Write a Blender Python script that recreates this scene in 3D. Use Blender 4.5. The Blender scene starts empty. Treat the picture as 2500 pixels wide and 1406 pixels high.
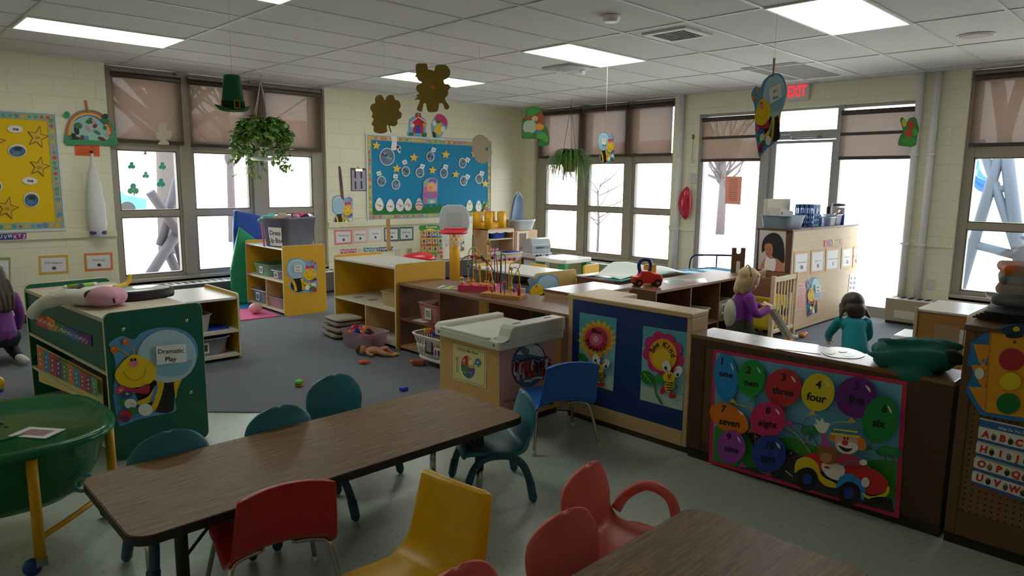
import bpy, bmesh, math, random
from mathutils import Vector, Matrix
random.seed(7)
SC = bpy.context.scene
COL = SC.collection
PI = math.pi
RAD = math.radians
# ------------------------------------------------------------ camera
YAW, PIT, ROL, FPX = 0.774164, 0.150839, -0.0114826, 1695.1
_f = Vector((math.sin(YAW)*math.cos(PIT), math.cos(YAW)*math.cos(PIT), -math.sin(PIT)))
_r0 = Vector((math.cos(YAW), -math.sin(YAW), 0)); _d0 = _f.cross(_r0)
_r = math.cos(ROL)*_r0 + math.sin(ROL)*_d0
_d = -math.sin(ROL)*_r0 + math.cos(ROL)*_d0
EYE = Vector((0, 0, 1.55))
cd = bpy.data.cameras.new('camera'); cam = bpy.data.objects.new('camera', cd); COL.objects.link(cam)
cd.sensor_width = 36; cd.lens = FPX/2500*36; cd.clip_start = .05; cd.clip_end = 200
cam.matrix_world = Matrix(((_r.x, -_d.x, -_f.x, EYE.x), (_r.y, -_d.y, -_f.y, EYE.y), (_r.z, -_d.z, -_f.z, EYE.z), (0, 0, 0, 1)))
SC.camera = cam
# ------------------------------------------------------------ sky, exposure
SC.view_settings.view_transform = 'Standard'; SC.view_settings.look = 'None'
SC.view_settings.gamma = 1; SC.view_settings.exposure = 0.1
w = bpy.data.worlds.new('overcast_sky'); SC.world = w; w.use_nodes = True
_bg = w.node_tree.nodes['Background']; _bg.inputs[0].default_value = (.93, .97, 1.0, 1); _bg.inputs[1].default_value = 7.0
SC.cycles.max_bounces = 8; SC.cycles.diffuse_bounces = 5; SC.cycles.transparent_max_bounces = 16
def portal(loc, rot, sx, sy):                # sampling guides for the daylight in the window openings (give no light)
    l = bpy.data.lights.new('window_portal', 'AREA'); l.shape = 'RECTANGLE'; l.size = sx; l.size_y = sy
    l.cycles.is_portal = True
    o = bpy.data.objects.new('window_portal', l); COL.objects.link(o); o.location = loc; o.rotation_euler = rot
portal((3.64, 9.02, 1.5), (RAD(-90), 0, 0), 2.7, 2.4)
portal((9.04, 7.1, 1.5), (0, RAD(90), 0), 2.4, 2.8)
portal((9.04, 3.95, 1.28), (0, RAD(90), 0), 2.5, 2.75)
portal((9.04, .9, 1.5), (0, RAD(90), 0), 2.4, 2.35)
CEIL_LIGHT = 6.0
# ------------------------------------------------------------ pixel -> place
def ray(x, y): return _f + _r*((x-1250)/FPX) + _d*((y-703)/FPX)
def on_x(x, y, X): v = ray(x, y); return EYE + v*((X-EYE.x)/v.x)
def on_y(x, y, Y): v = ray(x, y); return EYE + v*((Y-EYE.y)/v.y)
def on_z(x, y, Z): v = ray(x, y); return EYE + v*((Z-EYE.z)/v.z)
# ------------------------------------------------------------ materials
def lin(h):
    h = h.lstrip('#'); c = [int(h[i:i+2], 16)/255 for i in (0, 2, 4)]
    return tuple(x/12.92 if x <= .04045 else ((x+.055)/1.055)**2.4 for x in c)
_mats = {}
KN = {'plain': (30, .06), 'plastic': (60, .04), 'wood': (0, .35), 'fabric': (220, .25), 'paper': (90, .05), 'paint': (14, .07)}
def C(hexc, rough=.5, kind='plain', metal=0.0, alpha=1.0, emit=0.0, name=None, spec=.5):
    key = (hexc, rough, kind, metal, alpha, emit)
    if key in _mats: return _mats[key]
    m = bpy.data.materials.new(name or kind + '_' + hexc.strip('#')); m.use_nodes = True
    nt = m.node_tree; N = nt.nodes; L = nt.links; b = N['Principled BSDF']
    col = lin(hexc)
    tc = N.new('ShaderNodeTexCoord'); no = N.new('ShaderNodeTexNoise'); mx = N.new('ShaderNodeMix'); mx.data_type = 'RGBA'
    sc, amt = KN[kind]; src = tc.outputs['Object']
    if kind == 'wood':
        mp = N.new('ShaderNodeMapping'); mp.inputs['Scale'].default_value = (3, 42, 42); L.new(src, mp.inputs[0]); src = mp.outputs[0]
        no.inputs['Scale'].default_value = 1.6; no.inputs['Detail'].default_value = 6; no.inputs['Roughness'].default_value = .65
    else:
        no.inputs['Scale'].default_value = sc; no.inputs['Detail'].default_value = 3
    L.new(src, no.inputs['Vector'])
    mx.inputs[6].default_value = tuple(c*(1-amt) for c in col) + (1,); mx.inputs[7].default_value = tuple(min(1, c*(1+amt)) for c in col) + (1,)
    L.new(no.outputs['Fac'], mx.inputs[0]); L.new(mx.outputs[2], b.inputs['Base Color'])
    b.inputs['Roughness'].default_value = rough; b.inputs['Metallic'].default_value = metal; b.inputs['Specular IOR Level'].default_value = spec
    if kind == 'fabric':
        bp = N.new('ShaderNodeBump'); bp.inputs['Strength'].default_value = .35; bp.inputs['Distance'].default_value = .004
        L.new(no.outputs['Fac'], bp.inputs['Height']); L.new(bp.outputs[0], b.inputs['Normal'])
    if alpha < 1: b.inputs['Alpha'].default_value = alpha
    if emit:
        b.inputs['Emission Color'].default_value = col + (1,); b.inputs['Emission Strength'].default_value = emit
    _mats[key] = m
    return m
def custom(name, fn):
    m = bpy.data.materials.new(name); m.use_nodes = True
    fn(m.node_tree, m.node_tree.nodes, m.node_tree.links, m.node_tree.nodes['Principled BSDF']); return m
def ramp(N, stops):
    r = N.new('ShaderNodeValToRGB'); e = r.color_ramp.elements
    while len(e) < len(stops): e.new(.5)
    for k, (p, h) in enumerate(stops): e[k].position = p; e[k].color = lin(h) + (1,)
    return r
def _block(nt, N, L, b):                      # painted concrete block
    tc = N.new('ShaderNodeTexCoord'); mp = N.new('ShaderNodeMapping'); L.new(tc.outputs['UV'], mp.inputs[0])
    br = N.new('ShaderNodeTexBrick'); br.inputs['Scale'].default_value = 1; br.inputs['Brick Width'].default_value = .4; br.inputs['Row Height'].default_value = .2
    br.inputs['Mortar Size'].default_value = .006; br.inputs['Mortar Smooth'].default_value = .6
    br.inputs['Color1'].default_value = br.inputs['Color2'].default_value = lin('#eeebd0') + (1,); br.inputs['Mortar'].default_value = lin('#e6e2c6') + (1,)
    L.new(mp.outputs[0], br.inputs['Vector']); L.new(br.outputs['Color'], b.inputs['Base Color'])
    bp = N.new('ShaderNodeBump'); bp.inputs['Strength'].default_value = .35; bp.inputs['Distance'].default_value = .004; bp.invert = True
    L.new(br.outputs['Fac'], bp.inputs['Height']); L.new(bp.outputs[0], b.inputs['Normal']); b.inputs['Roughness'].default_value = .45
M_BLOCK = custom('painted_block', _block)
def _ceil(nt, N, L, b):
    tc = N.new('ShaderNodeTexCoord'); no = N.new('ShaderNodeTexNoise'); no.inputs['Scale'].default_value = 55; no.inputs['Detail'].default_value = 5; no.inputs['Roughness'].default_value = .8
    L.new(tc.outputs['Object'], no.inputs['Vector']); r = ramp(N, [(.30, '#bcbcba'), (.45, '#d8d8d6'), (.8, '#e2e2e0')]); L.new(no.outputs['Fac'], r.inputs[0])
    L.new(r.outputs[0], b.inputs['Base Color']); b.inputs['Roughness'].default_value = .95
M_CEIL = custom('mineral_fibre_tile', _ceil)
def _floor(nt, N, L, b):
    tc = N.new('ShaderNodeTexCoord'); no = N.new('ShaderNodeTexNoise'); no.inputs['Scale'].default_value = 32; no.inputs['Detail'].default_value = 6; no.inputs['Roughness'].default_value = .75
    L.new(tc.outputs['Object'], no.inputs['Vector']); r = ramp(N, [(.335, '#5f6a68'), (.385, '#bcc7bd'), (.7, '#c9d2c7')]); L.new(no.outputs['Fac'], r.inputs[0])
    L.new(r.outputs[0], b.inputs['Base Color']); b.inputs['Roughness'].default_value = .32
M_FLOOR = custom('speckled_vinyl', _floor)
def _carpet(nt, N, L, b):
    tc = N.new('ShaderNodeTexCoord'); no = N.new('ShaderNodeTexNoise'); no.inputs['Scale'].default_value = 260; no.inputs['Detail'].default_value = 2
    L.new(tc.outputs['Object'], no.inputs['Vector']); r = ramp(N, [(.3, '#565a62'), (.7, '#80858e')]); L.new(no.outputs['Fac'], r.inputs[0])
    L.new(r.outputs[0], b.inputs['Base Color']); b.inputs['Roughness'].default_value = .95
    bp = N.new('ShaderNodeBump'); bp.inputs['Strength'].default_value = .5; bp.inputs['Distance'].default_value = .004; L.new(no.outputs['Fac'], bp.inputs['Height']); L.new(bp.outputs[0], b.inputs['Normal'])
M_CARPET = custom('grey_carpet', _carpet)
def _walnut(nt, N, L, b):
    tc = N.new('ShaderNodeTexCoord'); mp = N.new('ShaderNodeMapping'); mp.inputs['Scale'].default_value = (3, 45, 45); L.new(tc.outputs['Object'], mp.inputs[0])
    no = N.new('ShaderNodeTexNoise'); no.inputs['Scale'].default_value = 1.8; no.inputs['Detail'].default_value = 8; no.inputs['Roughness'].default_value = .7; L.new(mp.outputs[0], no.inputs['Vector'])
    r = ramp(N, [(.28, '#4c341b'), (.5, '#7d5a32'), (.72, '#a88046')]); L.new(no.outputs['Fac'], r.inputs[0]); L.new(r.outputs[0], b.inputs['Base Color']); b.inputs['Roughness'].default_value = .42; b.inputs['Specular IOR Level'].default_value = .32
M_WALNUT = custom('walnut_laminate', _walnut)
def _glass(nt, N, L, b):
    t = N.new('ShaderNodeBsdfTransparent'); t.inputs[0].default_value = (.97, .985, .985, 1); g = N.new('ShaderNodeBsdfGlossy'); g.inputs['Roughness'].default_value = .02
    lw = N.new('ShaderNodeLayerWeight'); lw.inputs[0].default_value = .12; mx = N.new('ShaderNodeMixShader'); L.new(lw.outputs['Fresnel'], mx.inputs[0]); L.new(t.outputs[0], mx.inputs[1]); L.new(g.outputs[0], mx.inputs[2])
    L.new(mx.outputs[0], N['Material Output'].inputs[0])
M_GLASS = custom('window_glass', _glass)
def sheer(name, hexd, hexl, see):            # thin fabric or plastic: lets light through
    def fn(nt, N, L, b):
        tc = N.new('ShaderNodeTexCoord'); wv = N.new('ShaderNodeTexNoise'); wv.inputs['Scale'].default_value = 300; L.new(tc.outputs['Object'], wv.inputs['Vector'])
        d = N.new('ShaderNodeBsdfDiffuse'); d.inputs[0].default_value = lin(hexd) + (1,); t = N.new('ShaderNodeBsdfTranslucent'); t.inputs[0].default_value = lin(hexl) + (1,)
        mi = N.new('ShaderNodeMix'); mi.data_type = 'RGBA'; c = lin(hexd); mi.inputs[6].default_value = tuple(x*.8 for x in c) + (1,); mi.inputs[7].default_value = c + (1,); L.new(wv.outputs['Fac'], mi.inputs[0]); L.new(mi.outputs[2], d.inputs[0])
        a = N.new('ShaderNodeAddShader'); L.new(d.outputs[0], a.inputs[0]); L.new(t.outputs[0], a.inputs[1])
        tr = N.new('ShaderNodeBsdfTransparent'); mx = N.new('ShaderNodeMixShader'); mx.inputs[0].default_value = see; L.new(a.outputs[0], mx.inputs[1]); L.new(tr.outputs[0], mx.inputs[2])
        L.new(mx.outputs[0], N['Material Output'].inputs[0])
    return custom(name, fn)
M_BLIND = sheer('blind_fabric', '#62544a', '#3d322a', .012)
def tinted(name, hexc, hexd, mixd, rough=.15):        # clear coloured plastic: straight-through tint plus a little body and gloss
    def fn(nt, N, L, b):
        t = N.new('ShaderNodeBsdfTransparent'); t.inputs[0].default_value = lin(hexc) + (1,)
        b.inputs['Base Color'].default_value = lin(hexd) + (1,); b.inputs['Roughness'].default_value = rough
        tc = N.new('ShaderNodeTexCoord'); no = N.new('ShaderNodeTexNoise'); no.inputs['Scale'].default_value = 9; L.new(tc.outputs['Object'], no.inputs['Vector'])
        mr = N.new('ShaderNodeMapRange'); mr.inputs[3].default_value = mixd*.85; mr.inputs[4].default_value = min(1, mixd*1.15); L.new(no.outputs['Fac'], mr.inputs[0])
        mx = N.new('ShaderNodeMixShader'); L.new(mr.outputs[0], mx.inputs[0]); L.new(t.outputs[0], mx.inputs[1]); L.new(b.outputs[0], mx.inputs[2])
        L.new(mx.outputs[0], N['Material Output'].inputs[0])
    return custom(name, fn)
M_NOTE = sheer('note_paper', '#e9b09c', '#6a5048', .0)
M_CLEAR = tinted('clear_plastic', '#e8ecf4', '#c9cede', .35)
M_GREENTUB = tinted('green_clear_plastic', '#5fae7c', '#2f8a58', .55)
M_BAG = tinted('clear_bag', '#eeeeee', '#d8d8da', .28, .3)
M_LENS = C('#fbfdf0', .6, emit=CEIL_LIGHT, name='light_diffuser')
CHROME = C('#b9b6ae', .22, metal=1.0, name='chrome')
# ------------------------------------------------------------ mesh building
class MB:
    def __init__(s, mat=None):
        s.bm = bmesh.new(); s.mats = []; s.mi = 0; s.smooth = False
        if mat: s.m(mat)
    def m(s, mat):
        if isinstance(mat, str): mat = C(mat)
        if mat not in s.mats: s.mats.append(mat)
        s.mi = s.mats.index(mat); return s
    def f(s, vs, smooth=False):
        try: fc = s.bm.faces.new(vs)
        except ValueError: return None
        fc.material_index = s.mi; fc.smooth = smooth; return fc
    def box(s, x0, x1, y0, y1, z0, z1, bev=0, R=None, seg=2):
        v = [s.bm.verts.new((x, y, z)) for z in (z0, z1) for y in (y0, y1) for x in (x0, x1)]
        fs = [s.f([v[i] for i in q]) for q in ((0, 2, 3, 1), (4, 5, 7, 6), (0, 1, 5, 4), (2, 6, 7, 3), (0, 4, 6, 2), (1, 3, 7, 5))]
        if bev:
            r = bmesh.ops.bevel(s.bm, geom=list({e for q in fs for e in q.edges}), offset=bev, segments=seg, profile=.5, affect='EDGES')
            v = list({x for q in r['faces'] for x in q.verts} | {x for x in v if x.is_valid})
            for q in r['faces']: q.material_index = s.mi
        if R is not None: bmesh.ops.transform(s.bm, matrix=R, verts=v)
        return s
    def rings(s, rs, closed=False, caps=True, smooth=True):
        V = [[s.bm.verts.new(p) for p in r] for r in rs]; n = len(V[0])
        for a, b in list(zip(V, V[1:])) + ([(V[-1], V[0])] if closed else []):
            for i in range(n): s.f((a[i], a[(i+1) % n], b[(i+1) % n], b[i]), smooth)
        if caps and not closed: s.f(V[0][::-1]); s.f(V[-1])
        return s
    def tube(s, pts, r, n=8, closed=False, flat=1.0):
        P = [Vector(p) for p in pts]; k = len(P); R = r if isinstance(r, (list, tuple)) else [r]*k
        T = []
        for i in range(k):
            a = P[(i-1) % k] if (closed or i) else P[0]; b = P[(i+1) % k] if (closed or i < k-1) else P[-1]
            t = (b-a); T.append(t.normalized() if t.length > 1e-9 else Vector((0, 0, 1)))
        u = T[0].orthogonal().normalized(); out = []
        for i in range(k):
            u = (u - T[i]*u.dot(T[i])); u = u.normalized() if u.length > 1e-6 else T[i].orthogonal().normalized()
            w_ = T[i].cross(u)
            out.append([P[i] + (u*math.cos(a) + w_*math.sin(a)*flat)*R[i] for a in (2*PI*j/n for j in range(n))])
        return s.rings(out, closed)
    def cyl(s, p0, p1, r0, r1=None, n=16): return s.tube([p0, p1], [r0, r0 if r1 is None else r1], n)
    def ell(s, c, r, seg=14, rng=9, R=None):
        if isinstance(r, (int, float)): r = (r, r, r)
        M = Matrix.Translation(Vector(c)) @ (R.to_4x4() if R is not None else Matrix()) @ Matrix.Diagonal((*r, 1))
        q = bmesh.ops.create_uvsphere(s.bm, u_segments=seg, v_segments=rng, radius=1, matrix=M)
        for f in {f for v in q['verts'] for f in v.link_faces}: f.material_index = s.mi; f.smooth = True
        return s
    def lathe(s, prof, n=24, c=(0, 0, 0), R=None, sq=2.0, ax=1.0, ay=1.0, caps=True):
        M = Matrix.Translation(Vector(c)) @ (R.to_4x4() if R is not None else Matrix()); out = []
        for r, z in prof:
            ring = []
            for j in range(n):
                a = 2*PI*j/n; ca, sa = math.cos(a), math.sin(a); k = (abs(ca)**sq + abs(sa)**sq)**(-1/sq)
                ring.append(M @ Vector((r*k*ca*ax, r*k*sa*ay, z)))
            out.append(ring)
        return s.rings(out, caps=caps)
    def prism(s, pts, y0, y1, R=None, plane='xz'):
        mk = (lambda p, y: (p[0], y, p[1])) if plane == 'xz' else ((lambda p, y: (p[0], p[1], y)) if plane == 'xy' else (lambda p, y: (y, p[0], p[1])))
        A = [s.bm.verts.new(mk(p, y0)) for p in pts]; B = [s.bm.verts.new(mk(p, y1)) for p in pts]; n = len(pts)
        s.f(A); s.f(B[::-1])
        for i in range(n): s.f((A[i], B[i], B[(i+1) % n], A[(i+1) % n]))
        if R is not None: bmesh.ops.transform(s.bm, matrix=R, verts=A+B)
        return s
    def grid(s, fn, nu, nv, smooth=True):
        V = [[s.bm.verts.new(fn(i/nu, j/nv)) for j in range(nv+1)] for i in range(nu+1)]
        for i in range(nu):
            for j in range(nv): s.f((V[i][j], V[i+1][j], V[i+1][j+1], V[i][j+1]), smooth)
        return s
    def build(s, name, parent=None, loc=None, rz=0, recalc=True):
        if recalc: bmesh.ops.recalc_face_normals(s.bm, faces=s.bm.faces)
        me = bpy.data.meshes.new(name); s.bm.to_mesh(me); s.bm.free()
        for m in s.mats: me.materials.append(m)
        o = bpy.data.objects.new(name, me); COL.objects.link(o)
        if parent is not None: o.parent = parent
        if loc is not None: o.location = loc
        if rz: o.rotation_euler.z = rz
        return o
def rrect(x0, x1, z0, z1, r, n=5, corners=(1, 1, 1, 1)):      # bl, br, tr, tl
    P = []
    for k, (cx, cz, a0) in enumerate(((x0+r, z0+r, PI), (x1-r, z0+r, 1.5*PI), (x1-r, z1-r, 0), (x0+r, z1-r, .5*PI))):
        if corners[k]: P += [(cx+r*math.cos(a0+.5*PI*i/n), cz+r*math.sin(a0+.5*PI*i/n)) for i in range(n+1)]
        else: P.append(((x0, z0), (x1, z0), (x1, z1), (x0, z1))[k])
    return P
def tag(o, label=None, cat=None, group=None, kind=None):
    if label: o['label'] = label
    if cat: o['category'] = cat
    if group: o['group'] = group
    if kind: o['kind'] = kind
    return o
def thing(name, label, cat, loc=(0, 0, 0), rz=0, group=None):
    o = bpy.data.objects.new(name, None); o.empty_display_size = .1; COL.objects.link(o); o.location = loc; o.rotation_euler.z = rz
    return tag(o, label, cat, group)
def clone(o, parent=None):
    c = o.copy(); COL.objects.link(c)
    if parent is not None: c.parent = parent
    for ch in list(o.children): clone(ch, c)
    return c
def again(o, loc, rz, label, group=None):
    c = clone(o); c.location = loc; c.rotation_euler.z = rz; c['label'] = label
    if group: c['group'] = group
    return c
def blob(o, vox=.008, smooth=6):             # fuse overlapping shapes into one continuous surface
    m = o.modifiers.new('fuse', 'REMESH'); m.mode = 'VOXEL'; m.voxel_size = vox; m.use_smooth_shade = True
    if smooth:
        q = o.modifiers.new('soften', 'SMOOTH'); q.factor = .5; q.iterations = smooth
    return o
def bez(p0, p1, p2, p3, n=10):
    p0, p1, p2, p3 = map(Vector, (p0, p1, p2, p3))
    return [p0*(1-t)**3 + p1*3*t*(1-t)**2 + p2*3*t*t*(1-t) + p3*t**3 for t in (i/n for i in range(n+1))]
def catmull(P, n=6, closed=False):
    P = [Vector(p) for p in P]; k = len(P); out = []
    for i in range(k if closed else k-1):
        a = P[(i-1) % k] if (closed or i) else P[0]; b = P[i]; c = P[(i+1) % k]; d = P[(i+2) % k] if (closed or i < k-2) else P[-1]
        for j in range(n):
            t = j/n; out.append(.5*((2*b) + (c-a)*t + (2*a-5*b+4*c-d)*t*t + (3*b-a-3*c+d)*t**3))
    if not closed: out.append(P[-1])
    return out
# ------------------------------------------------------------ flat printed art, drawn on a plane in the room
def font_mesh(txt, bold=.0):
    cu = bpy.data.curves.new('t', 'FONT'); cu.body = txt; cu.size = 1; cu.align_x = 'CENTER'; cu.align_y = 'CENTER'; cu.offset = bold; cu.resolution_u = 3
    ob = bpy.data.objects.new('t', cu); me = ob.to_mesh(); V = [tuple(v.co[:2]) for v in me.vertices]; F = [tuple(p.vertices) for p in me.polygons]
    ob.to_mesh_clear(); bpy.data.objects.remove(ob); bpy.data.curves.remove(cu)
    return V, F
class Art(MB):
    """plane: ('y', Y) faces -Y, ('x', X) faces -X, ('z', Z) faces up, ('p', point, normal) any standing plane. Crop (x0, y0, k) lets shapes be given in a zoomed crop's pixels."""
    def __init__(s, plane, crop=(0, 0, 1), step=.0006, rough=.45):
        super().__init__(); s.pl = plane; s.cr = crop; s.k = 0; s.step = step; s.rough = rough
        k = plane[0]
        s.n = Vector((0, -1, 0)) if k == 'y' else Vector((-1, 0, 0)) if k == 'x' else Vector((0, 0, 1)) if k == 'z' else Vector(plane[2]).normalized()
        s.org = None; s.aff = None
    def at(s, x, y):
        if s.aff: A_ = s.aff; x, y = A_[0]*x + A_[1]*y + A_[2], A_[3]*x + A_[4]*y + A_[5]
        x = s.cr[0] + x/s.cr[2]; y = s.cr[1] + y/s.cr[2]; k = s.pl[0]
        if k == 'y': return on_y(x, y, s.pl[1])
        if k == 'x': return on_x(x, y, s.pl[1])
        if k == 'z': return on_z(x, y, s.pl[1])
        v = ray(x, y); return EYE + v*((Vector(s.pl[1])-EYE).dot(s.n)/v.dot(s.n))
    def col(s, c): s.m(C(c, s.rough, 'paper') if isinstance(c, str) else c)
    def lay(s, P, c, thick=0):
        s.col(c); s.k += 1; o = s.n*(s.step*s.k)
        if s.org is None: s.org = sum(P, Vector())/len(P)
        V = [s.bm.verts.new(p + o - s.org) for p in P]; s.f(V)
        if thick:
            W = [s.bm.verts.new(p + o - s.n*thick - s.org) for p in P]; s.f(W[::-1])
            for i in range(len(V)): s.f((V[i], W[i], W[(i+1) % len(V)], V[(i+1) % len(V)]))
        return s
    def poly(s, c, pts, thick=0): return s.lay([s.at(*p) for p in pts], c, thick)
    def curve(s, c, pts, thick=0, n=5): return s.poly(c, [(p.x, p.y) for p in catmull([(a, b, 0) for a, b in pts], n, True)], thick)
    def ell(s, c, cx, cy, rx, ry=None, rot=0, thick=0, n=20):
        ry = ry or rx; a = RAD(rot); ca, sa = math.cos(a), math.sin(a)
        return s.poly(c, [(cx + rx*math.cos(t)*ca - ry*math.sin(t)*sa, cy + rx*math.cos(t)*sa + ry*math.sin(t)*ca) for t in (2*PI*i/n for i in range(n))], thick)
    def star(s, c, cx, cy, r, rot=0, ri=.42, n=5, thick=0):
        return s.poly(c, [(cx + (r if i % 2 == 0 else r*ri)*math.sin(RAD(rot)+PI*i/n), cy - (r if i % 2 == 0 else r*ri)*math.cos(RAD(rot)+PI*i/n)) for i in range(2*n)], thick)
    def line(s, c, pts, w_):
        s.col(c); s.k += 1; o = s.n*(s.step*s.k)
        for a, b in zip(pts, pts[1:]):
            d = Vector((b[0]-a[0], b[1]-a[1])); 
            if d.length < 1e-6: continue
            p = Vector((-d.y, d.x)).normalized()*w_/2
            Q = [(a[0]+p.x, a[1]+p.y), (b[0]+p.x, b[1]+p.y), (b[0]-p.x, b[1]-p.y), (a[0]-p.x, a[1]-p.y)]
            s.f([s.bm.verts.new(s.at(*q) + o - s.org) for q in Q])
        return s
    def text(s, c, txt, cx, cy, h, rot=0, wide=1.0, bold=.012, skew=0):      # cap height h, in the same pixels
        V, F = font_mesh(txt, bold); s.col(c); s.k += 1; o = s.n*(s.step*s.k); k = h/.72; a = RAD(rot); ca, sa = math.cos(a), math.sin(a)
        vs = []
        for x, y in V:
            x = x*k*wide; y = -y*k + x*skew; vs.append(s.bm.verts.new(s.at(cx + x*ca - y*sa, cy + x*sa + y*ca) + o - s.org))
        for f in F: s.f([vs[i] for i in f])
        return s
    def done(s, name, label=None, cat=None, group=None, parent=None):
        o = s.build(name, recalc=False); o.location = s.org
        if parent is not None:
            o.parent = parent; m = Matrix.Translation(parent.location) @ Matrix.Rotation(parent.rotation_euler.z, 4, 'Z')
            o.matrix_parent_inverse = m.inverted()
        return tag(o, label, cat, group)
# ============================================================ the room
XB, YA, H = 8.83, 8.81, 2.80
X0, Y0 = -2.2, -3.2
def struct(name, mb, loc=None): return tag(mb.build(name, loc=loc), kind='structure')
def uvwall(o, ax):
    uv = o.data.uv_layers.new(name='UVMap')
    for l in o.data.loops:
        c = o.data.vertices[l.vertex_index].co; uv.data[l.index].uv = (c[ax], c.z)
f = MB(M_FLOOR); f.box(X0-.2, XB+.4, Y0-.2, YA+.4, -.12, 0); struct('floor', f)
cp = MB(M_CARPET)
cp.prism([(-2.2, 8.55), (1.3, 4.98), (2.62, 3.73), (3.0, 3.68), (3.5, 3.0), (3.5, -.6), (8.81, -.6), (8.81, 8.80), (-2.2, 8.80)], 0, .008, plane='xy')
struct('trim_1', cp)['label'] = 'grey carpet covering the back of the room with a slanted edge'
cl = MB(M_CEIL); cl.box(X0-.2, XB+.4, Y0-.2, YA+.4, H, H+.1); struct('ceiling', cl)
# suspended grid bars
g = MB(C('#c9cac6', .5))
gx = [5.5+.61+1.22*k for k in range(-8, 3)]; gy = [2.17+.305+.61*k for k in range(-9, 12)]
for x in gx: g.box(x-.012, x+.012, Y0, YA, H-.006, H+.001)
for y in gy: g.box(X0, XB, y-.012, y+.012, H-.0065, H+.0005)
struct('trim_2', g)['label'] = 'pale metal grid of the suspended ceiling'
# walls, with openings
WA = (2.30, 4.98, .34, 2.79)
wb = MB(M_BLOCK)
wb.box(X0-.2, WA[0], YA, YA+.3, 0, H); wb.box(WA[1], XB+.3, YA, YA+.3, 0, H); wb.box(WA[0], WA[1], YA, YA+.3, 0, WA[2])
uvwall(struct('wall_back', wb), 0)
WB = (5.72, 8.52, .33, 2.79); DO = (2.56, 5.31, 0.0, 2.52); WC = (-.4, 2.07, .34, 2.79)
wr = MB(M_BLOCK)
for y0, y1 in ((WB[1], YA), (DO[1], WB[0]), (WC[1], DO[0]), (Y0-.2, WC[0])): wr.box(XB, XB+.3, y0, y1, 0, H)
for (y0, y1, z0, z1) in (WB, WC): wr.box(XB, XB+.3, y0, y1, 0, z0)
wr.box(XB, XB+.3, DO[0], DO[1], DO[3], H)
uvwall(struct('wall_right', wr), 1)
wl = MB(M_BLOCK); wl.box(X0-.2, X0, Y0, YA, 0, H); uvwall(struct('wall_left', wl), 1)
wf = MB(M_BLOCK); wf.box(X0, XB, Y0-.2, Y0, 0, H); uvwall(struct('wall_front', wf), 0)
# chair rail ledges
LEDGE = C('#ece8ca', .45, 'paint')
r1 = MB(LEDGE)
for x0, x1 in ((X0, WA[0]), (WA[1], XB)): r1.box(x0, x1, YA-.03, YA, .89, .965, .006)
struct('trim_3', r1)['label'] = 'cream ledge along the back wall'
r2 = MB(LEDGE)
for y0, y1 in ((5.31, 5.72), (2.08, 2.56), (8.52, YA-.03)): r2.box(XB-.03, XB, y0, y1, .885, .96, .006)
struct('trim_4', r2)['label'] = 'cream ledge along the right wall'
DARK = C('#3a342e', .5)
bb = MB(DARK)
for x0, x1 in ((X0, 2.3), (7.9, XB)): bb.box(x0, x1, YA-.012, YA, 0, .1)
struct('baseboard_back', bb)
bb = MB(DARK)
for y0, y1 in ((5.31, 5.72), (2.08, 2.56)): bb.box(XB-.012, XB, y0, y1, 0, .1)
struct('baseboard_right', bb)
# ------------------------------------------------------------ windows
FR = C('#a69f90', .5, 'paint'); FRD = C('#6c665a', .5, 'paint')
def window(name, axis, plane, cols, lo, hi, zs, posts, head=2.79, sill=.34):
    """cols: glass column spans along the wall; zs: rows of glass (z0, z1)"""
    def bx(mb, a0, a1, d0, d1, z0, z1, bev=.004):
        if axis == 'y': mb.box(a0, a1, plane+d0, plane+d1, z0, z1, bev)
        else: mb.box(plane+d0, plane+d1, a0, a1, z0, z1, bev)
    fr = MB(FR); w_ = .0
    edges = [lo] + [c for col in cols for c in col] + [hi]
    for a, b in zip(edges[0::2], edges[1::2]): bx(fr, a, b, .06, .16, sill, head)          # stiles and posts
    for c0, c1 in cols:
        zz = [sill] + [z for r in zs for z in r] + [head]
        for a, b in zip(zz[0::2], zz[1::2]): bx(fr, c0, c1, .065, .15, a, b)
    for a, b in posts: bx(fr, a, b, .03, .06, sill, head)
    o = struct(name, fr)
    sl = MB(FR); bx(sl, lo-.0, hi, .0, .07, sill-.03, sill+.035); q = sl.build('sill', o)
    for c0, c1 in cols:
        sh = MB(FRD)
        for z0, z1 in zs:
            for a, b in ((c0, c0+.012), (c1-.012, c1)): bx(sh, a, b, .07, .145, z0, z1, 0)
            for a, b in ((z0, z0+.012), (z1-.012, z1)): bx(sh, c0, c1, .07, .145, a, b, 0)
        sh.build('sash', o)
        for z0, z1 in zs:
            p = MB(M_GLASS); bx(p, c0, c1, .105, .108, z0, z1, 0); p.build('pane', o)
    return o
ZS = ((.42, 1.10), (1.175, 1.87), (1.99, 2.68))
window('window_1', 'y', YA, ((2.38, 3.03), (3.22, 3.91), (4.16, 4.80)), 2.30, 4.98, ZS, ((3.06, 3.19), (3.95, 4.12)))
window('window_2', 'x', XB, ((5.76, 6.44), (6.63, 7.35), (7.57, 8.30)), 5.72, 8.52, ZS, ((6.47, 6.6), (7.39, 7.53)), sill=.33)
window('window_3', 'x', XB, ((-.32, .36), (.45, 1.14), (1.24, 1.98)), -.4, 2.07, ZS, ((.38, .43), (1.16, 1.22)))
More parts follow.
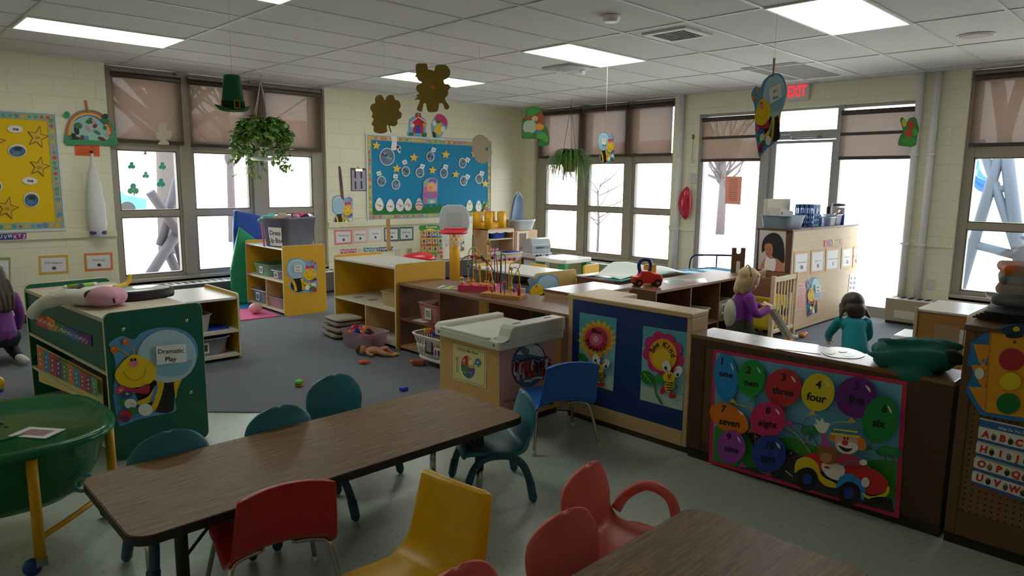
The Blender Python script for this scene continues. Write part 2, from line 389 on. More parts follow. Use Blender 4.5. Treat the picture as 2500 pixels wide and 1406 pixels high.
# ------------------------------------------------------------ the glass door and its side lights
DF = C('#a9a8a6', .45, 'paint')
d = MB(DF)
def dx(mb, y0, y1, z0, z1, a=.05, b=.13, bev=.004): mb.box(XB+a, XB+b, y0, y1, z0, z1, bev)
for y0, y1 in ((5.24, 5.31), (4.28, 4.40), (3.37, 3.44), (2.56, 2.60)): dx(d, y0, y1, 0, 2.52, .03, .15)
for y0, y1 in ((4.40, 5.24), (2.60, 3.37)): dx(d, y0, y1, .0, .12); dx(d, y0, y1, 2.48, 2.52)
dx(d, 3.44, 4.28, 2.13, 2.24); dx(d, 3.44, 4.28, 2.49, 2.52)
dr = struct('door_1', d)
lf = MB(DF)
for y0, y1 in ((3.445, 3.49), (4.20, 4.275)): dx(lf, y0, y1, .02, 2.12, .06, .11)
dx(lf, 3.49, 4.20, .02, .24, .06, .11); dx(lf, 3.49, 4.20, 2.085, 2.12, .06, .11); dx(lf, 3.49, 4.20, 1.0, 1.03, .03, .06)
lf.build('door_leaf', dr)
for y0, y1, z0, z1 in ((4.40, 5.24, .12, 2.48), (2.60, 3.37, .12, 2.48), (3.44, 4.28, 2.24, 2.49), (3.49, 4.20, .24, 2.085)):
    p = MB(M_GLASS); dx(p, y0, y1, z0, z1, .085, .088, 0); p.build('pane', dr)
k = MB(C('#8f949a', .35, metal=.6)); k.box(XB-.02, XB+.05, 3.98, 4.2, 2.13, 2.19, .01); k.tube([(XB, 4.0, 2.16), (XB-.16, 3.9, 2.15), (XB+.03, 3.62, 2.155)], .012)
tag(k.build('door_closer', dr), 'grey metal door closer arm')
k = MB(C('#33363b', .4)); k.box(XB+.02, XB+.06, 3.455, 3.485, .95, 1.3, .008); tag(k.build('lock_plate', dr), 'dark lock plate')
# ------------------------------------------------------------ roller blinds
def blind(axis, plane, a0, a1, ztop, zbot, label, mids=(), box=True):
    o = thing('roller_blind', label, 'blind', (plane, a0, zbot) if axis == 'x' else (a0, plane, zbot), 0, 'roller blinds on the windows'); W = a1-a0
    def bx(mb, u0, u1, d0, d1, z0, z1, bev=0):
        if axis == 'y': mb.box(u0, u1, d0, d1, z0-zbot, z1-zbot, bev)
        else: mb.box(d0, d1, u0, u1, z0-zbot, z1-zbot, bev)
    fb = MB(M_BLIND)
    if axis == 'y': fb.grid(lambda u, v: (u*W, .004*math.sin(9*u)*(1-v), v*(ztop-zbot)), 14, 8)
    else: fb.grid(lambda u, v: (.004*math.sin(9*u)*(1-v), u*W, v*(ztop-zbot)), 14, 8)
    fb.build('fabric', o)
    ro = MB(C('#4a4038', .5, 'paint'))
    e0, e1 = ((0, 0, ztop-zbot), (W, 0, ztop-zbot)) if axis == 'y' else ((0, 0, ztop-zbot), (0, W, ztop-zbot))
    ro.cyl(e0, e1, .03, n=12); ro.build('roller', o)
    if box: v = MB(C('#8c7d6d', .5, 'paint')); bx(v, 0, W, -.012, .03, ztop+.031, ztop+.06, .004); v.build('valance', o)
    b = MB(C('#4a3d36', .6)); bx(b, 0, W, -.008, .008, zbot-.02, zbot+.02, .004); b.build('bottom_bar', o)
    for z in mids: b = MB(C('#4f443d', .6)); bx(b, 0, W, -.006, .006, z-.018, z+.018, .003); b.build('hem_bar', o)
    return o
blind('y', YA+.0, 2.36, 3.10, 2.69, 1.965, 'brown roller blind on the left part of the window beside the yellow board')
blind('y', YA+.0, 3.18, 4.92, 2.69, 1.95, 'widest brown roller blind, behind the trailing hanging plant')
blind('x', XB+.0, 7.48, 8.42, 2.70, 1.985, 'brown roller blind at the room corner, behind the grassy hanging plant')
blind('x', XB+.0, 6.54, 7.46, 2.70, 1.985, 'brown roller blind in the middle of the three beside the corner')
blind('x', XB+.0, 5.75, 6.52, 2.70, 1.98, 'brown roller blind next to the pipe and the pull cord')
blind('x', XB+.0, 4.38, 5.26, 2.44, 1.885, 'brown roller blind on the side light left of the glass door', (2.19,), False)
blind('x', XB+.0, 2.59, 3.38, 2.42, 1.885, 'brown roller blind on the side light right of the glass door', (2.17,), False)
blind('x', XB+.0, 1.2, 2.03, 2.70, 2.00, 'brown roller blind on the window at the far right edge of the photo')
# ------------------------------------------------------------ ceiling fixtures
def ceiling_light(x, y, label):
    o = thing('ceiling_light', label, 'light', (x, y, H), 0, 'fluorescent ceiling lights')
    a = MB(C('#e8e8e4', .5))
    for b in ((-.61, -.592, -.305, .305), (.592, .61, -.305, .305), (-.592, .592, -.305, -.287), (-.592, .592, .287, .305)): a.box(*b, -.012, .0)
    a.build('frame', o); b = MB(M_LENS); b.box(-.592, .592, -.287, .287, -.008, -.001); b.build('diffuser', o)
ceiling_light(1.84, 7.05, 'lit ceiling light panel at the far left, near the yellow board wall')
ceiling_light(5.5, 7.05, 'lit ceiling light panel behind the gold leprechaun cutout')
ceiling_light(5.5, 4.61, 'lit ceiling light panel beside the round air diffuser')
ceiling_light(5.5, 2.17, 'largest lit ceiling light panel at the top right of the photo')
ceiling_light(1.84, 4.61, 'lit ceiling light panel just touching the top edge of the photo')
v = thing('exhaust_vent', 'square dark exhaust grille in the ceiling beside the smoke detector', 'vent', (5.23, 3.40, H))
a = MB(C('#d8d8d2', .5))
for b in ((-.21, -.16, -.21, .21), (.16, .21, -.21, .21), (-.16, .16, -.21, -.16), (-.16, .16, .16, .21)): a.box(*b, -.018, 0, .003)
a.build('frame', v); a = MB(C('#4a4a48', .6))
for i in range(9): a.box(-.16, .16, -.15+i*.036, -.13+i*.036, -.012, -.004)
a.box(-.16, .16, -.16, .16, -.003, -.001); a.build('grille', v)
v = thing('air_diffuser', 'white square air diffuser in the ceiling behind a lit panel', 'vent', (5.93, 5.22, H))
for i in range(4):
    a = MB(C('#c2c6c4', .45)); h = .29-.065*i; a.lathe([(h, -.002), (h, -.012-.006*i), (h-.035, -.03-.006*i), (h-.04, -.028-.006*i)], 4, R=Matrix.Rotation(PI/4, 3, 'Z'), sq=2); a.build('vane', v)
a = MB(C('#eef0ee', .4)); a.cyl((.1, -.12, -.03), (.1, -.12, -.075), .03, .025); tag(a.build('sprinkler', v), 'small white sprinkler head')
v = thing('smoke_detector', 'round white smoke detector on the ceiling', 'smoke detector', (4.34, 3.41, H))
a = MB(C('#e9e6da', .4)); a.lathe([(.075, -.001), (.075, -.018), (.06, -.045), (.045, -.05)], 24); a.build('housing', v)
a = MB(C('#55534d', .6)); a.lathe([(.0615, -.028), (.0615, -.034), (.055, -.036)], 24, caps=False); a.build('slots', v)
v = thing('ceiling_speaker', 'round cream speaker grille in the ceiling at the top right', 'speaker', (6.92, 1.62, H))
a = MB(C('#d6d0c0', .6)); a.lathe([(.14, -.001), (.14, -.006), (.125, -.01)], 28); a.build('rim', v)
a = MB(C('#bdb7a8', .7)); a.lathe([(.12, -.0105), (.1, -.012), (.02, -.013)], 28); a.build('grille', v)
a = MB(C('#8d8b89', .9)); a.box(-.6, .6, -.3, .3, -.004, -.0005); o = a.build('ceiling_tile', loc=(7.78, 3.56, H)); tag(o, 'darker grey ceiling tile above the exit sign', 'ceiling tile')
v = thing('emergency_light', 'white twin-head emergency light fixed to the ceiling corner top right', 'light', (5.75, .88, H))
a = MB(C('#dcdcd6', .4)); a.box(-.12, .12, -.05, .05, -.05, 0, .01); a.build('housing', v)
for s in (-1, 1): a = MB(C('#d2d4d4', .3)); a.lathe([(.02, 0), (.05, -.03), (.05, -.06), (.04, -.065)], 16, (s*.09, 0, -.05)); a.build('lamp_head', v)
# exit sign, pipes, cord, radiators
v = thing('exit_sign', 'white exit sign with red letters above the glass door', 'exit sign', (XB, 3.93, 2.61))
a = MB(C('#dad7cc', .5)); a.box(-.05, 0, -.15, .15, 0, .2, .006); a.build('housing', v)
a = Art(('x', XB-.0505)); a.org = Vector((XB-.0505, 3.93, 2.71))
V, F_ = font_mesh('EXIT', .03); a.m(C('#ff3048', .5, emit=.9)); 
vs = [a.bm.verts.new((-.001, -x*.115, y*.19)) for x, y in V]
for q in F_: a.f([vs[i] for i in q])
a.done('lettering', parent=v)
PIPE = C('#eef0f0', .4, 'paint')
for y, x_, zb, lab in ((2.535, XB-.05, .30, 'thicker white vertical pipe next to the door side light'), (2.37, XB-.05, .30, 'white vertical pipe nearer the right window'), (5.58, XB-.045, 0, 'white vertical pipe beside the pull cord and red heart balloon')):
    a = MB(PIPE); a.cyl((0, 0, zb), (0, 0, H), .036 if y < 5 else .04, n=16)
    for z in (.9, 1.9): a.box(-.045, .05, -.045, .045, z, z+.02)
    o = a.build('pipe', loc=(x_, y, 0)); tag(o, lab, 'pipe', 'vertical pipes on the right wall')
def radiator(label, loc, rz, L_, h, D, col, name='radiator'):
    o = thing(name, label, 'radiator', loc, rz); a = MB(C(col, .45, 'paint')); a.box(0, L_, -D, 0, .03, h-.012, .006); a.build('casing', o)
    t = MB(C('#dfe2dc', .4)); t.box(0, L_, -D-.006, -.01, h-.012, h, .003); t.build('top', o)
    s = MB(C('#26282a', .6)); n = int(L_/.085)
    for i in range(n): s.box(.03+i*L_/n, .03+i*L_/n+.055, -D*.8, -D*.25, h-.001, h+.0015)
    s.build('slots', o); q = MB(C('#2a2a2a', .6)); q.box(.01, L_-.01, -D+.02, 0, .0, .03); q.build('base', o)
    return o
radiator('long dark radiator below the window beside the yellow board', (2.32, YA-.002, .008), 0, 5.2, .30, .26, '#5c5f60')
radiator('green painted radiator below the three-part window', (XB-.002, 8.5, .008), RAD(-90), 2.75, .29, .24, '#8fa070')
o = radiator('tan radiator below the two white pipes', (XB-.002, 2.62, .008), RAD(-90), 2.9, .29, .28, '#b3a38a')
a = MB(C('#d8d5cc', .4)); a.box(.1, .34, -.284, -.279, .07, .16, .002); a.build('grille_panel', o)
# ============================================================ outdoors, seen through the glass
def _ground(nt, N, L, b):
    tc = N.new('ShaderNodeTexCoord'); no = N.new('ShaderNodeTexNoise'); no.inputs['Scale'].default_value = 3.5; no.inputs['Detail'].default_value = 8; no.inputs['Roughness'].default_value = .8
    L.new(tc.outputs['Object'], no.inputs['Vector']); r = ramp(N, [(.33, '#a98f80'), (.42, '#d9d0c6'), (.6, '#eae6e0')]); L.new(no.outputs['Fac'], r.inputs[0]); L.new(r.outputs[0], b.inputs['Base Color']); b.inputs['Roughness'].default_value = .95
M_GROUND = custom('pale_winter_ground', _ground)
a = MB(M_GROUND)
a.prism([(-60, 9.25), (9.3, 9.25), (9.3, -60), (90, -60), (90, 90), (-60, 90)], -.2, -.15, plane='xy')
o = a.build('lawn'); tag(o, 'pale winter lawn outside the windows', 'ground', kind='structure')
LOG = C('#2e2a33', .7, 'wood')
def log_on(Y, pa, pb, r): A_ = on_y(*pa, Y); B_ = on_y(*pb, Y); return A_, B_
o = thing('log_climber', 'crossed wooden log play frame outside the left window', 'play frame', (3.4, 11.3, -.15))
for (pa, pb, Y, r) in (((366, 468), (438, 570), 11.25, .07), ((434, 438), (392, 600), 11.42, .07), ((437, 561), (373, 660), 11.3, .075), ((403, 603), (430, 660), 11.55, .07), ((423, 570), (450, 660), 11.6, .06)):
    if not r: continue
    A_ = on_y(*pa, Y); B_ = on_y(*pb, Y); B_ = A_ + (B_-A_)*((A_.z+.2)/(A_.z-B_.z)) if B_.z < .3 else B_; a = MB(LOG); a.cyl(A_-o.location, B_-o.location, r, n=12); a.build('log', o)
def car(loc, rz, label, col):
    o = thing('car', label, 'car', loc, rz); a = MB(C(col, .3))
    a.prism([(-2, .3), (2, .3), (2.05, .75), (1.2, .95), (.6, 1.45), (-1.2, 1.5), (-2.0, 1.0)], -.85, .85); a.build('body', o)
    a = MB(C('#4a5a66', .15)); a.prism([(-1.7, 1.0), (1.0, .98), (.5, 1.38), (-1.1, 1.42)], -.87, .87); a.build('windows', o)
    for x in (-1.25, 1.25):
        for y in (-.8, .8): a = MB(C('#2a2a2c', .7)); a.cyl((x, y-.1, .32), (x, y+.1, .32), .32); a.build('wheel', o)
c = on_z(330, 520, -.15)
car((8.55, 36.0, -.15), RAD(-8), 'teal car parked on the street outside the left window', '#3f8f96')
# trees
def tree(x, y, h, r, seed, label, n=26, col='#4a4444'):
    rn = random.Random(seed); o = thing('bare_tree', label, 'tree', (x, y, -.15)); a = MB(C(col, .9, 'wood'))
    a.tube([(0, 0, 0), (.05*h*.1, 0, h*.35), (0, .04, h*.6)], [r, r*.8, r*.5], 8); a.build('trunk', o)
    b = MB(C(col, .9, 'wood'))
    for i in range(n):
        z = h*(.3+.35*rn.random()); az = rn.random()*2*PI; l = h*(.25+.3*rn.random()); e = .25+.7*rn.random()
        p = Vector((0, 0, z)); pts = [p]; dv = Vector((math.cos(az), math.sin(az), e)).normalized()
        for k in range(4):
            dv = (dv + Vector((rn.uniform(-.3, .3), rn.uniform(-.3, .3), rn.uniform(0, .3)))).normalized(); p = p + dv*l/4; pts.append(p)
            if k: b.tube([p, p + (dv + Vector((rn.uniform(-.8, .8), rn.uniform(-.8, .8), .2))).normalized()*l*.3], [r*.12, r*.03], 4)
        b.tube(pts, [r*.35, r*.28, r*.2, r*.12, r*.05], 5)
    b.build('branches', o); return o
t = on_y(408, 420, 17); tree(t.x, 17, 7, .3, 1, 'thick grey tree trunk behind the log play frame')
t = on_y(560, 420, 19); tree(t.x, 19, 6, .12, 2, 'thin bare tree outside the middle of the left window')
t = on_x(1765, 440, 22); tree(22, t.y, 5.0, .16, 3, 'bare tree outside the side light left of the door', 40)
t = on_x(1460, 560, 11.5); tree(11.5, t.y, 2.6, .03, 4, 'slim bare shrub outside the middle pane of the corner window', 16)
# houses and fence
def house(name, label, loc, rz, W, D, h, wall, roof):
    o = thing(name, label, 'house', loc, rz); a = MB(C(wall, .8)); a.box(-W/2, W/2, 0, D, 0, h); a.build('wall', o)
    a = MB(C(roof, .8)); a.prism([(-W/2-.4, h), (W/2+.4, h), (W/2-1.6, h+1.7), (-W/2+1.6, h+1.7)], -.4, D+.4); a.build('roof', o)
    for x in (-W*.3, 0, W*.3): a = MB(C('#8fa0b4', .2)); a.box(x-.5, x+.5, -.03, .02, 1.0, 2.1); a.build('window', o)
t = on_x(1600, 470, 38); house('house', 'pale house with a red roof beyond the corner window', (38, t.y, -.15), RAD(-90), 12, 8, 2.7, '#efe6e4', '#d9b4b2')
t = on_x(1430, 470, 40); house('house', 'second pale red-roofed house further left beyond the corner window', (46, t.y+13, -.15), RAD(-90), 10, 8, 2.8, '#efe6e4', '#dab8b6')
t = on_y(720, 420, 34); house('house', 'pale pinkish house beyond the left window', (t.x, 34, -.15), 0, 13, 8, 3.0, '#ecdedc', '#d4a8a6')
# shrubs
def shrub(x, y, r, seed, label):
    rn = random.Random(seed); a = MB(C('#9aa79a', .9, 'fabric'))
    for i in range(9): a.ell((rn.uniform(-r, r), rn.uniform(-r, r)*.6, r*.5+rn.uniform(0, r*.4)), r*rn.uniform(.35, .55), 8, 6)
    o = a.build('evergreen_shrub', loc=(x, y, -.15)); tag(o, label, 'shrub')
t = on_x(1590, 462, 33); shrub(33, t.y, 1.0, 5, 'rounded grey-green shrub in front of the red-roofed house')
t = on_x(1625, 466, 31); shrub(31, t.y, .8, 6, 'smaller shrub at the right of the corner window view')
o = thing('picket_fence', 'white picket fence across the lawn outside the corner window', 'fence', (20, 16, -.15)); a = MB(C('#f4f4f2', .6))
for i in range(60): a.prism([(i*.2, 0), (i*.2+.12, 0), (i*.2+.12, .9), (i*.2+.06, 1.0), (i*.2, .9)], -.01, .01, plane='yz')
a.build('pickets', o)
for z in (.25, .7): a = MB(C('#f0f0ee', .6)); a.box(.01, .05, 0, 12, z, z+.08); a.build('rail', o)
# swing frame and slide outside the right window
def swing():
    o = thing('swing_frame', 'grey timber swing frame outside the right window', 'swing frame', (11.6, 2.2, -.15)); M_ = C('#414c5a', .7)
    X = 11.6
    for (pa, pb, r) in (((2440, 380), (2345, 700), .075), ((2458, 380), (2500, 720), .085), ((2405, 380), (2425, 440), .06)):
        A_ = on_x(*pa, X); B_ = on_x(*pb, X); dv = (B_-A_)
        a = MB(M_); a.cyl(A_-dv*.6-o.location, B_+dv*max(0, (B_.z+.15)/(-dv.z) if dv.z else 0)-o.location, r, n=10); a.build('post', o)
    A_ = on_x(2360, 592, X); B_ = on_x(2475, 622, X); a = MB(M_); a.cyl(A_-o.location, B_-o.location, .06, n=10); a.build('brace', o)
    A_ = on_x(2425, 462, X); B_ = on_x(2462, 460, X); a = MB(M_); a.cyl(A_-o.location, B_-o.location, .05, n=10); a.build('brace', o)
    s = thing('slide', 'bright blue curved slide outside the right window', 'slide', (12.3, 2.6, -.15))
    pts = [on_x(*p, 12.3) for p in ((2330, 380), (2374, 402), (2382, 432), (2400, 452), (2432, 462))]
    a = MB(C('#0f5cc0', .35)); rs = []
    for i, p in enumerate(catmull(pts, 4)):
        ring = [(-.28, .10), (-.24, .10), (-.2, -.03), (.2, -.03), (.24, .10), (.28, .10), (.24, -.08), (-.24, -.08)]
        rs.append([p + Vector((u, 0, v)) - s.location for u, v in ring])
    a.rings(rs); a.build('chute', s)
    l = MB(C('#3c62a8', .4))
    for p in (pts[0],): l.cyl((p.x-s.location.x, p.y-s.location.y, 0), p-s.location+Vector((0, 0, -.06)), .04)
    l.build('leg', s)
swing()
# ============================================================ tables and chairs
BLACK = C('#1c1a19', .5); RUB = C('#3a3733', .7)
def table(label, x0, x1, y0, y1, z, group):
    o = thing('classroom_table', label, 'table', ((x0+x1)/2, (y0+y1)/2, 0), 0, group); a, b = (x1-x0)/2, (y1-y0)/2
    t = MB(M_WALNUT); t.prism(rrect(-a+.004, a-.004, -b+.004, b-.004, .07, 8), z-.012, z, plane='xy'); t.build('tabletop', o)
    e = MB(BLACK); e.prism(rrect(-a, a, -b, b, .074, 8), z-.034, z-.002, plane='xy'); e.build('edge_band', o)
    for sx in (-1, 1):
        for sy in (-1, 1):
            lx, ly = sx*(a-.19), sy*(b-.14); l = MB(BLACK); l.cyl((lx, ly, .15), (lx, ly, z-.03), .022, n=12); l.box(lx-.06, lx+.06, ly-.05, ly+.05, z-.042, z-.03)
            q = l.build('leg', o)
            c = MB(CHROME); c.cyl((lx, ly, .02), (lx, ly, .17), .017, n=12); tag(c.build('extension', q), 'chrome lower leg')
            c = MB(RUB); c.lathe([(.012, .03), (.02, .02), (.022, .0), (.0, .0)], 12, (lx, ly, .0)); c.build('glide', q)
            b_ = MB(BLACK); b_.tube([(lx, ly, .22), (lx-sx*.16, ly, z-.04)], .006, 6); b_.tube([(lx, ly, .22), (lx, ly-sy*.13, z-.04)], .006, 6); b_.build('brace', q)
    return o
table('long walnut-topped table running across the middle of the foreground', .575, 2.350, 2.285, 2.935, .42, 'walnut classroom tables')
table('walnut-topped table cut off by the bottom right edge, with salmon chairs', .30, 2.10, .595, 1.215, .42, 'walnut classroom tables')
def shell(mat, prof, wfun, dish, thick, roll=None, nu=14):
    P = catmull([(0, y, z) for y, z in prof], 5); n = len(P)-1
    L_ = [0]
    for p, q in zip(P, P[1:]): L_.append(L_[-1]+(q-p).length)
    def pt(u, v):
        i = min(n-1, int(v*n)); t = v*n-i; p = P[i].lerp(P[i+1], t); tn = (P[i+1]-P[i]).normalized(); nr = Vector((0, -tn.z, tn.y))
        if nr.z < 0 and nr.y < 0: nr = -nr
        x = 2*u-1; w_ = wfun(v); d_ = dish(v)*(x*x)*min(1, w_/.14)**2; q = p + Vector((0, -tn.z, tn.y))*d_
        if roll: q = q + roll(x, v)
        return (x*w_, q.y, q.z)
    a = MB(mat); a.grid(pt, nu, n*1); return a
def molded_chair(label, loc, heading, col, legcol, group, arms=False):
    """toddler chair: one moulded seat-and-back on two arched tube legs; heading = the way the sitter faces"""
    o = thing('toddler_chair', label, 'chair', loc, RAD(heading-90), group); m = C(col, .42, 'plastic'); lm = C(legcol, .5, 'plastic')
    prof = [(.165, .245), (.14, .262), (.02, .255), (-.09, .25), (-.135, .275), (-.152, .335), (-.166, .395), (-.176, .45), (-.184, .508)]
    def wf(v):
        if v < .1: return .13+.03*(v/.1)
        if v < .5: return .16
        if v < .66: return .16+.006*(v-.5)/.16-.012*math.sin((v-.5)/.16*PI)
        t = (v-.66)/.34; return max(.006, .166*math.sqrt(max(0, 1-t**2.5)))
    s = shell(m, prof, wf, lambda v: .018+.012*v, .02); q = s.build('seat_shell', o, recalc=False); k = q.modifiers.new('thick', 'SOLIDIFY'); k.thickness = .024; k.offset = -1
    bv = q.modifiers.new('round', 'SUBSURF'); bv.levels = bv.render_levels = 1
    for s in (-1, 1):
        l = MB(lm)
        pts = [(s*.19, -.175, .012), (s*.176, -.155, .12), (s*.163, -.12, .195), (s*.157, -.055, .236), (s*.157, .05, .236), (s*.163, .11, .195), (s*.176, .145, .12), (s*.19, .165, .012)]
        P = catmull(pts, 5); l.tube(P, [.019 if .02 < p.z else .015 for p in P], 10)
        g = l.build('arched_leg', o)
        for y in (-.177, .167): b = MB(lm); b.tube([(s*.179, y*.91, .10), (s*.189, y*.985, .02), (s*.19, y, .005)], [.0215, .021, .012], 10); b.build('foot_sleeve', g)
    if arms:
        for x in (-1,):
            a = MB(m); a.tube(catmull([(x*.145, -.12, .29), (x*.19, -.1, .34), (x*.205, -.02, .395), (x*.2, .07, .38), (x*.185, .11, .31), (x*.16, .1, .25)], 6), .021, 10); a.build('armrest', o)
    return o
TEAL, TEALD = '#2f7d8e', '#1e5468'
molded_chair('teal toddler chair, tallest of those behind the long table', (1.86, 3.10, 0), -90, TEAL, TEALD, 'teal toddler chairs')
molded_chair('teal toddler chair pushed in at the middle of the long table', (1.40, 2.80, 0), -90, TEAL, TEALD, 'teal toddler chairs')
molded_chair('teal toddler chair tucked in beside the green shelf panel', (.915, 2.80, 0), -90, TEAL, TEALD, 'teal toddler chairs')
molded_chair('teal toddler chair turned sideways at the right end of the long table', (2.27, 2.465, 0), 150, TEAL, TEALD, 'teal toddler chairs')
SAL, SALD = '#e0645a', '#c74a44'
molded_chair('salmon toddler chair with a looped armrest at the corner of the second table', (1.965, 1.395, 0), -80, SAL, SALD, 'salmon toddler chairs', True)
molded_chair('salmon toddler chair without arms, in front of the one with an armrest', (1.585, 1.20, 0), -92, SAL, SALD, 'salmon toddler chairs')
molded_chair('salmon toddler chair whose rounded top just shows at the bottom edge', (1.13, 1.185, 0), -90, SAL, SALD, 'salmon toddler chairs')
def stack_chair(label, loc, heading, col, sc=1.0):
    o = thing('stacking_chair', label, 'chair', loc, RAD(heading-90), 'plastic chairs on chrome legs'); m = C(col, .35, 'plastic'); o.scale = (sc,)*3
    prof = [(.19, .255), (.17, .285), (.08, .29), (-.04, .275), (-.10, .275), (-.145, .305), (-.165, .37), (-.185, .45), (-.20, .52), (-.205, .535)]
    def wf(v):
        if v < .08: return .165+.02*(v/.08)
        if v < .45: return .185
        t = (v-.45)/.55; w_ = .185-.03*t
        return w_ if t < .85 else w_*(1-.16*((t-.85)/.15)**2)
    def roll(x, v):                                   # turned-over rim
        e = max(0, abs(x)-.86)/.14; t = max(0, v-.93)/.07
        if v < .45: return Vector((0, 0, -.022*e*e))
        return Vector((0, -.024*max(e*e, t*t), 0))
    def dish(v): return .03 if v > .12 else .01
    s = shell(m, prof, wf, dish, .01, roll, 28); q = s.build('seat_shell', o, recalc=False); k = q.modifiers.new('thick', 'SOLIDIFY'); k.thickness = .007; k.offset = -1
    bv = q.modifiers.new('round', 'SUBSURF'); bv.levels = bv.render_levels = 1
    for x in (-1, 1):
        for y in (-1, 1):
            l = MB(CHROME); l.tube(catmull([(x*.06, y*.09-.01, .262), (x*.13, y*.11-.01, .26), (x*.17, y*.125-.01, .235), (x*.195, y*.165-.01, .1), (x*.21, y*.185-.01, .015)], 5), .0095, 8); g = l.build('leg', o)
            c = MB(C('#d8d6ce', .5)); c.cyl((x*.2085, y*.183-.01, .03), (x*.2115, y*.187-.01, 0), .0135, n=10); tag(c.build('glide', g), 'white foot cap')
        b = MB(CHROME); b.box(x*.06-.012, x*.06+.012, -.1, .08, .252, .266, .003); b.build('seat_bracket', o)
    return o
stack_chair('red plastic chair with its back to us at the long table', (1.045, 2.32, 0), 79, '#bb242a')
stack_chair('yellow plastic chair turned to face left in the foreground', (1.215, 1.735, 0), 186, '#f2bd05', 1.0)
stack_chair('blue plastic chair facing the white-topped changing unit', (3.025, 2.715, 0), 66, '#2c72d8', 1.0)
# ============================================================ open shelf units
MAPLE = '#d9b684'; YEL = '#e5b02a'; LAM = '#e4e0d6'; EDGE = '#e6dcc0'
def shelf_unit(label, loc, rz, W, D, Hh, col, shelves, dividers, top=LAM, edge=EDGE, lip=.03, t=.02, name='shelf_unit', backc=None, base=.05, group=None, side_r=.03, divc=None):
    """open front faces -Y; shelves: (x0, x1, z); dividers: (x, z0, z1)"""
    o = thing(name, label, 'shelf', loc, rz, group); me = C(edge, .45, 'wood' if edge in (MAPLE,) else 'plain'); mp = C(col, .42, 'wood' if col in (BRN, MAPLE) else 'paint')
    for s in (-1, 1):
        x = s*(W/2-t/2); a = MB(mp); a.prism(rrect(.004, D-.004, .0, Hh+lip-.004, side_r), x-t/2, x+t/2, plane='yz'); q = a.build('side_panel', o)
        e = MB(me); e.prism(rrect(0, D, .0, Hh+lip, side_r), x-t/2+.003, x+t/2-.003, plane='yz'); e.build('edging', q)
    a = MB(C(top, .3, 'wood' if top == BRN else 'plain')); a.box(-W/2+t, W/2-t, .006, D-.006, Hh-.022, Hh, .003); a.build('top', o)
    a = MB(C(backc or col, .45, 'paint')); a.box(-W/2+t, W/2-t, D-.02, D-.008, base-.02, Hh-.02); a.build('back_panel', o)
    for x0, x1, z in shelves:
        a = MB(C(top, .35, 'wood' if top == BRN else 'plain')); a.box(x0, x1, .012, D-.02, z-.02, z); q = a.build('shelf_board', o)
        e = MB(me); e.box(x0, x1, .004, .012, z-.021, z+.001); e.build('edging', q)
    for x, z0, z1 in dividers:
        a = MB(C(divc or MAPLE, .45, 'wood')); a.box(x-.009, x+.009, .008, D-.02, z0, z1); a.build('divider', o)
    return o
BRN = '#7a5236'
W = 1.03; shelf_unit('yellow shelf holding the grey dress up tote', (3.595, 7.885, .008), RAD(-91), W, .53, .775, YEL, ((-W/2+.02, W/2-.02, .055), (-W/2+.02, W/2-.02, .40)), ((.03, .055, .38),))
W = 1.09; shelf_unit('yellow shelf with an empty top and folded towels at its foot', (3.605, 5.745, .008), RAD(-90), W, .58, .77, YEL, ((-W/2+.02, W/2-.02, .055), (-W/2+.02, W/2-.02, .375)), ((.02, .055, .355),))
W = .95; shelf_unit('low yellow shelf tucked behind the green shelf', (1.965, 5.85, .008), 0, W, .74, .545, '#c9a028', ((-W/2+.02, W/2-.02, .05), (-W/2+.02, W/2-.02, .26)), ())
W = 1.02; shelf_unit('white-topped shelf with grey bins behind the bead mazes', (5.08, 5.35, .008), RAD(-92), W, .62, .60, '#e4be74', ((-W/2+.02, W/2-.02, .05), (-W/2+.02, W/2-.02, .33)), ((-.03, .35, .58),), top='#eceae6', divc='#d8d4cc')
# brown cubbies
def cubby(label, loc, rz, W, D, Hh, divs, shelves, backc):
    o = thing('cubby_shelf', label, 'shelf', loc, rz); m = C(BRN, .4, 'wood'); e = C('#8e6a48', .5, 'wood'); dk = C('#4e3626', .5, 'wood')
    a = MB(m); a.box(-W/2, W/2, 0, D, Hh-.022, Hh, .003); a.build('top', o)
    a = MB(e); a.box(-W/2, W/2, -.003, .0, Hh-.022, Hh-.001); a.build('front_edge', o)
    for s in (-1, 1): a = MB(m); a.box(s*W/2-(.02 if s > 0 else 0), s*W/2+(.02 if s < 0 else 0), 0, D, 0, Hh-.022, .002); a.build('side_panel', o)
    a = MB(C('#b08a5c', .5, 'wood')); a.box(-W/2+.02, W/2-.02, .003, D, .03, .05); a.build('bottom_board', o)
    a = MB(dk); a.box(-W/2+.02, W/2-.02, .03, .05, 0, .03); a.build('kick', o)
    if backc: a = MB(C(backc, .6, 'wood')); a.box(-W/2+.02, W/2-.02, D-.012, D, .05, Hh-.022); a.build('back_panel', o)
    for x, z0, z1 in divs: a = MB(m); a.box(x-.009, x+.009, .003, D-.012, z0, z1); a.build('divider', o)
    for x0, x1, z in shelves: a = MB(m); a.box(x0, x1, .003, D-.012, z-.018, z); a.build('shelf_board', o)
    return o
W = 2.18; cubby('brown cubby shelf carrying the bead mazes', (3.63, 4.10, .008), RAD(-90), W, .46, .63, ((-.50, .305, .61), (.12, .05, .61), (.74, .05, .61)), ((-1.07, .11, .305), (.13, .73, .305)), None)
W = 1.75; cubby('dark cubby shelf with the red toy truck on its end', (5.88, 3.35, .008), 0, W, .44, .63, ((-.30, .05, .61), (.22, .05, .61), (.62, .05, .61)), ((-.29, .855, .235),), '#4a3324')
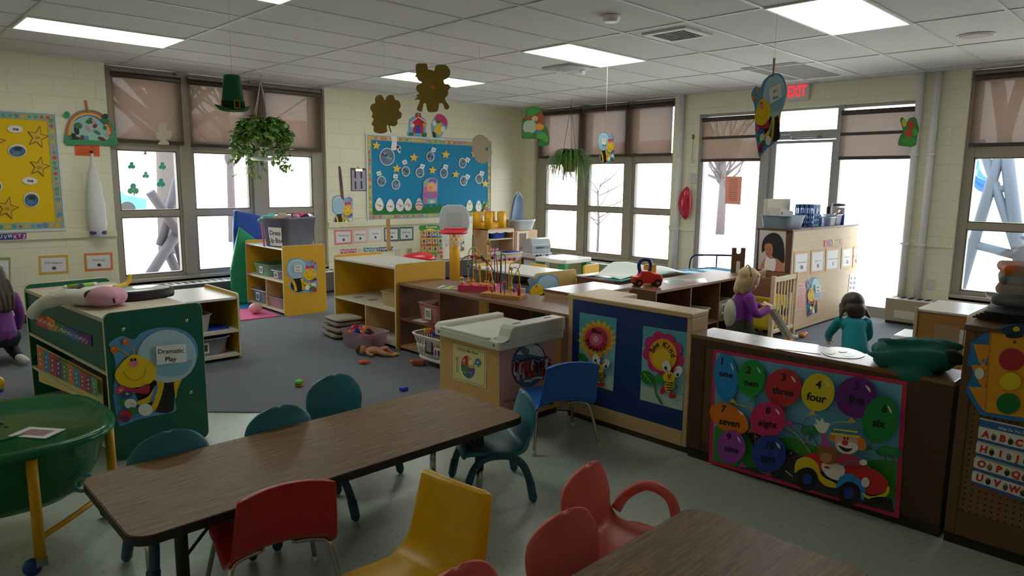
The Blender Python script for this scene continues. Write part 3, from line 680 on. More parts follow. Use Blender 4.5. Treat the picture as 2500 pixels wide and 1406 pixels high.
# low brown stove-like unit behind the blue divider, with a light wooden box side
o = thing('play_table', 'low brown play table with a pale wooden front behind the blue divider', 'table', (4.13, 3.44, .008), 0)
a = MB(C('#8a6a52', .25, 'wood')); a.box(0, .66, 0, .42, .655, .68, .003); a.build('top', o)
a = MB(C('#d2b48c', .5, 'wood')); a.box(.0, .03, .02, .40, .58, .655, .002); a.box(.03, .63, .01, .03, .4, .655, .002); a.build('apron', o)
for x in (.02, .60):
    for y in (.02, .37): a = MB(C('#7a5236', .5, 'wood')); a.box(x, x+.035, y, y+.035, 0, .655, .003); a.build('leg', o)
# ---------------------------------------------------------- green shelf (two end panels, display ledges)
GRN = '#12624f'
o = thing('display_shelf', 'green shelf with rounded end panels and a bee sign on its end', 'shelf', (1.19, 4.87, .008), RAD(4)); GW, GD, GH = .53, 1.47, .80
for s in (-1, 1):
    y = s*GD/2; a = MB(C(GRN, .4, 'paint')); a.prism(rrect(-GW/2+.004, GW/2-.004, .0, GH+.026, .04), y-.011, y+.011); q = a.build('end_panel', o)
    e = MB(C(EDGE, .5)); e.prism(rrect(-GW/2, GW/2, .0, GH+.03, .042), y-.007, y+.007); e.build('edging', q)
    b = MB(C('#cfd2cf', .25, metal=.9))
    for x in (-.17, .17):
        for z in (.73, .30): b.ell((x, y+s*.011, z), (.011, .005, .011), 10, 6)
    tag(b.build('bolt_caps', q), 'chrome bolt caps')
a = MB(C('#cfc6b0', .4)); a.box(-GW/2+.004, GW/2-.004, -GD/2+.011, GD/2-.011, GH-.025, GH-.002, .003); a.build('top', o)
a = MB(C(GRN, .4, 'paint')); a.box(-GW/2+.012, -GW/2+.03, -GD/2+.011, GD/2-.011, .5, GH-.025); a.box(-.01, .01, -GD/2+.011, GD/2-.011, .03, GH-.03); a.build('middle_panel', o)
for z in (.5, .27, .06): a = MB(C('#d8cdb2', .5, 'wood')); a.box(-GW/2+.005, GW/2-.02, -GD/2+.011, GD/2-.011, z-.018, z); a.build('shelf_board', o)
# ============================================================ changing unit
o = thing('changing_unit', 'maple toy changing unit with a white moulded top next to the blue divider', 'changing table', (2.86, 3.02, 0), 0); m = C('#d9a963', .42, 'wood')
a = MB(m); a.box(0, .56, 0, .60, .05, .55, .004); a.build('body', o)
a = MB(C('#3a2f26', .6)); a.box(.02, .56, .03, .58, 0, .05); a.build('plinth', o)
a = MB(C('#d6d5ca', .4, 'plastic'))
a.prism([(x, y) for x, y in rrect(-.03, .565, -.03, .63, .03)], .53, .585, plane='xy')
prof = [(-.03, .58), (.02, .58), (.05, .60), (.075, .66), (.10, .672), (.565, .672), (.565, .58)]
a.prism([(x, z) for x, z in prof], -.03, .085); a.prism([(x, z) for x, z in [(-.03, .58), (.0, .615), (.565, .615), (.565, .58)]], .56, .63)
a.prism([(-.03, .58), (.02, .58), (.0, .6), (-.03, .6)], .085, .56)
q = a.build('moulded_top', o); bv = q.modifiers.new('bev', 'BEVEL'); bv.width = .012; bv.segments = 3; bv.limit_method = 'ANGLE'
s = MB(C('#55544e', .6))
for x in (.13, .42): s.prism(rrect(x, x+.07, .02, .04, .009), .6722, .6732, plane='xy')
tag(s.build('slots', q), 'dark slots in the rim')
s = MB(C('#77776f', .3, metal=.8))
for (x, y, z) in ((-.031, .57, .56), (-.031, .03, .56)): s.ell((x, y, z), (.003, .009, .009), 8, 6)
s.build('screws', q)
# ============================================================ blue divider
o = thing('divider_unit', 'maple framed divider with a dark blue panel and two bee posters', 'divider', (3.42, 2.04, 0), 0); m = C(MAPLE, .4, 'wood')
a = MB(C('#12397c', .5, 'paint')); a.box(.003, .016, .03, .885, .13, .80); a.build('blue_panel', o)
a = MB(m); a.prism([(-.006, 0), (.18, 0), (.18, .60), (.165, .612), (.335, .615), (.345, .63), (.36, .925), (.33, .93), (-.006, .93)], .80, .83, plane='xy'); q = a.build('top', o); bv = q.modifiers.new('bev', 'BEVEL'); bv.width = .006; bv.segments = 2; bv.limit_method = 'ANGLE'
for y0, y1, D_ in ((0, .03, .175), (.885, .92, .32)): a = MB(m); a.box(0, D_, y0, y1, .04, .80, .003); a.build('side_panel', o)
a = MB(m); a.box(-.002, .02, .03, .885, .04, .13, .003); a.build('bottom_rail', o)
a = MB(C('#4a3a2c', .6)); a.box(.015, .3, .0, .92, 0, .04); a.build('plinth', o)
# ============================================================ dark brown counting divider
DBR = '#6e4a2c'
o = thing('counting_cabinet', 'dark wooden cabinet with the balloon counting poster on its side', 'cabinet', (3.40, .735, 0), 0); m = C(DBR, .45, 'wood')
a = MB(m); a.box(0, .22, 0, 1.285, .06, .70, .004); a.build('body', o)
a = MB(C('#8a6848', .22, 'wood')); a.box(-.008, .245, -.0, 1.295, .70, .722, .004); a.build('top', o)
a = MB(C('#4e351f', .5, 'wood')); a.box(-.006, .0, .0, .27, .06, .70, .002); a.box(-.006, .0, 1.2, 1.285, .06, .70, .002); a.box(-.006, 0, .27, 1.2, .06, .115, .002); a.box(-.006, 0, .27, 1.2, .66, .70, .002); a.build('face_frame', o)
a = MB(C('#2c2420', .6)); a.box(.01, .2, 0, 1.285, 0, .06); a.build('kick', o)
# ============================================================ pegboard cabinet
o = thing('pegboard_cabinet', 'brown pegboard-backed cabinet with the traffic light sign at the right edge', 'cabinet', (3.385, -.45, 0), 0); m = C('#6b4a2e', .45, 'wood')
a = MB(m); a.box(.012, .58, 0, 1.165, .05, .955, .003); a.build('body', o)
a = MB(m)
for b in ((0, .03, 1.125, 1.165, .05, .955), (0, .03, 0, .04, .05, .955), (0, .03, .04, 1.125, .05, .16), (0, .03, .04, 1.125, .925, .955)): a.box(*b, .003)
a.build('face_frame', o)
a = MB(m); a.box(-.006, .6, -.006, 1.172, .955, .98, .004); a.build('top', o)
def _peg(nt, N, L, b):
    tc = N.new('ShaderNodeTexCoord'); mp = N.new('ShaderNodeMapping'); mp.inputs['Scale'].default_value = (0, 1/.0254, 1/.0254); L.new(tc.outputs['Object'], mp.inputs[0])
    fr = N.new('ShaderNodeVectorMath'); fr.operation = 'FRACTION'; L.new(mp.outputs[0], fr.inputs[0])
    ds = N.new('ShaderNodeVectorMath'); ds.operation = 'DISTANCE'; ds.inputs[1].default_value = (0, .5, .5); L.new(fr.outputs[0], ds.inputs[0])
    lt = N.new('ShaderNodeMath'); lt.operation = 'LESS_THAN'; lt.inputs[1].default_value = .15; L.new(ds.outputs['Value'], lt.inputs[0])
    mx = N.new('ShaderNodeMix'); mx.data_type = 'RGBA'; mx.inputs[6].default_value = lin('#84603c') + (1,); mx.inputs[7].default_value = lin('#1e150e') + (1,); L.new(lt.outputs[0], mx.inputs[0]); L.new(mx.outputs[2], b.inputs['Base Color']); b.inputs['Roughness'].default_value = .5
a = MB(custom('pegboard', _peg)); a.box(.010, .0125, .04, 1.125, .16, .925); a.build('pegboard_panel', o)
a = MB(C('#241c16', .6)); a.box(.015, .55, 0, 1.165, 0, .05); a.build('kick', o)
# ============================================================ plywood partition cabinet by the door
PLY = '#dcbf98'
o = thing('partition_cabinet', 'tall plywood-sided cabinet standing in front of the glass door', 'cabinet', (6.99, 3.07, .008), 0)
a = MB(C(PLY, .5, 'wood')); a.box(.03, 1.80, 0, .02, .02, 1.08, .002); a.build('plywood_side', o)
a = MB(C('#5e3c2a', .5, 'wood')); a.box(0, .03, -.002, .05, 0, 1.08, .002); a.box(0, .03, .32, .37, 0, 1.08, .002); a.box(0, .03, .05, .32, 0, .3, .002); a.box(0, .03, .05, .32, 1.05, 1.08, .002); a.build('end_frame', o)
a = MB(C('#8a6a4c', .5, 'wood')); a.box(.004, .02, .05, .32, .3, 1.05); a.box(.03, 1.80, .02, .37, .02, 1.06); a.build('carcass', o)
a = MB(C('#6b4632', .4, 'wood')); a.box(-.01, 1.80, -.006, .38, 1.08, 1.10, .003); a.build('top', o)
# ============================================================ water table
o = thing('water_table', 'round green see-through water table on a yellow tube frame at the left edge', 'water table', (.44, 3.5, 0), 0); ax, ay = .37, .41
a = MB(M_GREENTUB); a.lathe([(.02, .205), (.55, .2), (.72, .25), (.86, .36), (.93, .47), (1.0, .485), (1.0, .495), (.94, .497), (.9, .47), (.83, .36), (.69, .26), (.5, .212), (.02, .214)], 40, sq=2.8, ax=ax, ay=ay, caps=False); a.build('tub', o)
a = MB(M_GREENTUB); a.lathe([(1.03, .49), (1.035, .505), (1.0, .515), (.9, .512), (.86, .503), (.3, .503), (.02, .503)], 40, sq=2.8, ax=ax, ay=ay, caps=False); q = a.build('lid', o)
for r_ in (((-.25, -.12, .506), (-.1, -.18, .507), (.04, -.16, .506)), ((-.28, .08, .506), (-.12, .12, .507), (.0, .06, .506))): a = MB(C('#2a7a50', .3)); a.tube(catmull(r_, 6), .006, 6); a.build('rib', q)
YT = C('#e2a412', .4, 'plastic'); LG = ((.02, -.38), (.37, -.05), (-.02, .39), (-.37, .05))
for x, y in LG:
    a = MB(YT); a.cyl((x, y, .06), (x, y, .47), .02, n=12); l = a.build('leg', o)
    a = MB(C('#1d3f8a', .4)); a.lathe([(.0, -.018), (.03, -.018), (.034, 0), (.03, .018), (.0, .018)], 16, (x-.03, y, .034), Matrix.Rotation(PI/2, 3, 'X'), caps=False); a.build('caster', l)
    a = MB(C('#8b8d8c', .35, metal=.7)); a.box(x-.02, x+.022, y-.02, y+.02, .03, .065, .004); a.build('caster_fork', l)
a = MB(YT); a.tube([(x, y, .455) for x, y in LG], .014, 8, True); a.tube(catmull([(LG[0][0], LG[0][1], .14), (.22, -.26, .17), (LG[1][0], LG[1][1], .155)], 6), .012, 8); a.tube(catmull([(LG[2][0], LG[2][1], .14), (-.2, .22, .17), (LG[3][0], LG[3][1], .155)], 6), .012, 8); a.build('frame', o)
a = MB(C('#3d8f8f', .3)); a.tube([(.2+.035*math.cos(t), -.32, .3+.035*math.sin(t)) for t in (2*PI*i/14 for i in range(14))], .009, 6, True); a.build('drain_ring', o)
# ============================================================ printed art, posters and boards
def face(loc, rz, lp, ln, off=.0015):
    R = Matrix.Rotation(rz, 3, 'Z'); n = R @ Vector(ln); return ('p', Vector(loc) + R @ Vector(lp) + n*off, n)
def bee(A, T, card=None, mirror=False):
    """bumble bee cutout with a round wing, drawn in its own 700 x 760 frame; T: affine to the pixels in use"""
    A.aff = T; n = 26
    out = [(850, 640), (890, 600), (950, 575), (1000, 590), (1050, 600), (1110, 545), (1250, 510), (1400, 520), (1510, 590), (1545, 700), (1520, 800), (1440, 880), (1385, 980), (1365, 1080), (1370, 1160), (1250, 1190), (1100, 1220), (1000, 1255), (930, 1275), (905, 1180), (885, 1040), (895, 900), (900, 780), (870, 690)]
    A.curve('#5ea3d6', out, .003, 3)
    A.curve('#16120f', [(1060, 980), (1180, 900), (1370, 900), (1360, 1060), (1340, 1165), (1200, 1165), (1080, 1080)], n=4)
    A.curve('#f2c40c', [(1225, 880), (1280, 880), (1270, 1000), (1215, 1150), (1175, 1140), (1220, 1020)], n=4); A.curve('#f2c40c', [(1355, 860), (1425, 870), (1385, 990), (1368, 1060)], n=4)
    A.ell('#c9d3d8', 1300, 735, 232, 205); A.ell('#b9dcee', 1305, 715, 222, 190); A.curve('#8fc2e0', [(1210, 800), (1400, 790), (1500, 760), (1440, 870), (1300, 890), (1210, 860)], n=4)
    A.line('#d9a010', [(915, 680), (960, 690), (1000, 725)], 10); A.line('#d9a010', [(1005, 640), (1040, 680), (1045, 720)], 10)
    A.ell('#f0701c', 888, 681, 30); A.ell('#f0701c', 977, 621, 27); A.ell('#ffc08a', 880, 672, 9); A.ell('#ffc08a', 970, 613, 8)
    A.curve('#f8cf0e', [(890, 880), (940, 790), (1000, 735), (1050, 718), (1110, 740), (1200, 800), (1213, 870), (1170, 940), (1060, 975), (950, 965)], n=5)
    A.line('#c99a0a', [(955, 850), (985, 895), (1035, 920), (1085, 910), (1125, 875), (1132, 830)], 7)
    A.ell('#20180f', 1023, 762, 9, 14); A.ell('#20180f', 1048, 758, 9, 14); A.ell('#ef7fa0', 1038, 790, 38, 24)
    A.curve('#c8203e', [(1060, 985), (1150, 945), (1155, 1020), (1070, 1015), (1000, 1010), (930, 990), (940, 955), (1000, 975)], n=4)
    A.ell('#d94a86', 930, 995, 42, 32); A.ell('#f2c40c', 935, 994, 14, 11); A.ell('#2a4aa8', 985, 1025, 48, 26); A.ell('#f2c40c', 985, 1022, 13, 9)
    A.curve('#f2c40c', [(1060, 1085), (1150, 1040), (1205, 960), (1240, 980), (1180, 1075), (1090, 1110)], n=4); A.line('#4f94cc', [(1210, 960), (1200, 1020), (1170, 1080)], 26)
    A.ell('#2f8a3a', 950, 1090, 34, 22, -40); A.ell('#f6f4ee', 1010, 1100, 48, 40); A.ell('#f6f4ee', 1125, 1145, 56, 48); A.line('#a9a49a', [(1010, 1090), (1045, 1115)], 5)
    A.ell('#2f8a3a', 1030, 1150, 40, 24, 20); A.curve('#c8203e', [(925, 1180), (970, 1145), (1015, 1165), (1010, 1215), (950, 1240), (925, 1220)], n=3); A.ell('#7a1c66', 965, 1215, 38, 28)
    if card:
        A.poly('#f4f3ee', [(1205, 650), (1440, 630), (1445, 770), (1212, 798)])
        for i, l in enumerate(card): A.text('#26262a', l, 1320, 690+i*62 if len(card) > 1 else 710, 36, -3, 1.08, .012)
    A.aff = None
def bee2(A, T, card=None):
    """rounder bee: wing at the left, bow-tied head at the right"""
    A.aff = T
    A.curve('#7fb8e0', [(565, 640), (600, 605), (680, 600), (730, 625), (775, 610), (820, 640), (818, 760), (822, 880), (740, 892), (640, 895), (600, 860), (580, 830), (610, 780), (565, 740)], .003, 3)
    A.ell('#161210', 662, 828, 66, 62)
    for q in ((615, 790, 640, 880, 22), (690, 775, 705, 870, 24)): A.line('#f2c40c', [(q[0], q[1]), ((q[0]+q[2])/2+6, (q[1]+q[3])/2), (q[2], q[3])], q[4])
    A.ell('#dfe8ea', 650, 690, 85, 82); A.ell('#a9d2ea', 648, 694, 78, 74)
    A.ell('#e85a28', 780, 622, 10); A.ell('#e85a28', 808, 640, 10); A.line('#d9a010', [(780, 630), (770, 670)], 4); A.line('#d9a010', [(805, 648), (785, 675)], 4)
    A.curve('#f8cf0e', [(700, 740), (720, 700), (760, 680), (800, 700), (812, 745), (785, 780), (735, 785)], n=4)
    A.ell('#ee7d9a', 758, 692, 12, 9); A.ell('#ee7d9a', 730, 722, 8); A.ell('#ee7d9a', 792, 715, 8); A.line('#c08a08', [(735, 752), (760, 766), (788, 750)], 4)
    A.poly('#d0356a', [(722, 655), (755, 668), (798, 655), (792, 690), (757, 676), (726, 690)])
    A.line('#f2c40c', [(700, 800), (730, 825), (765, 815)], 18); A.ell('#f6f4ee', 738, 850, 24, 22); A.ell('#f6f4ee', 790, 825, 22, 18)
    A.ell('#2f8a3a', 775, 855, 26, 16, -30); A.ell('#c8203e', 800, 868, 18, 18); A.ell('#2a4aa8', 800, 778, 16, 12); A.ell('#c8203e', 780, 790, 12, 9)
    if card:
        A.poly('#f4f3ee', [(620, 660), (685, 655), (688, 715), (622, 718)])
        for i, l in enumerate(card): A.text('#26262a', l, 653, 674+i*26, 13, -2, 1.0, .01)
    A.aff = None
def aff(sx, ox, sy, oy, kx=0, ky=0): return (sx, kx, ox, ky, sy, oy)
# ---- green shelf art
GL, GRZ = (1.19, 4.87, .008), RAD(4)
A = Art(face(GL, GRZ, (0, -GD/2-.011, 0), (0, -1, 0)), (0, 640, 3.195)); bee(A, (1, 0, 0, 0, 1, 0), ('Dramatic', 'Play'))
A.done('bee_sign', 'large bee sign reading Dramatic Play on the end of the green shelf', 'sign')
A = Art(face(GL, GRZ, (-GW/2+.012, 0, 0), (-1, 0, 0)), (0, 640, 3.195))
q = [(280, 400), (430, 455), (450, 548), (290, 490)]; A.poly('#d8473a', q, .001); A.poly('#e98a2a', [(365, 412), (430, 455), (450, 548), (375, 522)]); A.poly('#3c8a4a', [(430, 455), (500, 490), (515, 575), (450, 548)]); A.poly('#2f6fb4', [(500, 490), (605, 540), (620, 628), (515, 575)]); A.poly('#6a2f8a', [(605, 540), (715, 570), (720, 660), (620, 628)])
for i, ch in enumerate('ABCDEFGHIJKLMNOPQRSTUVWXYZ'): A.text('#f2efe6', ch, 300+i*16.2, 440+i*6.9+(9 if i % 2 else 0), 26, 22, .62, .02)
A.done('alphabet_strip', 'rainbow alphabet strip on the long side of the green shelf', 'alphabet strip')
A = Art(face(GL, GRZ, (-GW/2+.012, 0, 0), (-1, 0, 0)), (0, 640, 3.195))
A.poly('#e3cf72', [(285, 640), (795, 905), (810, 1125), (305, 930)], .001)
cs = ['#e07a3a', '#3a8fc2', '#c23a4a', '#7a3a8a', '#4a9a4a', '#e07a3a', '#3a8fc2', '#c23a4a', '#7a3a6a', '#59a070']
for i, c_ in enumerate(cs):
    u = i/10; u2 = (i+.94)/10; L0 = lambda t: (288+507*t, 650+262*t); L1 = lambda t: (300+505*t, 830+220*t)
    A.poly(c_, [L0(u), L0(u2), L1(u2), L1(u)])
    for j in range(3): p0 = L0(u+.045); p1 = L1(u+.045); t = .3+.22*j; A.ell('#e9e4da', p0[0]*(1-t)+p1[0]*t, p0[1]*(1-t)+p1[1]*t, 6, 9)
A.done('number_chart', 'colourful striped number chart inside the green shelf', 'chart')
# ---- bees on the other units
L1 = Vector((3.595, 7.885, .008)); A = Art(face(L1, RAD(-91), (1.03/2, .26, 0), (1, 0, 0)), (540, 460, 3.515)); bee2(A, (1, 0, 0, 0, 1, 0), ('Quiet', 'Area'))
A.done('bee_sign', 'bee sign on the end of the yellow shelf under the dress up tote', 'sign')
A = Art(face((5.08, 5.35, .008), RAD(-92), (1.02/2, .3, 0), (1, 0, 0)), (1100, 480, 5.625)); bee(A, aff(.62, 1190-.62*1065, .62, 1180-.62*690))
A.done('bee_sign', 'pale blue bee sign on the end of the white-topped shelf', 'sign')
PL = ('y', 3.07-.0035); CR = (1640, 450, 3.605)
A = Art(PL, CR); bee(A, (.19, 0, 1020-.0, .03, .47, 570-30), ('Block', 'Area')); A.done('bee_sign', 'bee sign low on the plywood side of the tall cabinet', 'sign')
for i, (x0, x1, y0, y1) in enumerate(((1080, 1205, 595, 800), (1228, 1345, 580, 790), (1360, 1475, 565, 770), (1497, 1592, 555, 745), (1600, 1638, 548, 735))):
    A = Art(PL, CR); dy = -9; A.poly('#d8a86a', [(x0, y0), (x1, y0+dy), (x1-10, y1+dy*1.5), (x0-8, y1)], .001); A.poly('#f0f2f6', [(x0+10, y0+22), (x1-10, y0+18+dy), (x1-20, y1-22+dy*1.5), (x0+4, y1-22)])
    cx = (x0+x1)/2; cy = (y0+y1)/2; A.text('#50545c', ('I can share', 'Line up', 'Wash hands', 'Listen', 'Be kind')[i], cx, cy-12, 13, -5, 1.0); A.ell(('#9a5a4a', '#4a4a54', '#8a7a6a', '#6a6a70', '#7a6a5a')[i], cx, cy+32, (13, 8, 6, 10, 9)[i], 18)
    A.done('rule_card', ('tan-bordered rule card nearest the corner post of the plywood cabinet', 'second tan-bordered rule card on the plywood cabinet', 'middle tan-bordered rule card on the plywood cabinet', 'fourth tan-bordered rule card on the plywood cabinet', 'last tan-bordered rule card at the bright end of the plywood cabinet')[i], 'card', 'rule cards on the plywood cabinet')
A = Art(PL, CR); A.poly('#f2b8b0', [(1083, 872), (1178, 862), (1165, 1110), (1060, 1120)], .001); A.text('#a06a64', 'Notes', 1125, 893, 13, -4)
for k in range(9): A.line('#c48a82', [(1090-k*1.6, 925+k*20), (1160-k*1.4, 916+k*20)], 4)
A.done('pink_notice', 'pink typed notice on the plywood cabinet beside the bee', 'notice')
A = Art(PL, CR); A.poly('#f2f2f4', [(1568, 790), (1630, 783), (1618, 950), (1552, 958)], .001)
for k in range(6): A.ell('#6a6e78', 1580+(k % 2)*30-(k//2)*4, 825+(k//2)*42, 8, 13)
A.done('picture_sheet', 'white picture sheet on the plywood cabinet above the crouching child', 'sheet')
A = Art(PL, CR); A.poly('#d8483a', [(1343, 492), (1383, 489), (1383, 548), (1343, 552)], .001); 
for k, c_ in enumerate(('#7a4ab0', '#e2b02a', '#8ab04a', '#d86a3a')): A.poly(c_, [(1383+k*30, 489-k*2), (1412+k*30, 487-k*2), (1412+k*30, 545-k*3), (1383+k*30, 548-k*3)])
for k, ch in enumerate('LIBRARY'): A.text('#f6f2ea', ch, 1358+k*21, 520-k*2, 22, -4)
A.done('word_strip', 'multicoloured word strip at the top of the plywood cabinet', 'strip')
# girl photograph on the cabinet end
A = Art(('x', 6.99-.0035), CR); A.poly('#cfc9c8', [(775, 398), (1008, 402), (992, 768), (760, 745)], .001)
A.curve('#c98a74', [(780, 750), (820, 650), (905, 640), (975, 680), (985, 765), (880, 760)], n=4); A.curve('#f4f0f0', [(818, 748), (830, 640), (870, 655), (915, 660), (905, 760), (860, 755)], n=3)
A.curve('#26242c', [(795, 600), (805, 490), (870, 430), (940, 440), (985, 520), (990, 690), (930, 655), (890, 640), (850, 560)], n=4)
A.curve('#bd7d62', [(822, 530), (880, 525), (890, 600), (865, 645), (840, 630), (822, 590)], n=4); A.line('#4a2c22', [(828, 565), (842, 566)], 4); A.line('#4a2c22', [(855, 566), (872, 562)], 4); A.ell('#a0503f', 848, 615, 10, 4)
A.done('portrait_poster', 'poster of a dark-haired child looking down, on the cabinet end', 'poster')
# ---- changing unit posters
CR = (780, 600, 3.516); A = Art(('x', 2.86-.0015), CR)
A.poly('#e9e2c8', [(1148, 838), (1433, 908), (1428, 1222), (1146, 1142)], .001); A.poly('#8a8a4a', [(1158, 852), (1424, 918), (1418, 1208), (1156, 1134)]); A.poly('#e6dd9a', [(1161, 856), (1421, 921), (1415, 1203), (1159, 1130)])
A.text('#4a4a40', 'USDA My Plate', 1275, 905, 21, 14, 1.0); A.ell('#f2f0e8', 1278, 1038, 68, 108, 0)
cx, cy = 1278, 1038
def wedge(c_, a0, a1): A.poly(c_, [(cx, cy)] + [(cx+60*math.cos(RAD(a)), cy+97*math.sin(RAD(a))+.24*60*math.cos(RAD(a))) for a in range(a0, a1+1, 10)])
wedge('#c23a34', 180, 270); wedge('#e2b23a', 270, 360); wedge('#6a5a9a', 0, 90); wedge('#4a8a4a', 90, 180)
A.ell('#4a7ab0', 1364, 1000, 26, 34); A.ell('#e8c25a', 1364, 1000, 12, 8); A.ell('#f4ead0', 1308, 1000, 20, 22); A.ell('#e8a0a0', 1250, 985, 12, 20); A.line('#6a6a4a', [(1188, 950), (1188, 1085)], 5); A.line('#6a6a4a', [(1180, 950), (1180, 985)], 3); A.line('#6a6a4a', [(1196, 952), (1196, 985)], 3)
for t, x_, y_ in (('Fruits', 1250, 1012), ('Grains', 1308, 1040), ('Vegetables', 1248, 1080), ('Protein', 1305, 1085), ('Dairy', 1364, 1022)): A.text('#f4f0e0', t, x_, y_, 9, 14)
A.done('plate_poster', 'cream poster of a divided food plate on the changing unit end', 'poster')
A = Art(('y', 3.02-.0015), CR); A.poly('#dba79a', [(1540, 862), (2030, 735), (2025, 1270), (1545, 1400)], .001)
A.ell('#3a5a8a', 1797, 1020, 150, 196, 12); A.ell('#5a7fae', 1800, 1025, 140, 185, 12); A.curve('#dfe6ee', [(1690, 930), (1790, 850), (1890, 870), (1920, 950), (1800, 930)], n=4); A.curve('#6a8a5a', [(1720, 900), (1760, 870), (1800, 900), (1770, 940)], n=3)
rn = random.Random(4)
for k in range(26):
    x = 1665+k*10.6; y = 1060+rn.uniform(-45, 40)-(x-1665)*.12; c_ = rn.choice(['#c23a3a', '#e8e4e0', '#b05a4a', '#2a2a4a', '#d8483a', '#7a2a3a', '#e0b0a0'])
    A.curve(c_, [(x-14, y+60), (x-12, y-10), (x, y-24), (x+12, y-10), (x+14, y+60)], n=2); A.ell(rn.choice(['#c98a6a', '#8a5a42', '#e0b090']), x, y-36, 9, 13); A.ell('#2a2020', x, y-46, 9, 8)
for k in range(7): A.ell('#e4ecf2', 1720+k*22, 1150-k*6+rn.uniform(-8, 8), 14, 9, -20)
A.text('#4a3a3a', 'We all smile in the same language', 1785, 1265, 30, -13, .92)
A.done('globe_poster', 'pink poster of people around a globe, behind the blue chair', 'poster')
# ---- Bee posters on the blue divider
def bee_small(A, x, y, k=1.0):
    E_ = lambda c_, dx, dy, rx, ry=None, rot=0: A.ell(c_, x+dx*k, y+dy*k, rx*k, (ry or rx)*k, rot)
    A.line('#1a1a1a', [(x-5*k, y+60*k), (x-45*k, y+95*k)], 6*k); A.line('#1a1a1a', [(x+5*k, y+115*k), (x+15*k, y+150*k)], 6*k); E_('#c8242c', -55, 120, 22, 32, 20); E_('#c8242c', 22, 165, 32, 22, 0); A.line('#1a1a1a', [(x+32*k, y+60*k), (x+62*k, y+85*k), (x+50*k, y+105*k)], 6*k)
    E_('#e9c417', 0, 80, 38, 55, 18)
    for i in range(4): A.line('#1c1812', [(x-32*k+i*4*k, y+48*k+i*22*k), (x+30*k, y+60*k+i*20*k)], 9*k)
    E_('#f3f3ee', -22, -75, 36, 52, -14); E_('#f3f3ee', 72, -35, 34, 48, 22); A.line('#1a1a1a', [(x-10*k, y-30*k), (x-30*k, y-80*k)], 5*k); A.line('#1a1a1a', [(x+30*k, y-25*k), (x+60*k, y-60*k)], 5*k); E_('#1a1a1a', -28, -66, 11, 13); E_('#1a1a1a', 72, -10, 11, 13)
    A.curve('#f6d118', [(x-45*k, y-10*k), (x-5*k, y-38*k), (x+45*k, y-12*k), (x+44*k, y+38*k), (x, y+52*k), (x-42*k, y+30*k)], n=4); E_('#2a2416', -4, -6, 6, 10); E_('#2a2416', 14, -8, 6, 10); E_('#c8242c', 4, 10, 11, 9); A.line('#b05a18', [(x-22*k, y+22*k), (x+6*k, y+34*k), (x+30*k, y+18*k)], 4*k)
def arc_text(A, txt, cx, cy, r, a0, a1, h, col='#1c1a18', inside=False, ky=1.0):
    for i, ch in enumerate(txt):
        a = a0 + (a1-a0)*i/max(1, len(txt)-1); 
        if ch != ' ': A.text(col, ch, cx + r*math.sin(RAD(a)), cy - r*ky*math.cos(RAD(a)) + .22*r*math.sin(RAD(a)), h, (a if not inside else a-180)+10, .95, .02)
CR = (1080, 700, 3.195); PX = ('x', 3.42+.003-.0015)
A = Art(PX, CR); A.poly('#8fc9d0', [(1072, 200), (1362, 248), (1332, 815), (1062, 735)], .001); A.poly('#5fb0c8', [(1072, 203), (1361, 250), (1355, 400), (1068, 350)]); A.poly('#bfd8c8', [(1066, 640), (1338, 705), (1332, 812), (1062, 732)])
A.star('#f0c020', 1210, 405, 155, 5, .76, 18); A.star('#e8902a', 1208, 405, 116, 0, .9, 18); A.ell('#c9305e', 1205, 405, 88, 92); A.ell('#e06a8a', 1203, 408, 50, 52); A.ell('#f4b8c4', 1200, 408, 22, 24)
A.text('#1c1a18', 'Bee', 1208, 350, 34, 12, 1.05, .02); arc_text(A, 'Truthful', 1204, 408, 82, 250, 112, 34, inside=True)
A.ell('#2f8a3a', 1100, 550, 42, 26, 40); A.line('#2f8a3a', [(1165, 640), (1190, 740), (1210, 780)], 12); A.curve('#e8902a', [(1140, 500), (1200, 540), (1270, 510), (1240, 560), (1170, 560)], n=3); bee_small(A, 1232, 625, .82)
A.done('bee_poster', 'Bee Truthful poster with a yellow sunburst on the blue divider', 'poster')
A = Art(PX, CR); A.poly('#8fc9d0', [(1567, 305), (1912, 358), (1873, 968), (1542, 880)], .001); A.poly('#5fb0c8', [(1567, 308), (1911, 361), (1900, 540), (1560, 470)]); A.poly('#c4dcd0', [(1548, 770), (1880, 850), (1873, 965), (1543, 878)])
for i in range(9): a = i*40+10; A.ell('#d42f72', 1728+112*math.cos(RAD(a)), 525+118*math.sin(RAD(a))+26*math.cos(RAD(a)), 52, 58)
A.ell('#f2b516', 1727, 530, 108, 128, -8); A.ell('#f8cf30', 1720, 560, 70, 75, -8); arc_text(A, 'Bee Kind', 1727, 545, 86, -72, 72, 42, ky=1.15)
A.ell('#2f8a3a', 1606, 705, 62, 46, 42); A.line('#e8d84a', [(1580, 670), (1640, 745)], 4); A.ell('#3a9a48', 1700, 720, 36, 40, 10); A.line('#2f8a3a', [(1660, 740), (1680, 840), (1722, 912)], 14); bee_small(A, 1785, 690, .95)
A.done('bee_poster', 'Bee Kind poster with a pink flower on the blue divider', 'poster')
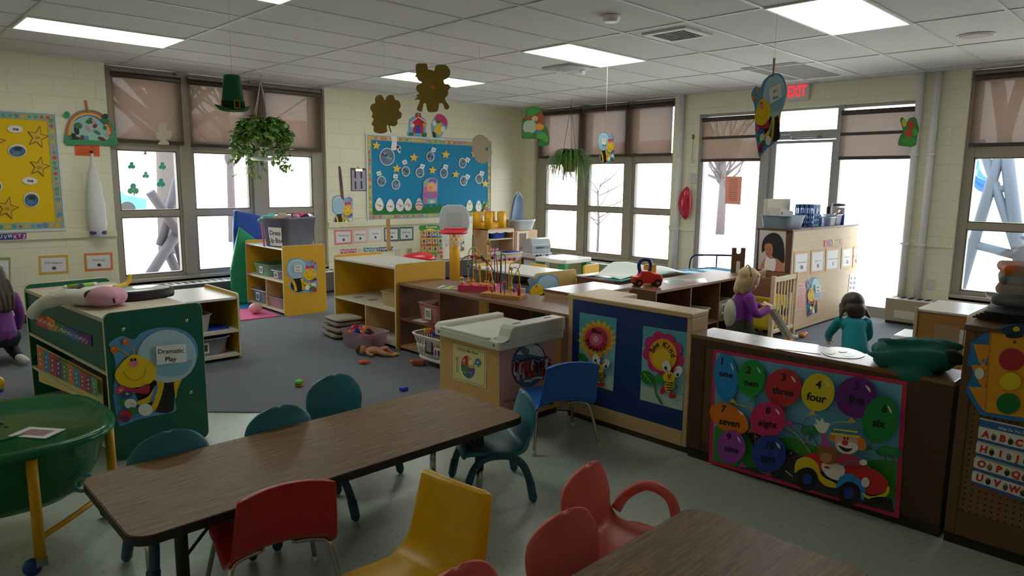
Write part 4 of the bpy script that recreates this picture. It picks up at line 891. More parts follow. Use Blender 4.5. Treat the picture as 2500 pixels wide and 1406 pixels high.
# ---- balloon counting poster
CR = (1680, 780, 2.756); A = Art(('x', 3.394-.0015), CR)
A.poly('#d82f62', [(170, 198), (1475, 418), (1418, 1338), (138, 962)], .001); A.poly('#6fb4dc', [(190, 222), (1442, 440), (1388, 1302), (165, 942)])
A.poly('#3f9a3a', [(176, 722), (250, 700), (340, 722), (450, 770), (560, 800), (700, 790), (800, 830), (1000, 900), (1200, 950), (1300, 940), (1408, 955), (1388, 1302), (900, 1165), (166, 942)])
A.poly('#3a3c40', [(380, 745), (470, 790), (700, 880), (1000, 1060), (1375, 1215), (1388, 1300), (900, 1170), (560, 1060), (300, 985), (520, 1000)]); A.poly('#3a3c40', [(385, 745), (440, 745), (900, 1010), (560, 1000)])
for a in ((655, 1015, 705, 1055), (765, 1095, 790, 1112), (700, 890, 690, 905), (450, 780, 470, 790)): A.line('#e8e6e0', [a[:2], a[2:]], 7)
for x, y in ((820, 745), (1330, 885), (1385, 895)): A.line('#a0522d', [(x, y), (x, y+70)], 12); A.ell('#2f8a4a', x, y, 62, 36); A.ell('#3fa058', x-10, y-12, 36, 18)
for pts, c_ in ((((320, 565), (440, 600), (700, 740), (830, 890)), '#e8c83a'), (((455, 550), (500, 640), (760, 800)), '#2f7ac2'), (((830, 645), (780, 700), (800, 860)), '#b0489a'), (((690, 690), (800, 720), (900, 880)), '#2a5aa8'), (((1120, 690), (990, 690), (900, 780), (890, 900)), '#e8d07a'), (((455, 735), (480, 980), (560, 1010)), '#c8583a'), (((565, 1020), (500, 1020), (450, 930)), '#2f9aa8'), (((690, 930), (760, 910), (850, 905)), '#c23a5a')): A.line(c_, [(p.x, p.y) for p in catmull([(a, b, 0) for a, b in pts], 5)], 6)
def balloon(c_, cx, cy, rx, ry, rot, num, word, kx, ky, kc, nx, ny, wx, wy, hn=46, hw=42, wide=1.0):
    A.ell(c_, kx, ky, 18, 12); A.poly(kc, [(kx, ky-20), (kx+32, ky+18), (kx, ky+10), (kx-30, ky+20)]); A.ell(c_, cx, cy, rx, ry, rot); A.curve('#f4ecd8', [(cx+rx*.42, cy-ry*.62), (cx+rx*.62, cy-ry*.45), (cx+rx*.66, cy-ry*.25), (cx+rx*.5, cy-ry*.42)], n=3)
    A.text('#18181c', num, nx, ny, hn, 10, 1.0, .025); A.text('#18181c', word, wx, wy, hw, 10, wide, .022)
balloon('#1f8fdc', 263, 385, 80, 162, -4, '1', 'one', 308, 542, '#e8c23a', 240, 278, 266, 365, 48, 40, 1.1)
balloon('#1f9a3a', 437, 390, 94, 124, 2, '2', 'two', 446, 530, '#2f9a78', 418, 337, 438, 425, 48, 42)
balloon('#c8303a', 655, 452, 124, 128, 20, '3', 'three', 650, 600, '#c8303a', 657, 385, 655, 480, 48, 48)
balloon('#e8d026', 890, 482, 112, 128, 10, '4', 'four', 850, 620, '#e8c050', 895, 432, 880, 520, 54, 54, 1.02)
balloon('#6a1f82', 1150, 515, 142, 138, 10, '5', 'five', 1115, 665, '#e8c23a', 1155, 440, 1152, 535, 52, 56)
balloon('#128a3c', 1310, 665, 118, 162, 12, '6', 'six', 1235, 850, '#128a3c', 1340, 592, 1302, 688, 54, 58)
balloon('#ea7a1c', 300, 655, 145, 86, 32, '7', 'seven', 450, 735, '#c8586a', 262, 592, 303, 683, 44, 46, .98)
balloon('#d82872', 562, 660, 120, 118, 0, '8', 'eight', 705, 685, '#d82872', 563, 602, 560, 690, 46, 46)
balloon('#a04ab4', 318, 842, 96, 112, 0, '9', 'nine', 390, 965, '#d8489a', 302, 775, 320, 860, 44, 42)
balloon('#2440a0', 572, 885, 116, 124, 0, '10', 'ten', 565, 1020, '#c8303a', 580, 832, 565, 918, 50, 54)
# clown in the little car
A.curve('#d82a2e', [(815, 905), (880, 878), (960, 900), (1060, 960), (1180, 955), (1300, 1000), (1375, 1080), (1340, 1140), (1230, 1150), (1100, 1060), (980, 1020), (870, 970)], n=4)
A.curve('#ecca1c', [(748, 1010), (760, 930), (830, 905), (900, 950), (930, 1030), (1020, 1080), (1030, 1110), (940, 1090), (860, 1000), (790, 985)], n=4)
A.curve('#f0ece2', [(930, 945), (1075, 965), (1060, 1060), (960, 1030)], n=3); A.ell('#c8303a', 965, 975, 20, 8, 10)
A.ell('#16161a', 830, 1052, 74, 78); A.ell('#2f3fa8', 832, 1050, 32, 36); A.curve('#2a8fdc', [(1028, 1110), (1050, 1040), (1120, 1015), (1190, 1060), (1225, 1130), (1205, 1190), (1170, 1140), (1100, 1075)], n=4); A.ell('#16161a', 1115, 1148, 76, 80); A.ell('#2f3fa8', 1110, 1145, 34, 38)
A.ell('#e8e6ee', 1222, 1072, 28, 34); A.curve('#ecca1c', [(1205, 1140), (1260, 1165), (1350, 1140), (1370, 1100), (1385, 1110), (1365, 1160), (1270, 1190), (1210, 1160)], n=3); A.ell('#16161a', 1290, 1195, 80, 26, -10)
A.curve('#f0c0a0', [(1010, 750), (1190, 775), (1180, 850), (1110, 885), (1040, 860), (1015, 800)], n=4); A.curve('#f6f2ea', [(1030, 810), (1080, 800), (1160, 815), (1175, 850), (1120, 885), (1060, 870)], n=4); A.curve('#2a1a1a', [(1045, 825), (1100, 845), (1140, 845), (1110, 868), (1070, 858)], n=3); A.ell('#d8282c', 1088, 808, 22, 18); A.ell('#1a1a1a', 1085, 778, 6, 10); A.ell('#1a1a1a', 1106, 780, 6, 10)
A.curve('#e8842a', [(1175, 770), (1215, 780), (1232, 830), (1215, 855), (1180, 850)], n=3); A.curve('#e8842a', [(985, 755), (1012, 750), (1015, 800), (990, 790)], n=3); A.curve('#3a86b8', [(1000, 735), (1190, 765), (1180, 715), (1110, 700), (1020, 705)], n=3); A.line('#ecd03a', [(992, 745), (1190, 768)], 16); A.line('#ecd03a', [(1012, 715), (1178, 735)], 10)
A.curve('#c23a5a', [(1030, 890), (1100, 880), (1180, 900), (1190, 960), (1100, 950), (1035, 940)], n=3); A.curve('#a0603a', [(905, 830), (960, 815), (1020, 840), (1035, 900), (1000, 950), (930, 930), (915, 880)], n=4); A.ell('#c98a5a', 965, 905, 40, 34); A.line('#c8489a', [(940, 740), (975, 830)], 30)
A.curve('#f4f0e6', [(905, 720), (885, 680), (905, 685), (895, 645), (925, 665), (940, 640), (955, 668), (990, 680), (965, 735), (930, 740)], n=3)
A.line('#7a8a9a', [(1085, 960), (1110, 925), (1220, 930), (1260, 975)], 9); A.ell('#f4f0e6', 1215, 935, 26, 20)
A.done('counting_poster', 'large pink-edged balloon counting poster with a clown in a car', 'poster')
# ---- traffic light sign and letter poster on the pegboard
CR = (2240, 740, 2.1115); PX = ('x', 3.385-.0025)
A = Art(PX, CR); A.curve('#1f7cc8', [(270, 205), (300, 190), (350, 150), (430, 125), (480, 110), (560, 115), (660, 140), (680, 600), (540, 610), (360, 580), (320, 565), (250, 455), (262, 420), (285, 340), (256, 320), (275, 240)], .004, 3)
for y in (210, 318, 430): A.poly('#f09a1c', [(288-(y-210)*.11, y), (380, y+4), (345, y+125), (318, y+95)])
A.poly('#f2a81a', [(378, 152), (640, 175), (640, 605), (350, 560)]); A.line('#e0782a', [(378, 152), (350, 560)], 8); A.line('#e0782a', [(378, 152), (640, 175)], 7)
A.ell('#d8402a', 487, 290, 69, 61); A.ell('#b8242c', 487, 290, 62, 55); A.ell('#e0a020', 480, 402, 64, 52); A.ell('#f2d21c', 480, 402, 56, 45); A.ell('#3a7a2a', 470, 516, 62, 55); A.ell('#0f7a32', 470, 516, 55, 48)
A.curve('#1a2c5a', [(440, 130), (520, 108), (620, 120), (640, 165), (540, 160), (455, 160)], n=3); A.ell('#ecca1c', 512, 132, 18, 13); A.ell('#141414', 500, 166, 44, 14); A.ell('#8a2a2a', 503, 198, 8); A.ell('#f4f0ea', 322, 360, 24, 30); A.line('#2f8fd8', [(335, 300), (352, 290)], 12)
for p in ((393, 172), (377, 262), (366, 357), (354, 447), (348, 540)): A.ell('#b8b4a8', *p, 6, 6)
A.done('traffic_light_sign', 'orange traffic light character sign with a blue edge on the pegboard', 'sign')
A = Art(PX, CR); A.poly('#ece8de', [(322, 590), (640, 660), (620, 1030), (286, 918)], .001); K = lambda u, v: (322+318*u+(-36*v)*(1-u)-20*u*v, 590+70*u+(328*(1-u)+370*u)*v)
def band(c_, v0, v1, u0=0, u1=1): A.poly(c_, [K(u0, v0), K(u1, v0), K(u1, v1), K(u0, v1)])
band('#2f6ab8', .02, .13); A.text('#f0f0f0', 'What Do You Do?', *K(.55, .085), 15, 12)
for r_, v0 in enumerate((.16, .38, .6, .8)):
    band('#f4f1e8', v0, v0+.15); band('#2f6ab8', v0+.155, v0+.195)
    for k, ch in enumerate(('ABCDE', 'HIJKL', 'OPQRS', 'UVWXY')[r_]): A.text('#d82a30', ch, *K(.12+k*.27, v0+.075), 34, 12, 1.15, .05); x, y = K(.25+k*.27, v0+.085); A.ell(('#5a5048', '#3a2a26', '#7a6a60', '#2a2a30')[(r_+k) % 4], x, y, 13, 17); A.ell('#c08a6a', x, y-15, 6, 7)
A.done('letter_poster', 'alphabet poster with big red letters below the traffic light sign', 'poster')
# ============================================================ boards and papers on the back wall
YW = YA-.001
def wl(x, y, Y=YW): return on_y(x, y, Y)
def board(label, x0, x1, z0, z1, paper, colors, seed, grass=None, step=.055):
    o = thing('bulletin_board', label, 'bulletin board', ((x0+x1)/2, YA-.001, z0)); w2 = (x1-x0)/2; h = z1-z0; rn = random.Random(seed)
    a = MB(C('#dfe3e6', .35))
    for b in ((-w2, w2, -.02, 0, 0, .022), (-w2, w2, -.02, 0, h-.022, h), (-w2, -w2+.022, -.02, 0, .022, h-.022), (w2-.022, w2, -.02, 0, .022, h-.022)): a.box(*b, .002)
    a.build('frame', o); a = MB(C(paper, .8, 'paper')); a.box(-w2+.022, w2-.022, -.008, 0, .022, h-.022); a.build('backing_paper', o)
    if grass:
        g = MB(C('#2f7a3c', .8, 'paper')); pts = [(-w2+.06, .07)]; n = 60
        for i in range(n+1): pts.append((-w2+.06+(2*w2-.12)*i/n, .19+rn.uniform(-.012, .03) + (.04 if i % 3 == 0 else 0)))
        pts.append((w2-.06, .07)); g.prism(pts, -.0105, -.009); g.build('grass_border', o)
    t = MB(C('#9db8a8', .7, 'paper')); bw = .07
    for b in ((-w2+.022, w2-.022, .022, .022+bw), (-w2+.022, w2-.022, h-.022-bw, h-.022), (-w2+.022, -w2+.022+bw, .022+bw, h-.022-bw), (w2-.022-bw, w2-.022, .022+bw, h-.022-bw)): t.box(b[0], b[1], -.013, -.0125, b[2], b[3])
    per = []
    u = -w2+.06
    while u < w2-.05: per += [(u, .058), (u, h-.058)]; u += step
    u = .06+step
    while u < h-.06: per += [(-w2+.058, u), (w2-.058, u)]; u += step
    for i, (x, z) in enumerate(per):
        t.m(C(colors[rn.randrange(len(colors))], .7, 'paper')); r_ = rn.uniform(.016, .03)
        pts = [(x+r_*math.cos(2*PI*k/8)*rn.uniform(.7, 1.2), z+r_*math.sin(2*PI*k/8)*rn.uniform(.7, 1.2)) for k in range(8)]; t.prism(pts, -.0150, -.0135)
    t.build('border_trim', o); return o
tr, br = wl(137, 275), wl(163, 562); board('yellow bulletin board with outlined stars at the left edge', .35, (tr.x+br.x)/2, br.z, tr.z, '#f2c80a', ['#e05a3a', '#e9b43a', '#7a94b8', '#5f9fc8', '#d98aa0', '#6aa06a'], 3)
CB = (800, 280, 3.515); p = lambda x, y: wl(CB[0]+x/CB[2], CB[1]+y/CB[2])
tl, br2, tr2, bl2 = p(320, 157), p(1400, 882), p(1405, 232), p(337, 910)
board('blue bulletin board with yellow stars, photos and paper eggs', (tl.x+bl2.x)/2, (tr2.x+br2.x)/2, (bl2.z+br2.z)/2, (tl.z+tr2.z)/2, '#1089b9', ['#e9b43a', '#e8d04a', '#e0783a', '#d98ab0', '#7ab06a', '#f0c25a'], 5, True)
YB = ('y', YA-.0165)
for (x, y, r, lab) in ((418, 265, 42, 'gold paper star in the top left corner of the blue board'), (740, 368, 42, 'gold paper star right of the big photo on the blue board'), (593, 462, 43, 'gold paper star touching the white-rimmed oval photo'), (1013, 343, 42, 'gold paper star high in the right half of the blue board'), (900, 477, 40, 'gold paper star in the middle of the blue board above the crayon picture'), (1100, 512, 38, 'gold paper star left of two photos near the right of the blue board'), (1262, 338, 40, 'gold paper star half hidden by the tan disc'), (1352, 592, 38, 'gold paper star overlapping the rightmost photo')):
    A = Art(YB, CB); A.star('#d8a21c', x, y, r, 6, .45, 5, .0012); A.star('#f0c83c', x, y, r-6, 6, .45); A.line('#c89018', [(x-8, y), (x+8, y+4)], 3); A.done('paper_star', lab, 'star', 'gold stars on the blue board')
for (x, y, rx, ry, lab) in ((510, 361, 66, 77, 'largest round photo at the upper left of the blue board'), (670, 486, 36, 44, 'white-rimmed oval photo between two gold stars'), (462, 570, 38, 45, 'oval photo nearest the left border of the blue board'), (585, 598, 37, 45, 'oval photo lowest on the left half of the blue board'), (792, 496, 37, 44, 'pale oval photo left of the middle gold star'), (882, 359, 35, 44, 'dark oval photo highest in the middle of the blue board'), (997, 501, 35, 46, 'oval photo right of the middle gold star'), (1157, 415, 33, 44, 'oval photo upper right, below the tan disc'), (1167, 567, 32, 44, 'oval photo above the pair of white eggs'), (1300, 552, 34, 43, 'oval photo nearest the right border of the blue board')):
    A = Art(YB, CB); rn = random.Random(x); A.ell('#dfe6ea', x, y, rx, ry, 0, .0012); A.ell('#5a7d98', x, y, rx-6, ry-7)
    for k in range(9): A.ell(rn.choice(['#3a4a5a', '#6a8aa4', '#4a6a80', '#2a3440', '#88a0b0']), x+rn.uniform(-.5, .5)*rx, y+rn.uniform(-.5, .5)*ry, rx*rn.uniform(.12, .3), ry*rn.uniform(.12, .25), rn.uniform(0, 90), n=10)
    A.done('oval_photo', lab, 'photo', 'oval photos on the blue board')
for (x, y, rot, lab) in ((440, 504, -20, 'small white name tag above the leftmost oval photo'), (582, 528, 8, 'small white name tag above the lowest left oval photo'), (661, 408, -22, 'small white name tag above the white-rimmed oval photo'), (812, 443, 20, 'small white name tag above the pale oval photo'), (908, 301, 22, 'small white name tag beside the highest oval photo'), (1012, 446, 16, 'small white name tag above the photo right of the middle star'), (1200, 388, 30, 'small white name tag beside the upper right oval photo'), (1200, 532, 28, 'small white name tag above the photo over the white eggs'), (1322, 503, 15, 'small white name tag above the rightmost oval photo')):
    A = Art(YB, CB, .0008); a = RAD(rot); q = [(x+u*math.cos(a)-v*math.sin(a), y+u*math.sin(a)+v*math.cos(a)) for u, v in ((-19, -18), (19, -18), (19, 18), (-19, 18))]; A.poly('#f0f0f2', q, .001); A.text('#30343c', 'me', x, y, 11, rot, 1.1, .03); A.done('name_tag', lab, 'tag', 'name tags on the blue board')
for i, (x, y, rx, ry, lab) in enumerate(((443, 769, 37, 57, 'white paper egg nearest the left border of the blue board'), (537, 778, 35, 55, 'second white paper egg from the left border'), (620, 774, 34, 55, 'third white paper egg, touching its neighbour'), (690, 770, 33, 54, 'fourth white paper egg with a brown band'), (784, 768, 33, 53, 'coloured paper egg beside the crayon picture'), (1218, 780, 27, 49, 'white paper egg with a face, left of a matching one'), (1295, 784, 26, 48, 'white paper egg with a face beside the paper flower'))):
    A = Art(YB, CB); c_ = '#d9c9c4' if i == 4 else '#f0eaec'; A.curve(c_, [(x, y-ry), (x+rx*.62, y-ry*.62), (x+rx, y+ry*.15), (x+rx*.7, y+ry*.8), (x, y+ry), (x-rx*.7, y+ry*.8), (x-rx, y+ry*.15), (x-rx*.62, y-ry*.62)], .001, 4)
    if i < 4: A.line('#b0806a', [(x-rx*.7, y+(8 if i % 2 else -6)), (x, y+14-8*i), (x+rx*.7, y+12)], 5); A.ell('#8a8a90', x+4, y+12, 6, 9)
    elif i == 4: A.line('#3aa0a0', [(x-28, y-14), (x, y-26), (x+28, y-12)], 9); A.line('#d8487a', [(x-30, y+10), (x, y+2), (x+30, y+12)], 9); A.line('#e8b83a', [(x-24, y+32), (x+24, y+32)], 7)
    else: A.ell('#5a5a60', x-8, y-16, 4, 6); A.ell('#5a5a60', x+8, y-16, 4, 6); A.ell('#e08a5a', x, y-2, 5, 4); A.line('#9a9aa0', [(x-9, y+18), (x+9, y+22)], 4)
    A.done('paper_egg', lab, 'paper egg', 'paper eggs on the blue board')
A = Art(YB, CB); A.curve('#b59ac8', [(820, 590), (840, 555), (890, 540), (940, 560), (942, 640), (938, 720), (880, 722), (815, 715), (822, 650)], .001, 3); A.ell('#8ab87a', 850, 580, 28, 20); A.ell('#6a5ab0', 900, 572, 34, 26); A.ell('#c86a9a', 846, 650, 30, 34); A.ell('#f0b068', 893, 625, 40, 48); A.ell('#e89048', 880, 630, 20, 24); A.curve('#9a5a9a', [(820, 670), (935, 660), (936, 715), (818, 712)], n=2); A.poly('#5ab8c8', [(818, 724), (935, 722), (935, 764), (818, 766)]); A.poly('#d85a6a', [(824, 724), (848, 724), (848, 766), (826, 766)]); A.ell('#e8c8a0', 895, 745, 24, 14)
A.done('crayon_picture', 'purple and orange crayon picture in the middle of the blue board', 'picture')
A = Art(YB, CB); A.curve('#f2ecec', [(545, 180), (572, 170), (595, 190), (592, 240), (600, 290), (575, 305), (545, 295), (550, 240)], .0012, 3); A.ell('#e0a0a0', 568, 232, 4, 4); A.done('paper_rabbit', 'white paper rabbit on the top border of the blue board', 'paper cutout')
A = Art(YB, CB); A.curve('#e4e2e6', [(590, 270), (610, 262), (628, 285), (622, 330), (608, 325), (598, 310)], .0012, 3); A.ell('#2e2e34', 606, 276, 9, 12); A.ell('#2e2e34', 618, 300, 7, 12); A.done('paper_cow', 'small black and white paper animal next to the paper rabbit', 'paper cutout')
A = Art(YB, CB); rn = random.Random(2)
for k in range(18): A.ell(rn.choice(['#3a9a4a', '#5ab85a', '#e0583a', '#e8a04a', '#2f7a3c']), 1350+rn.uniform(-26, 26), 785+rn.uniform(-42, 45), rn.uniform(7, 14), rn.uniform(6, 12), rn.uniform(0, 90), .0008 if k == 0 else 0, n=8)
A.done('paper_flowers', 'bunch of paper flowers in the lower right corner of the blue board', 'paper cutout')
# yellow board pieces
CY = (0, 150, 3.906)
for pts, lab in (((358, 722, 112), 'black-outlined star at the upper right of the yellow board'), ((375, 1005, 105), 'black-outlined star in the middle right of the yellow board'), ((70, 1400, 115), 'black-outlined star low on the yellow board, cut by the frame'), ((-60, 762, 120), 'black-outlined star tip at the very left edge of the photo')):
    A = Art(YB, CY); A.star('#3a3212', pts[0], pts[1], pts[2], 12, .42, 5, .0012); A.star('#e6b61c', pts[0], pts[1], pts[2]-14, 12, .42); A.ell('#c08a30', pts[0], pts[1]+6, 26, 14); A.done('paper_star', lab, 'star', 'outlined stars on the yellow board')
for x, y, rx, ry, lab in ((166, 852, 88, 62, 'oval photo with a white rim below the top name card of the yellow board'), (300, 1318, 76, 72, 'round blue photo in the lower right of the yellow board'), (-18, 1190, 38, 50, 'dark oval photo cut off by the left edge of the photo')):
    A = Art(YB, CY); A.ell('#e8ecec', x, y, rx, ry, 0, .0012); A.ell('#4a6e8c', x, y+4, rx-9, ry-10); A.ell('#2a3640', x+5, y-18, rx*.5, ry*.3); A.ell('#5f86a4', x-10, y+24, rx*.4, ry*.3); A.done('oval_photo', lab, 'photo', 'oval photos on the yellow board')
for x, y, lab in ((145, 645, 'white name card at the top of the yellow board'), (285, 1138, 'white name card in the middle of the yellow board')):
    A = Art(YB, CY); A.ell('#eceae6', x, y, 74, 36, 4, .0012); A.text('#20242c', 'me', x+5, y, 26, 4, 1.2, .04); A.done('name_tag', lab, 'tag', 'name cards on the yellow board')
YP = ('y', YA-.0025)
A = Art(('y', YA-.0325), (0, 480, 3.348)); A.poly('#3a4a9a', [(-150, 312), (110, 300), (110, 352), (-150, 362)], .001); A.poly('#8a3a8a', [(110, 300), (216, 296), (216, 346), (110, 352)])
for i, ch in enumerate('STUVWXYZ'): A.text('#f0ecea', ch, -72+i*38.5, 332-i*1.6+(6 if i % 2 else -2), 30, -3, .9, .03)
A.done('alphabet_strip', 'blue and purple alphabet strip on the ledge below the yellow board', 'alphabet strip')
def sheet(crop, q, border, inner, txt, pic, label, k=.17):
    A = Art(YP, crop); A.poly(border, q, .001); cx = sum(a for a, b in q)/4; cy = sum(b for a, b in q)/4
    A.poly('#e9ebee', [(cx+(a-cx)*(1-k), cy+(b-cy)*(1-k*1.5)) for a, b in q]); w_ = abs(q[1][0]-q[0][0]); h_ = abs(q[3][1]-q[0][1]); A.text('#5a5e66', txt, cx, cy-h_*.1, h_*.1, 0, .9); A.ell(pic, cx+w_*.02, cy+h_*.18, w_*.07, h_*.09)
    A.done('framed_notice', label, 'notice', 'bordered notices on the back wall')
CL = (0, 480, 3.348)
sheet(CL, [(-110, 500), (85, 495), (88, 690), (-100, 700)], '#9aa878', 0, 'Art area', '#5a6a5a', 'green-bordered notice at the left edge, behind the kneeling child')
sheet(CL, [(312, 485), (555, 475), (562, 625), (320, 640)], '#e2b25c', 0, 'Quiet reading area', '#7a4a4a', 'yellow-bordered notice to the left of the orange-bordered one')
sheet(CL, [(685, 465), (918, 455), (925, 598), (695, 612)], '#ea8a4a', 0, 'Dramatic play', '#3a3a48', 'orange-bordered notice nearest the left window')
sheet(CB, [(55, 988), (208, 985), (210, 1108), (62, 1118)], '#e08a8a', 0, 'Playing House', '#4a4a58', 'pink-bordered notice, first in the row below the ledge')
sheet(CB, [(212, 982), (338, 975), (342, 1098), (216, 1106)], '#ecc0a8', 0, 'Reading Area', '#4a4a58', 'peach-bordered notice, second in the row below the ledge')
sheet(CB, [(345, 972), (466, 965), (470, 1088), (350, 1096)], '#e4dccb', 0, 'Listening', '#4a4a58', 'cream-bordered notice behind the wooden stick')
sheet(CB, [(483, 968), (610, 965), (612, 1085), (486, 1090)], '#4a6a80', 0, 'Small Motor', '#4a4a58', 'slate-bordered notice left of the dark green one')
sheet(CB, [(613, 964), (735, 960), (735, 1078), (616, 1084)], '#4a7a6a', 0, 'Blocks Area', '#4a4a58', 'dark green-bordered notice, last in the row below the ledge')
A = Art(YP, CB); A.poly('#d05a78', [(108, 1155), (245, 1150), (245, 1192), (110, 1197)], .001); A.poly('#e8dcc0', [(245, 1150), (308, 1147), (308, 1190), (245, 1192)]); A.poly('#2f8fa8', [(308, 1142), (428, 1140), (428, 1180), (308, 1184)]); A.poly('#4a4a9a', [(428, 1138), (560, 1130), (560, 1168), (428, 1175)])
for i, ch in enumerate('ABCDEFGHIJKLMNOPQRSTUVWXYZ'): A.text('#f2f0ec', ch, 118+i*17.2, 1172-i*.85+(4 if i % 2 else -3), 22, -2, .85, .03)
A.done('alphabet_strip', 'pink to purple alphabet strip below the row of notices', 'alphabet strip')
# emotions poster
A = Art(YP, CB); A.poly('#f2e04a', [(795, 950), (985, 945), (980, 1262), (795, 1270)], .001); A.curve('#3f9a3c', [(796, 952), (984, 947), (984, 985), (930, 990), (880, 975), (830, 990), (797, 995)], n=3); A.text('#f2f6e8', 'Emotions', 890, 963, 17, -1, 1.05, .02)
bg = ['#e8623a', '#f0a030', '#4ab0d8', '#7a2a6a', '#7ac04a', '#e86a9a', '#3a6ab8', '#d84a6a', '#d8483a', '#3aa8c8', '#f08a3a', '#e0503a']
for r_ in range(4):
    for k in range(4):
        x0 = 803+k*45.5; y0 = 1000+r_*66.5-k*.6; c_ = bg[(r_*4+k*3+r_) % 12]; A.poly(c_, [(x0, y0), (x0+38, y0-1), (x0+38, y0+56), (x0, y0+57)]); A.poly('#e9e6e4', [(x0+3, y0+4), (x0+35, y0+3), (x0+35, y0+44), (x0+3, y0+45)])
        A.ell('#3a2620', x0+19, y0+20, 11, 16); A.ell(('#c08a6a', '#8a5a42', '#d8a888')[(r_+k) % 3], x0+19, y0+24, 8, 12); A.ell(c_, x0+19, y0+45, 15, 8)
A.done('emotions_poster', 'Emotions poster with a grid of children\'s faces on the back wall', 'poster')
A = Art(YP, (800, 280, 3.515)); A.poly('#e4e4da', [(65, 690), (225, 680), (225, 912), (60, 912)], .001); bee2(A, (.68, 0, -345, 0, .93, 135+0)); A.done('bee_paper', 'bee picture hanging on the wall left of the blue board', 'picture')
A = Art(YP, CB); A.poly('#a8d0e8', [(1050, 965), (1172, 962), (1170, 1160), (1052, 1165)], .001); bee2(A, (.47, 0, 785, 0, .66, 580), ('Music', 'Area')); A.done('bee_paper', 'bee picture on the wall beside the basketball hoop pole', 'picture')
for x, y, c_, lab in ((602, 1185, '#d8d8d4', 'white light switch plate behind the yellow shelf'), (703, 1180, '#b8a888', 'tan thermostat plate behind the yellow shelf')):
    q = p(x, y); a = MB(C(c_, .4)); a.box(-.04, .04, -.012, 0, -.06, .06, .004); tag(a.build('wall_plate', loc=(q.x, YA, q.z)), lab, 'wall plate')
# ============================================================ things that hang
def facing(P): n = Vector((EYE.x-P.x, EYE.y-P.y, 0)).normalized(); return ('p', P, n)
def hang(o, top, ceil=H, col='#d8d6cc', r=.0012, hook=True):
    """a thread from the top of a hanging thing to the ceiling, as its part"""
    a = MB(C(col, .6)); a.cyl(top-o.location, Vector((top.x, top.y, ceil))-o.location, r, n=6); a.build('thread', o)
    if hook: a = MB(C('#b9b9b4', .4)); a.tube([Vector((top.x, top.y, ceil))-o.location + Vector((.008*math.sin(t), 0, -.012-.008*math.cos(t)+.008)) for t in (0, 1, 2, 3, 4)], .0018, 6); a.build('hook', o)
def under(px_, py_, X, Y):                    # height at which the vertical line through (X, Y) shows at this pixel row
    t = math.hypot(X, Y); v = ray(px_, py_); return EYE.z + v.z*t/math.hypot(v.x, v.y)
GOLD = C('#8a7230', .38, metal=.55, name='gold_card')
# clover cutout
def gold(crop, P, outlines, name, label, top):
    A = Art(facing(P), crop); A.curve(GOLD, outlines, .004, 4); o = A.done(name, label, 'cutout'); t = A.at(*top) if False else None; return A, o
P = EYE + ray(942, 280)*6.2; A = Art(facing(P), (500, 100, 3.906))
A.curve(GOLD, [(1718, 565), (1690, 520), (1655, 515), (1622, 545), (1625, 590), (1590, 605), (1577, 645), (1600, 690), (1590, 725), (1610, 745), (1590, 795), (1610, 815), (1610, 860), (1650, 880), (1700, 880), (1740, 862), (1735, 820), (1745, 800), (1770, 870), (1780, 862), (1765, 808), (1800, 815), (1835, 795), (1838, 752), (1870, 735), (1878, 690), (1850, 660), (1868, 620), (1850, 570), (1815, 560), (1800, 522), (1765, 515), (1735, 530)], .004, 3)
tp = A.at(1718, 540); o = A.done('shamrock_cutout', 'gold shamrock cutout hanging left of the larger gold figure', 'cutout', 'gold cutouts'); hang(o, tp)
P = EYE + ray(1057, 213)*5.9; A = Art(facing(P), (500, 100, 3.906))
A.curve(GOLD, [(2012, 225), (2060, 214), (2118, 218), (2128, 270), (2165, 275), (2190, 285), (2195, 245), (2240, 225), (2300, 232), (2335, 270), (2340, 320), (2310, 360), (2278, 375), (2290, 410), (2320, 410), (2345, 440), (2320, 470), (2320, 515), (2290, 545), (2300, 575), (2332, 620), (2320, 650), (2290, 650), (2270, 600), (2235, 595), (2230, 640), (2215, 672), (2180, 678), (2125, 672), (2110, 600), (2085, 600), (2072, 670), (2040, 668), (2022, 650), (2040, 600), (2050, 560), (1998, 562), (2030, 535), (2015, 520), (2045, 500), (2018, 470), (2020, 425), (2060, 405), (2070, 395), (2035, 375), (2020, 345), (1995, 335), (2015, 320)], .004, 2)
A.poly('#e0701c', [(2155, 425), (2190, 423), (2192, 455), (2157, 457)]); tp = A.at(2165, 285); o = A.done('figure_cutout', 'larger gold figure cutout in a hat hanging under the back ceiling light', 'cutout', 'gold cutouts'); hang(o, tp)
# tan disc in front of the board
P = EYE + ray(1176, 365)*6.6; A = Art(facing(P), (800, 280, 3.515)); A.curve('#ecdcc0', [(1240, 250), (1250, 200), (1300, 170), (1350, 185), (1385, 225), (1405, 235), (1395, 265), (1355, 285), (1365, 310), (1408, 310), (1405, 345), (1375, 365), (1370, 405), (1320, 418), (1275, 395), (1255, 350), (1240, 300)], .004, 3)
tp = A.at(1300, 172); o = A.done('card_cutout', 'plain tan cardboard cutout hanging over the corner of the blue board', 'cutout'); hang(o, tp)
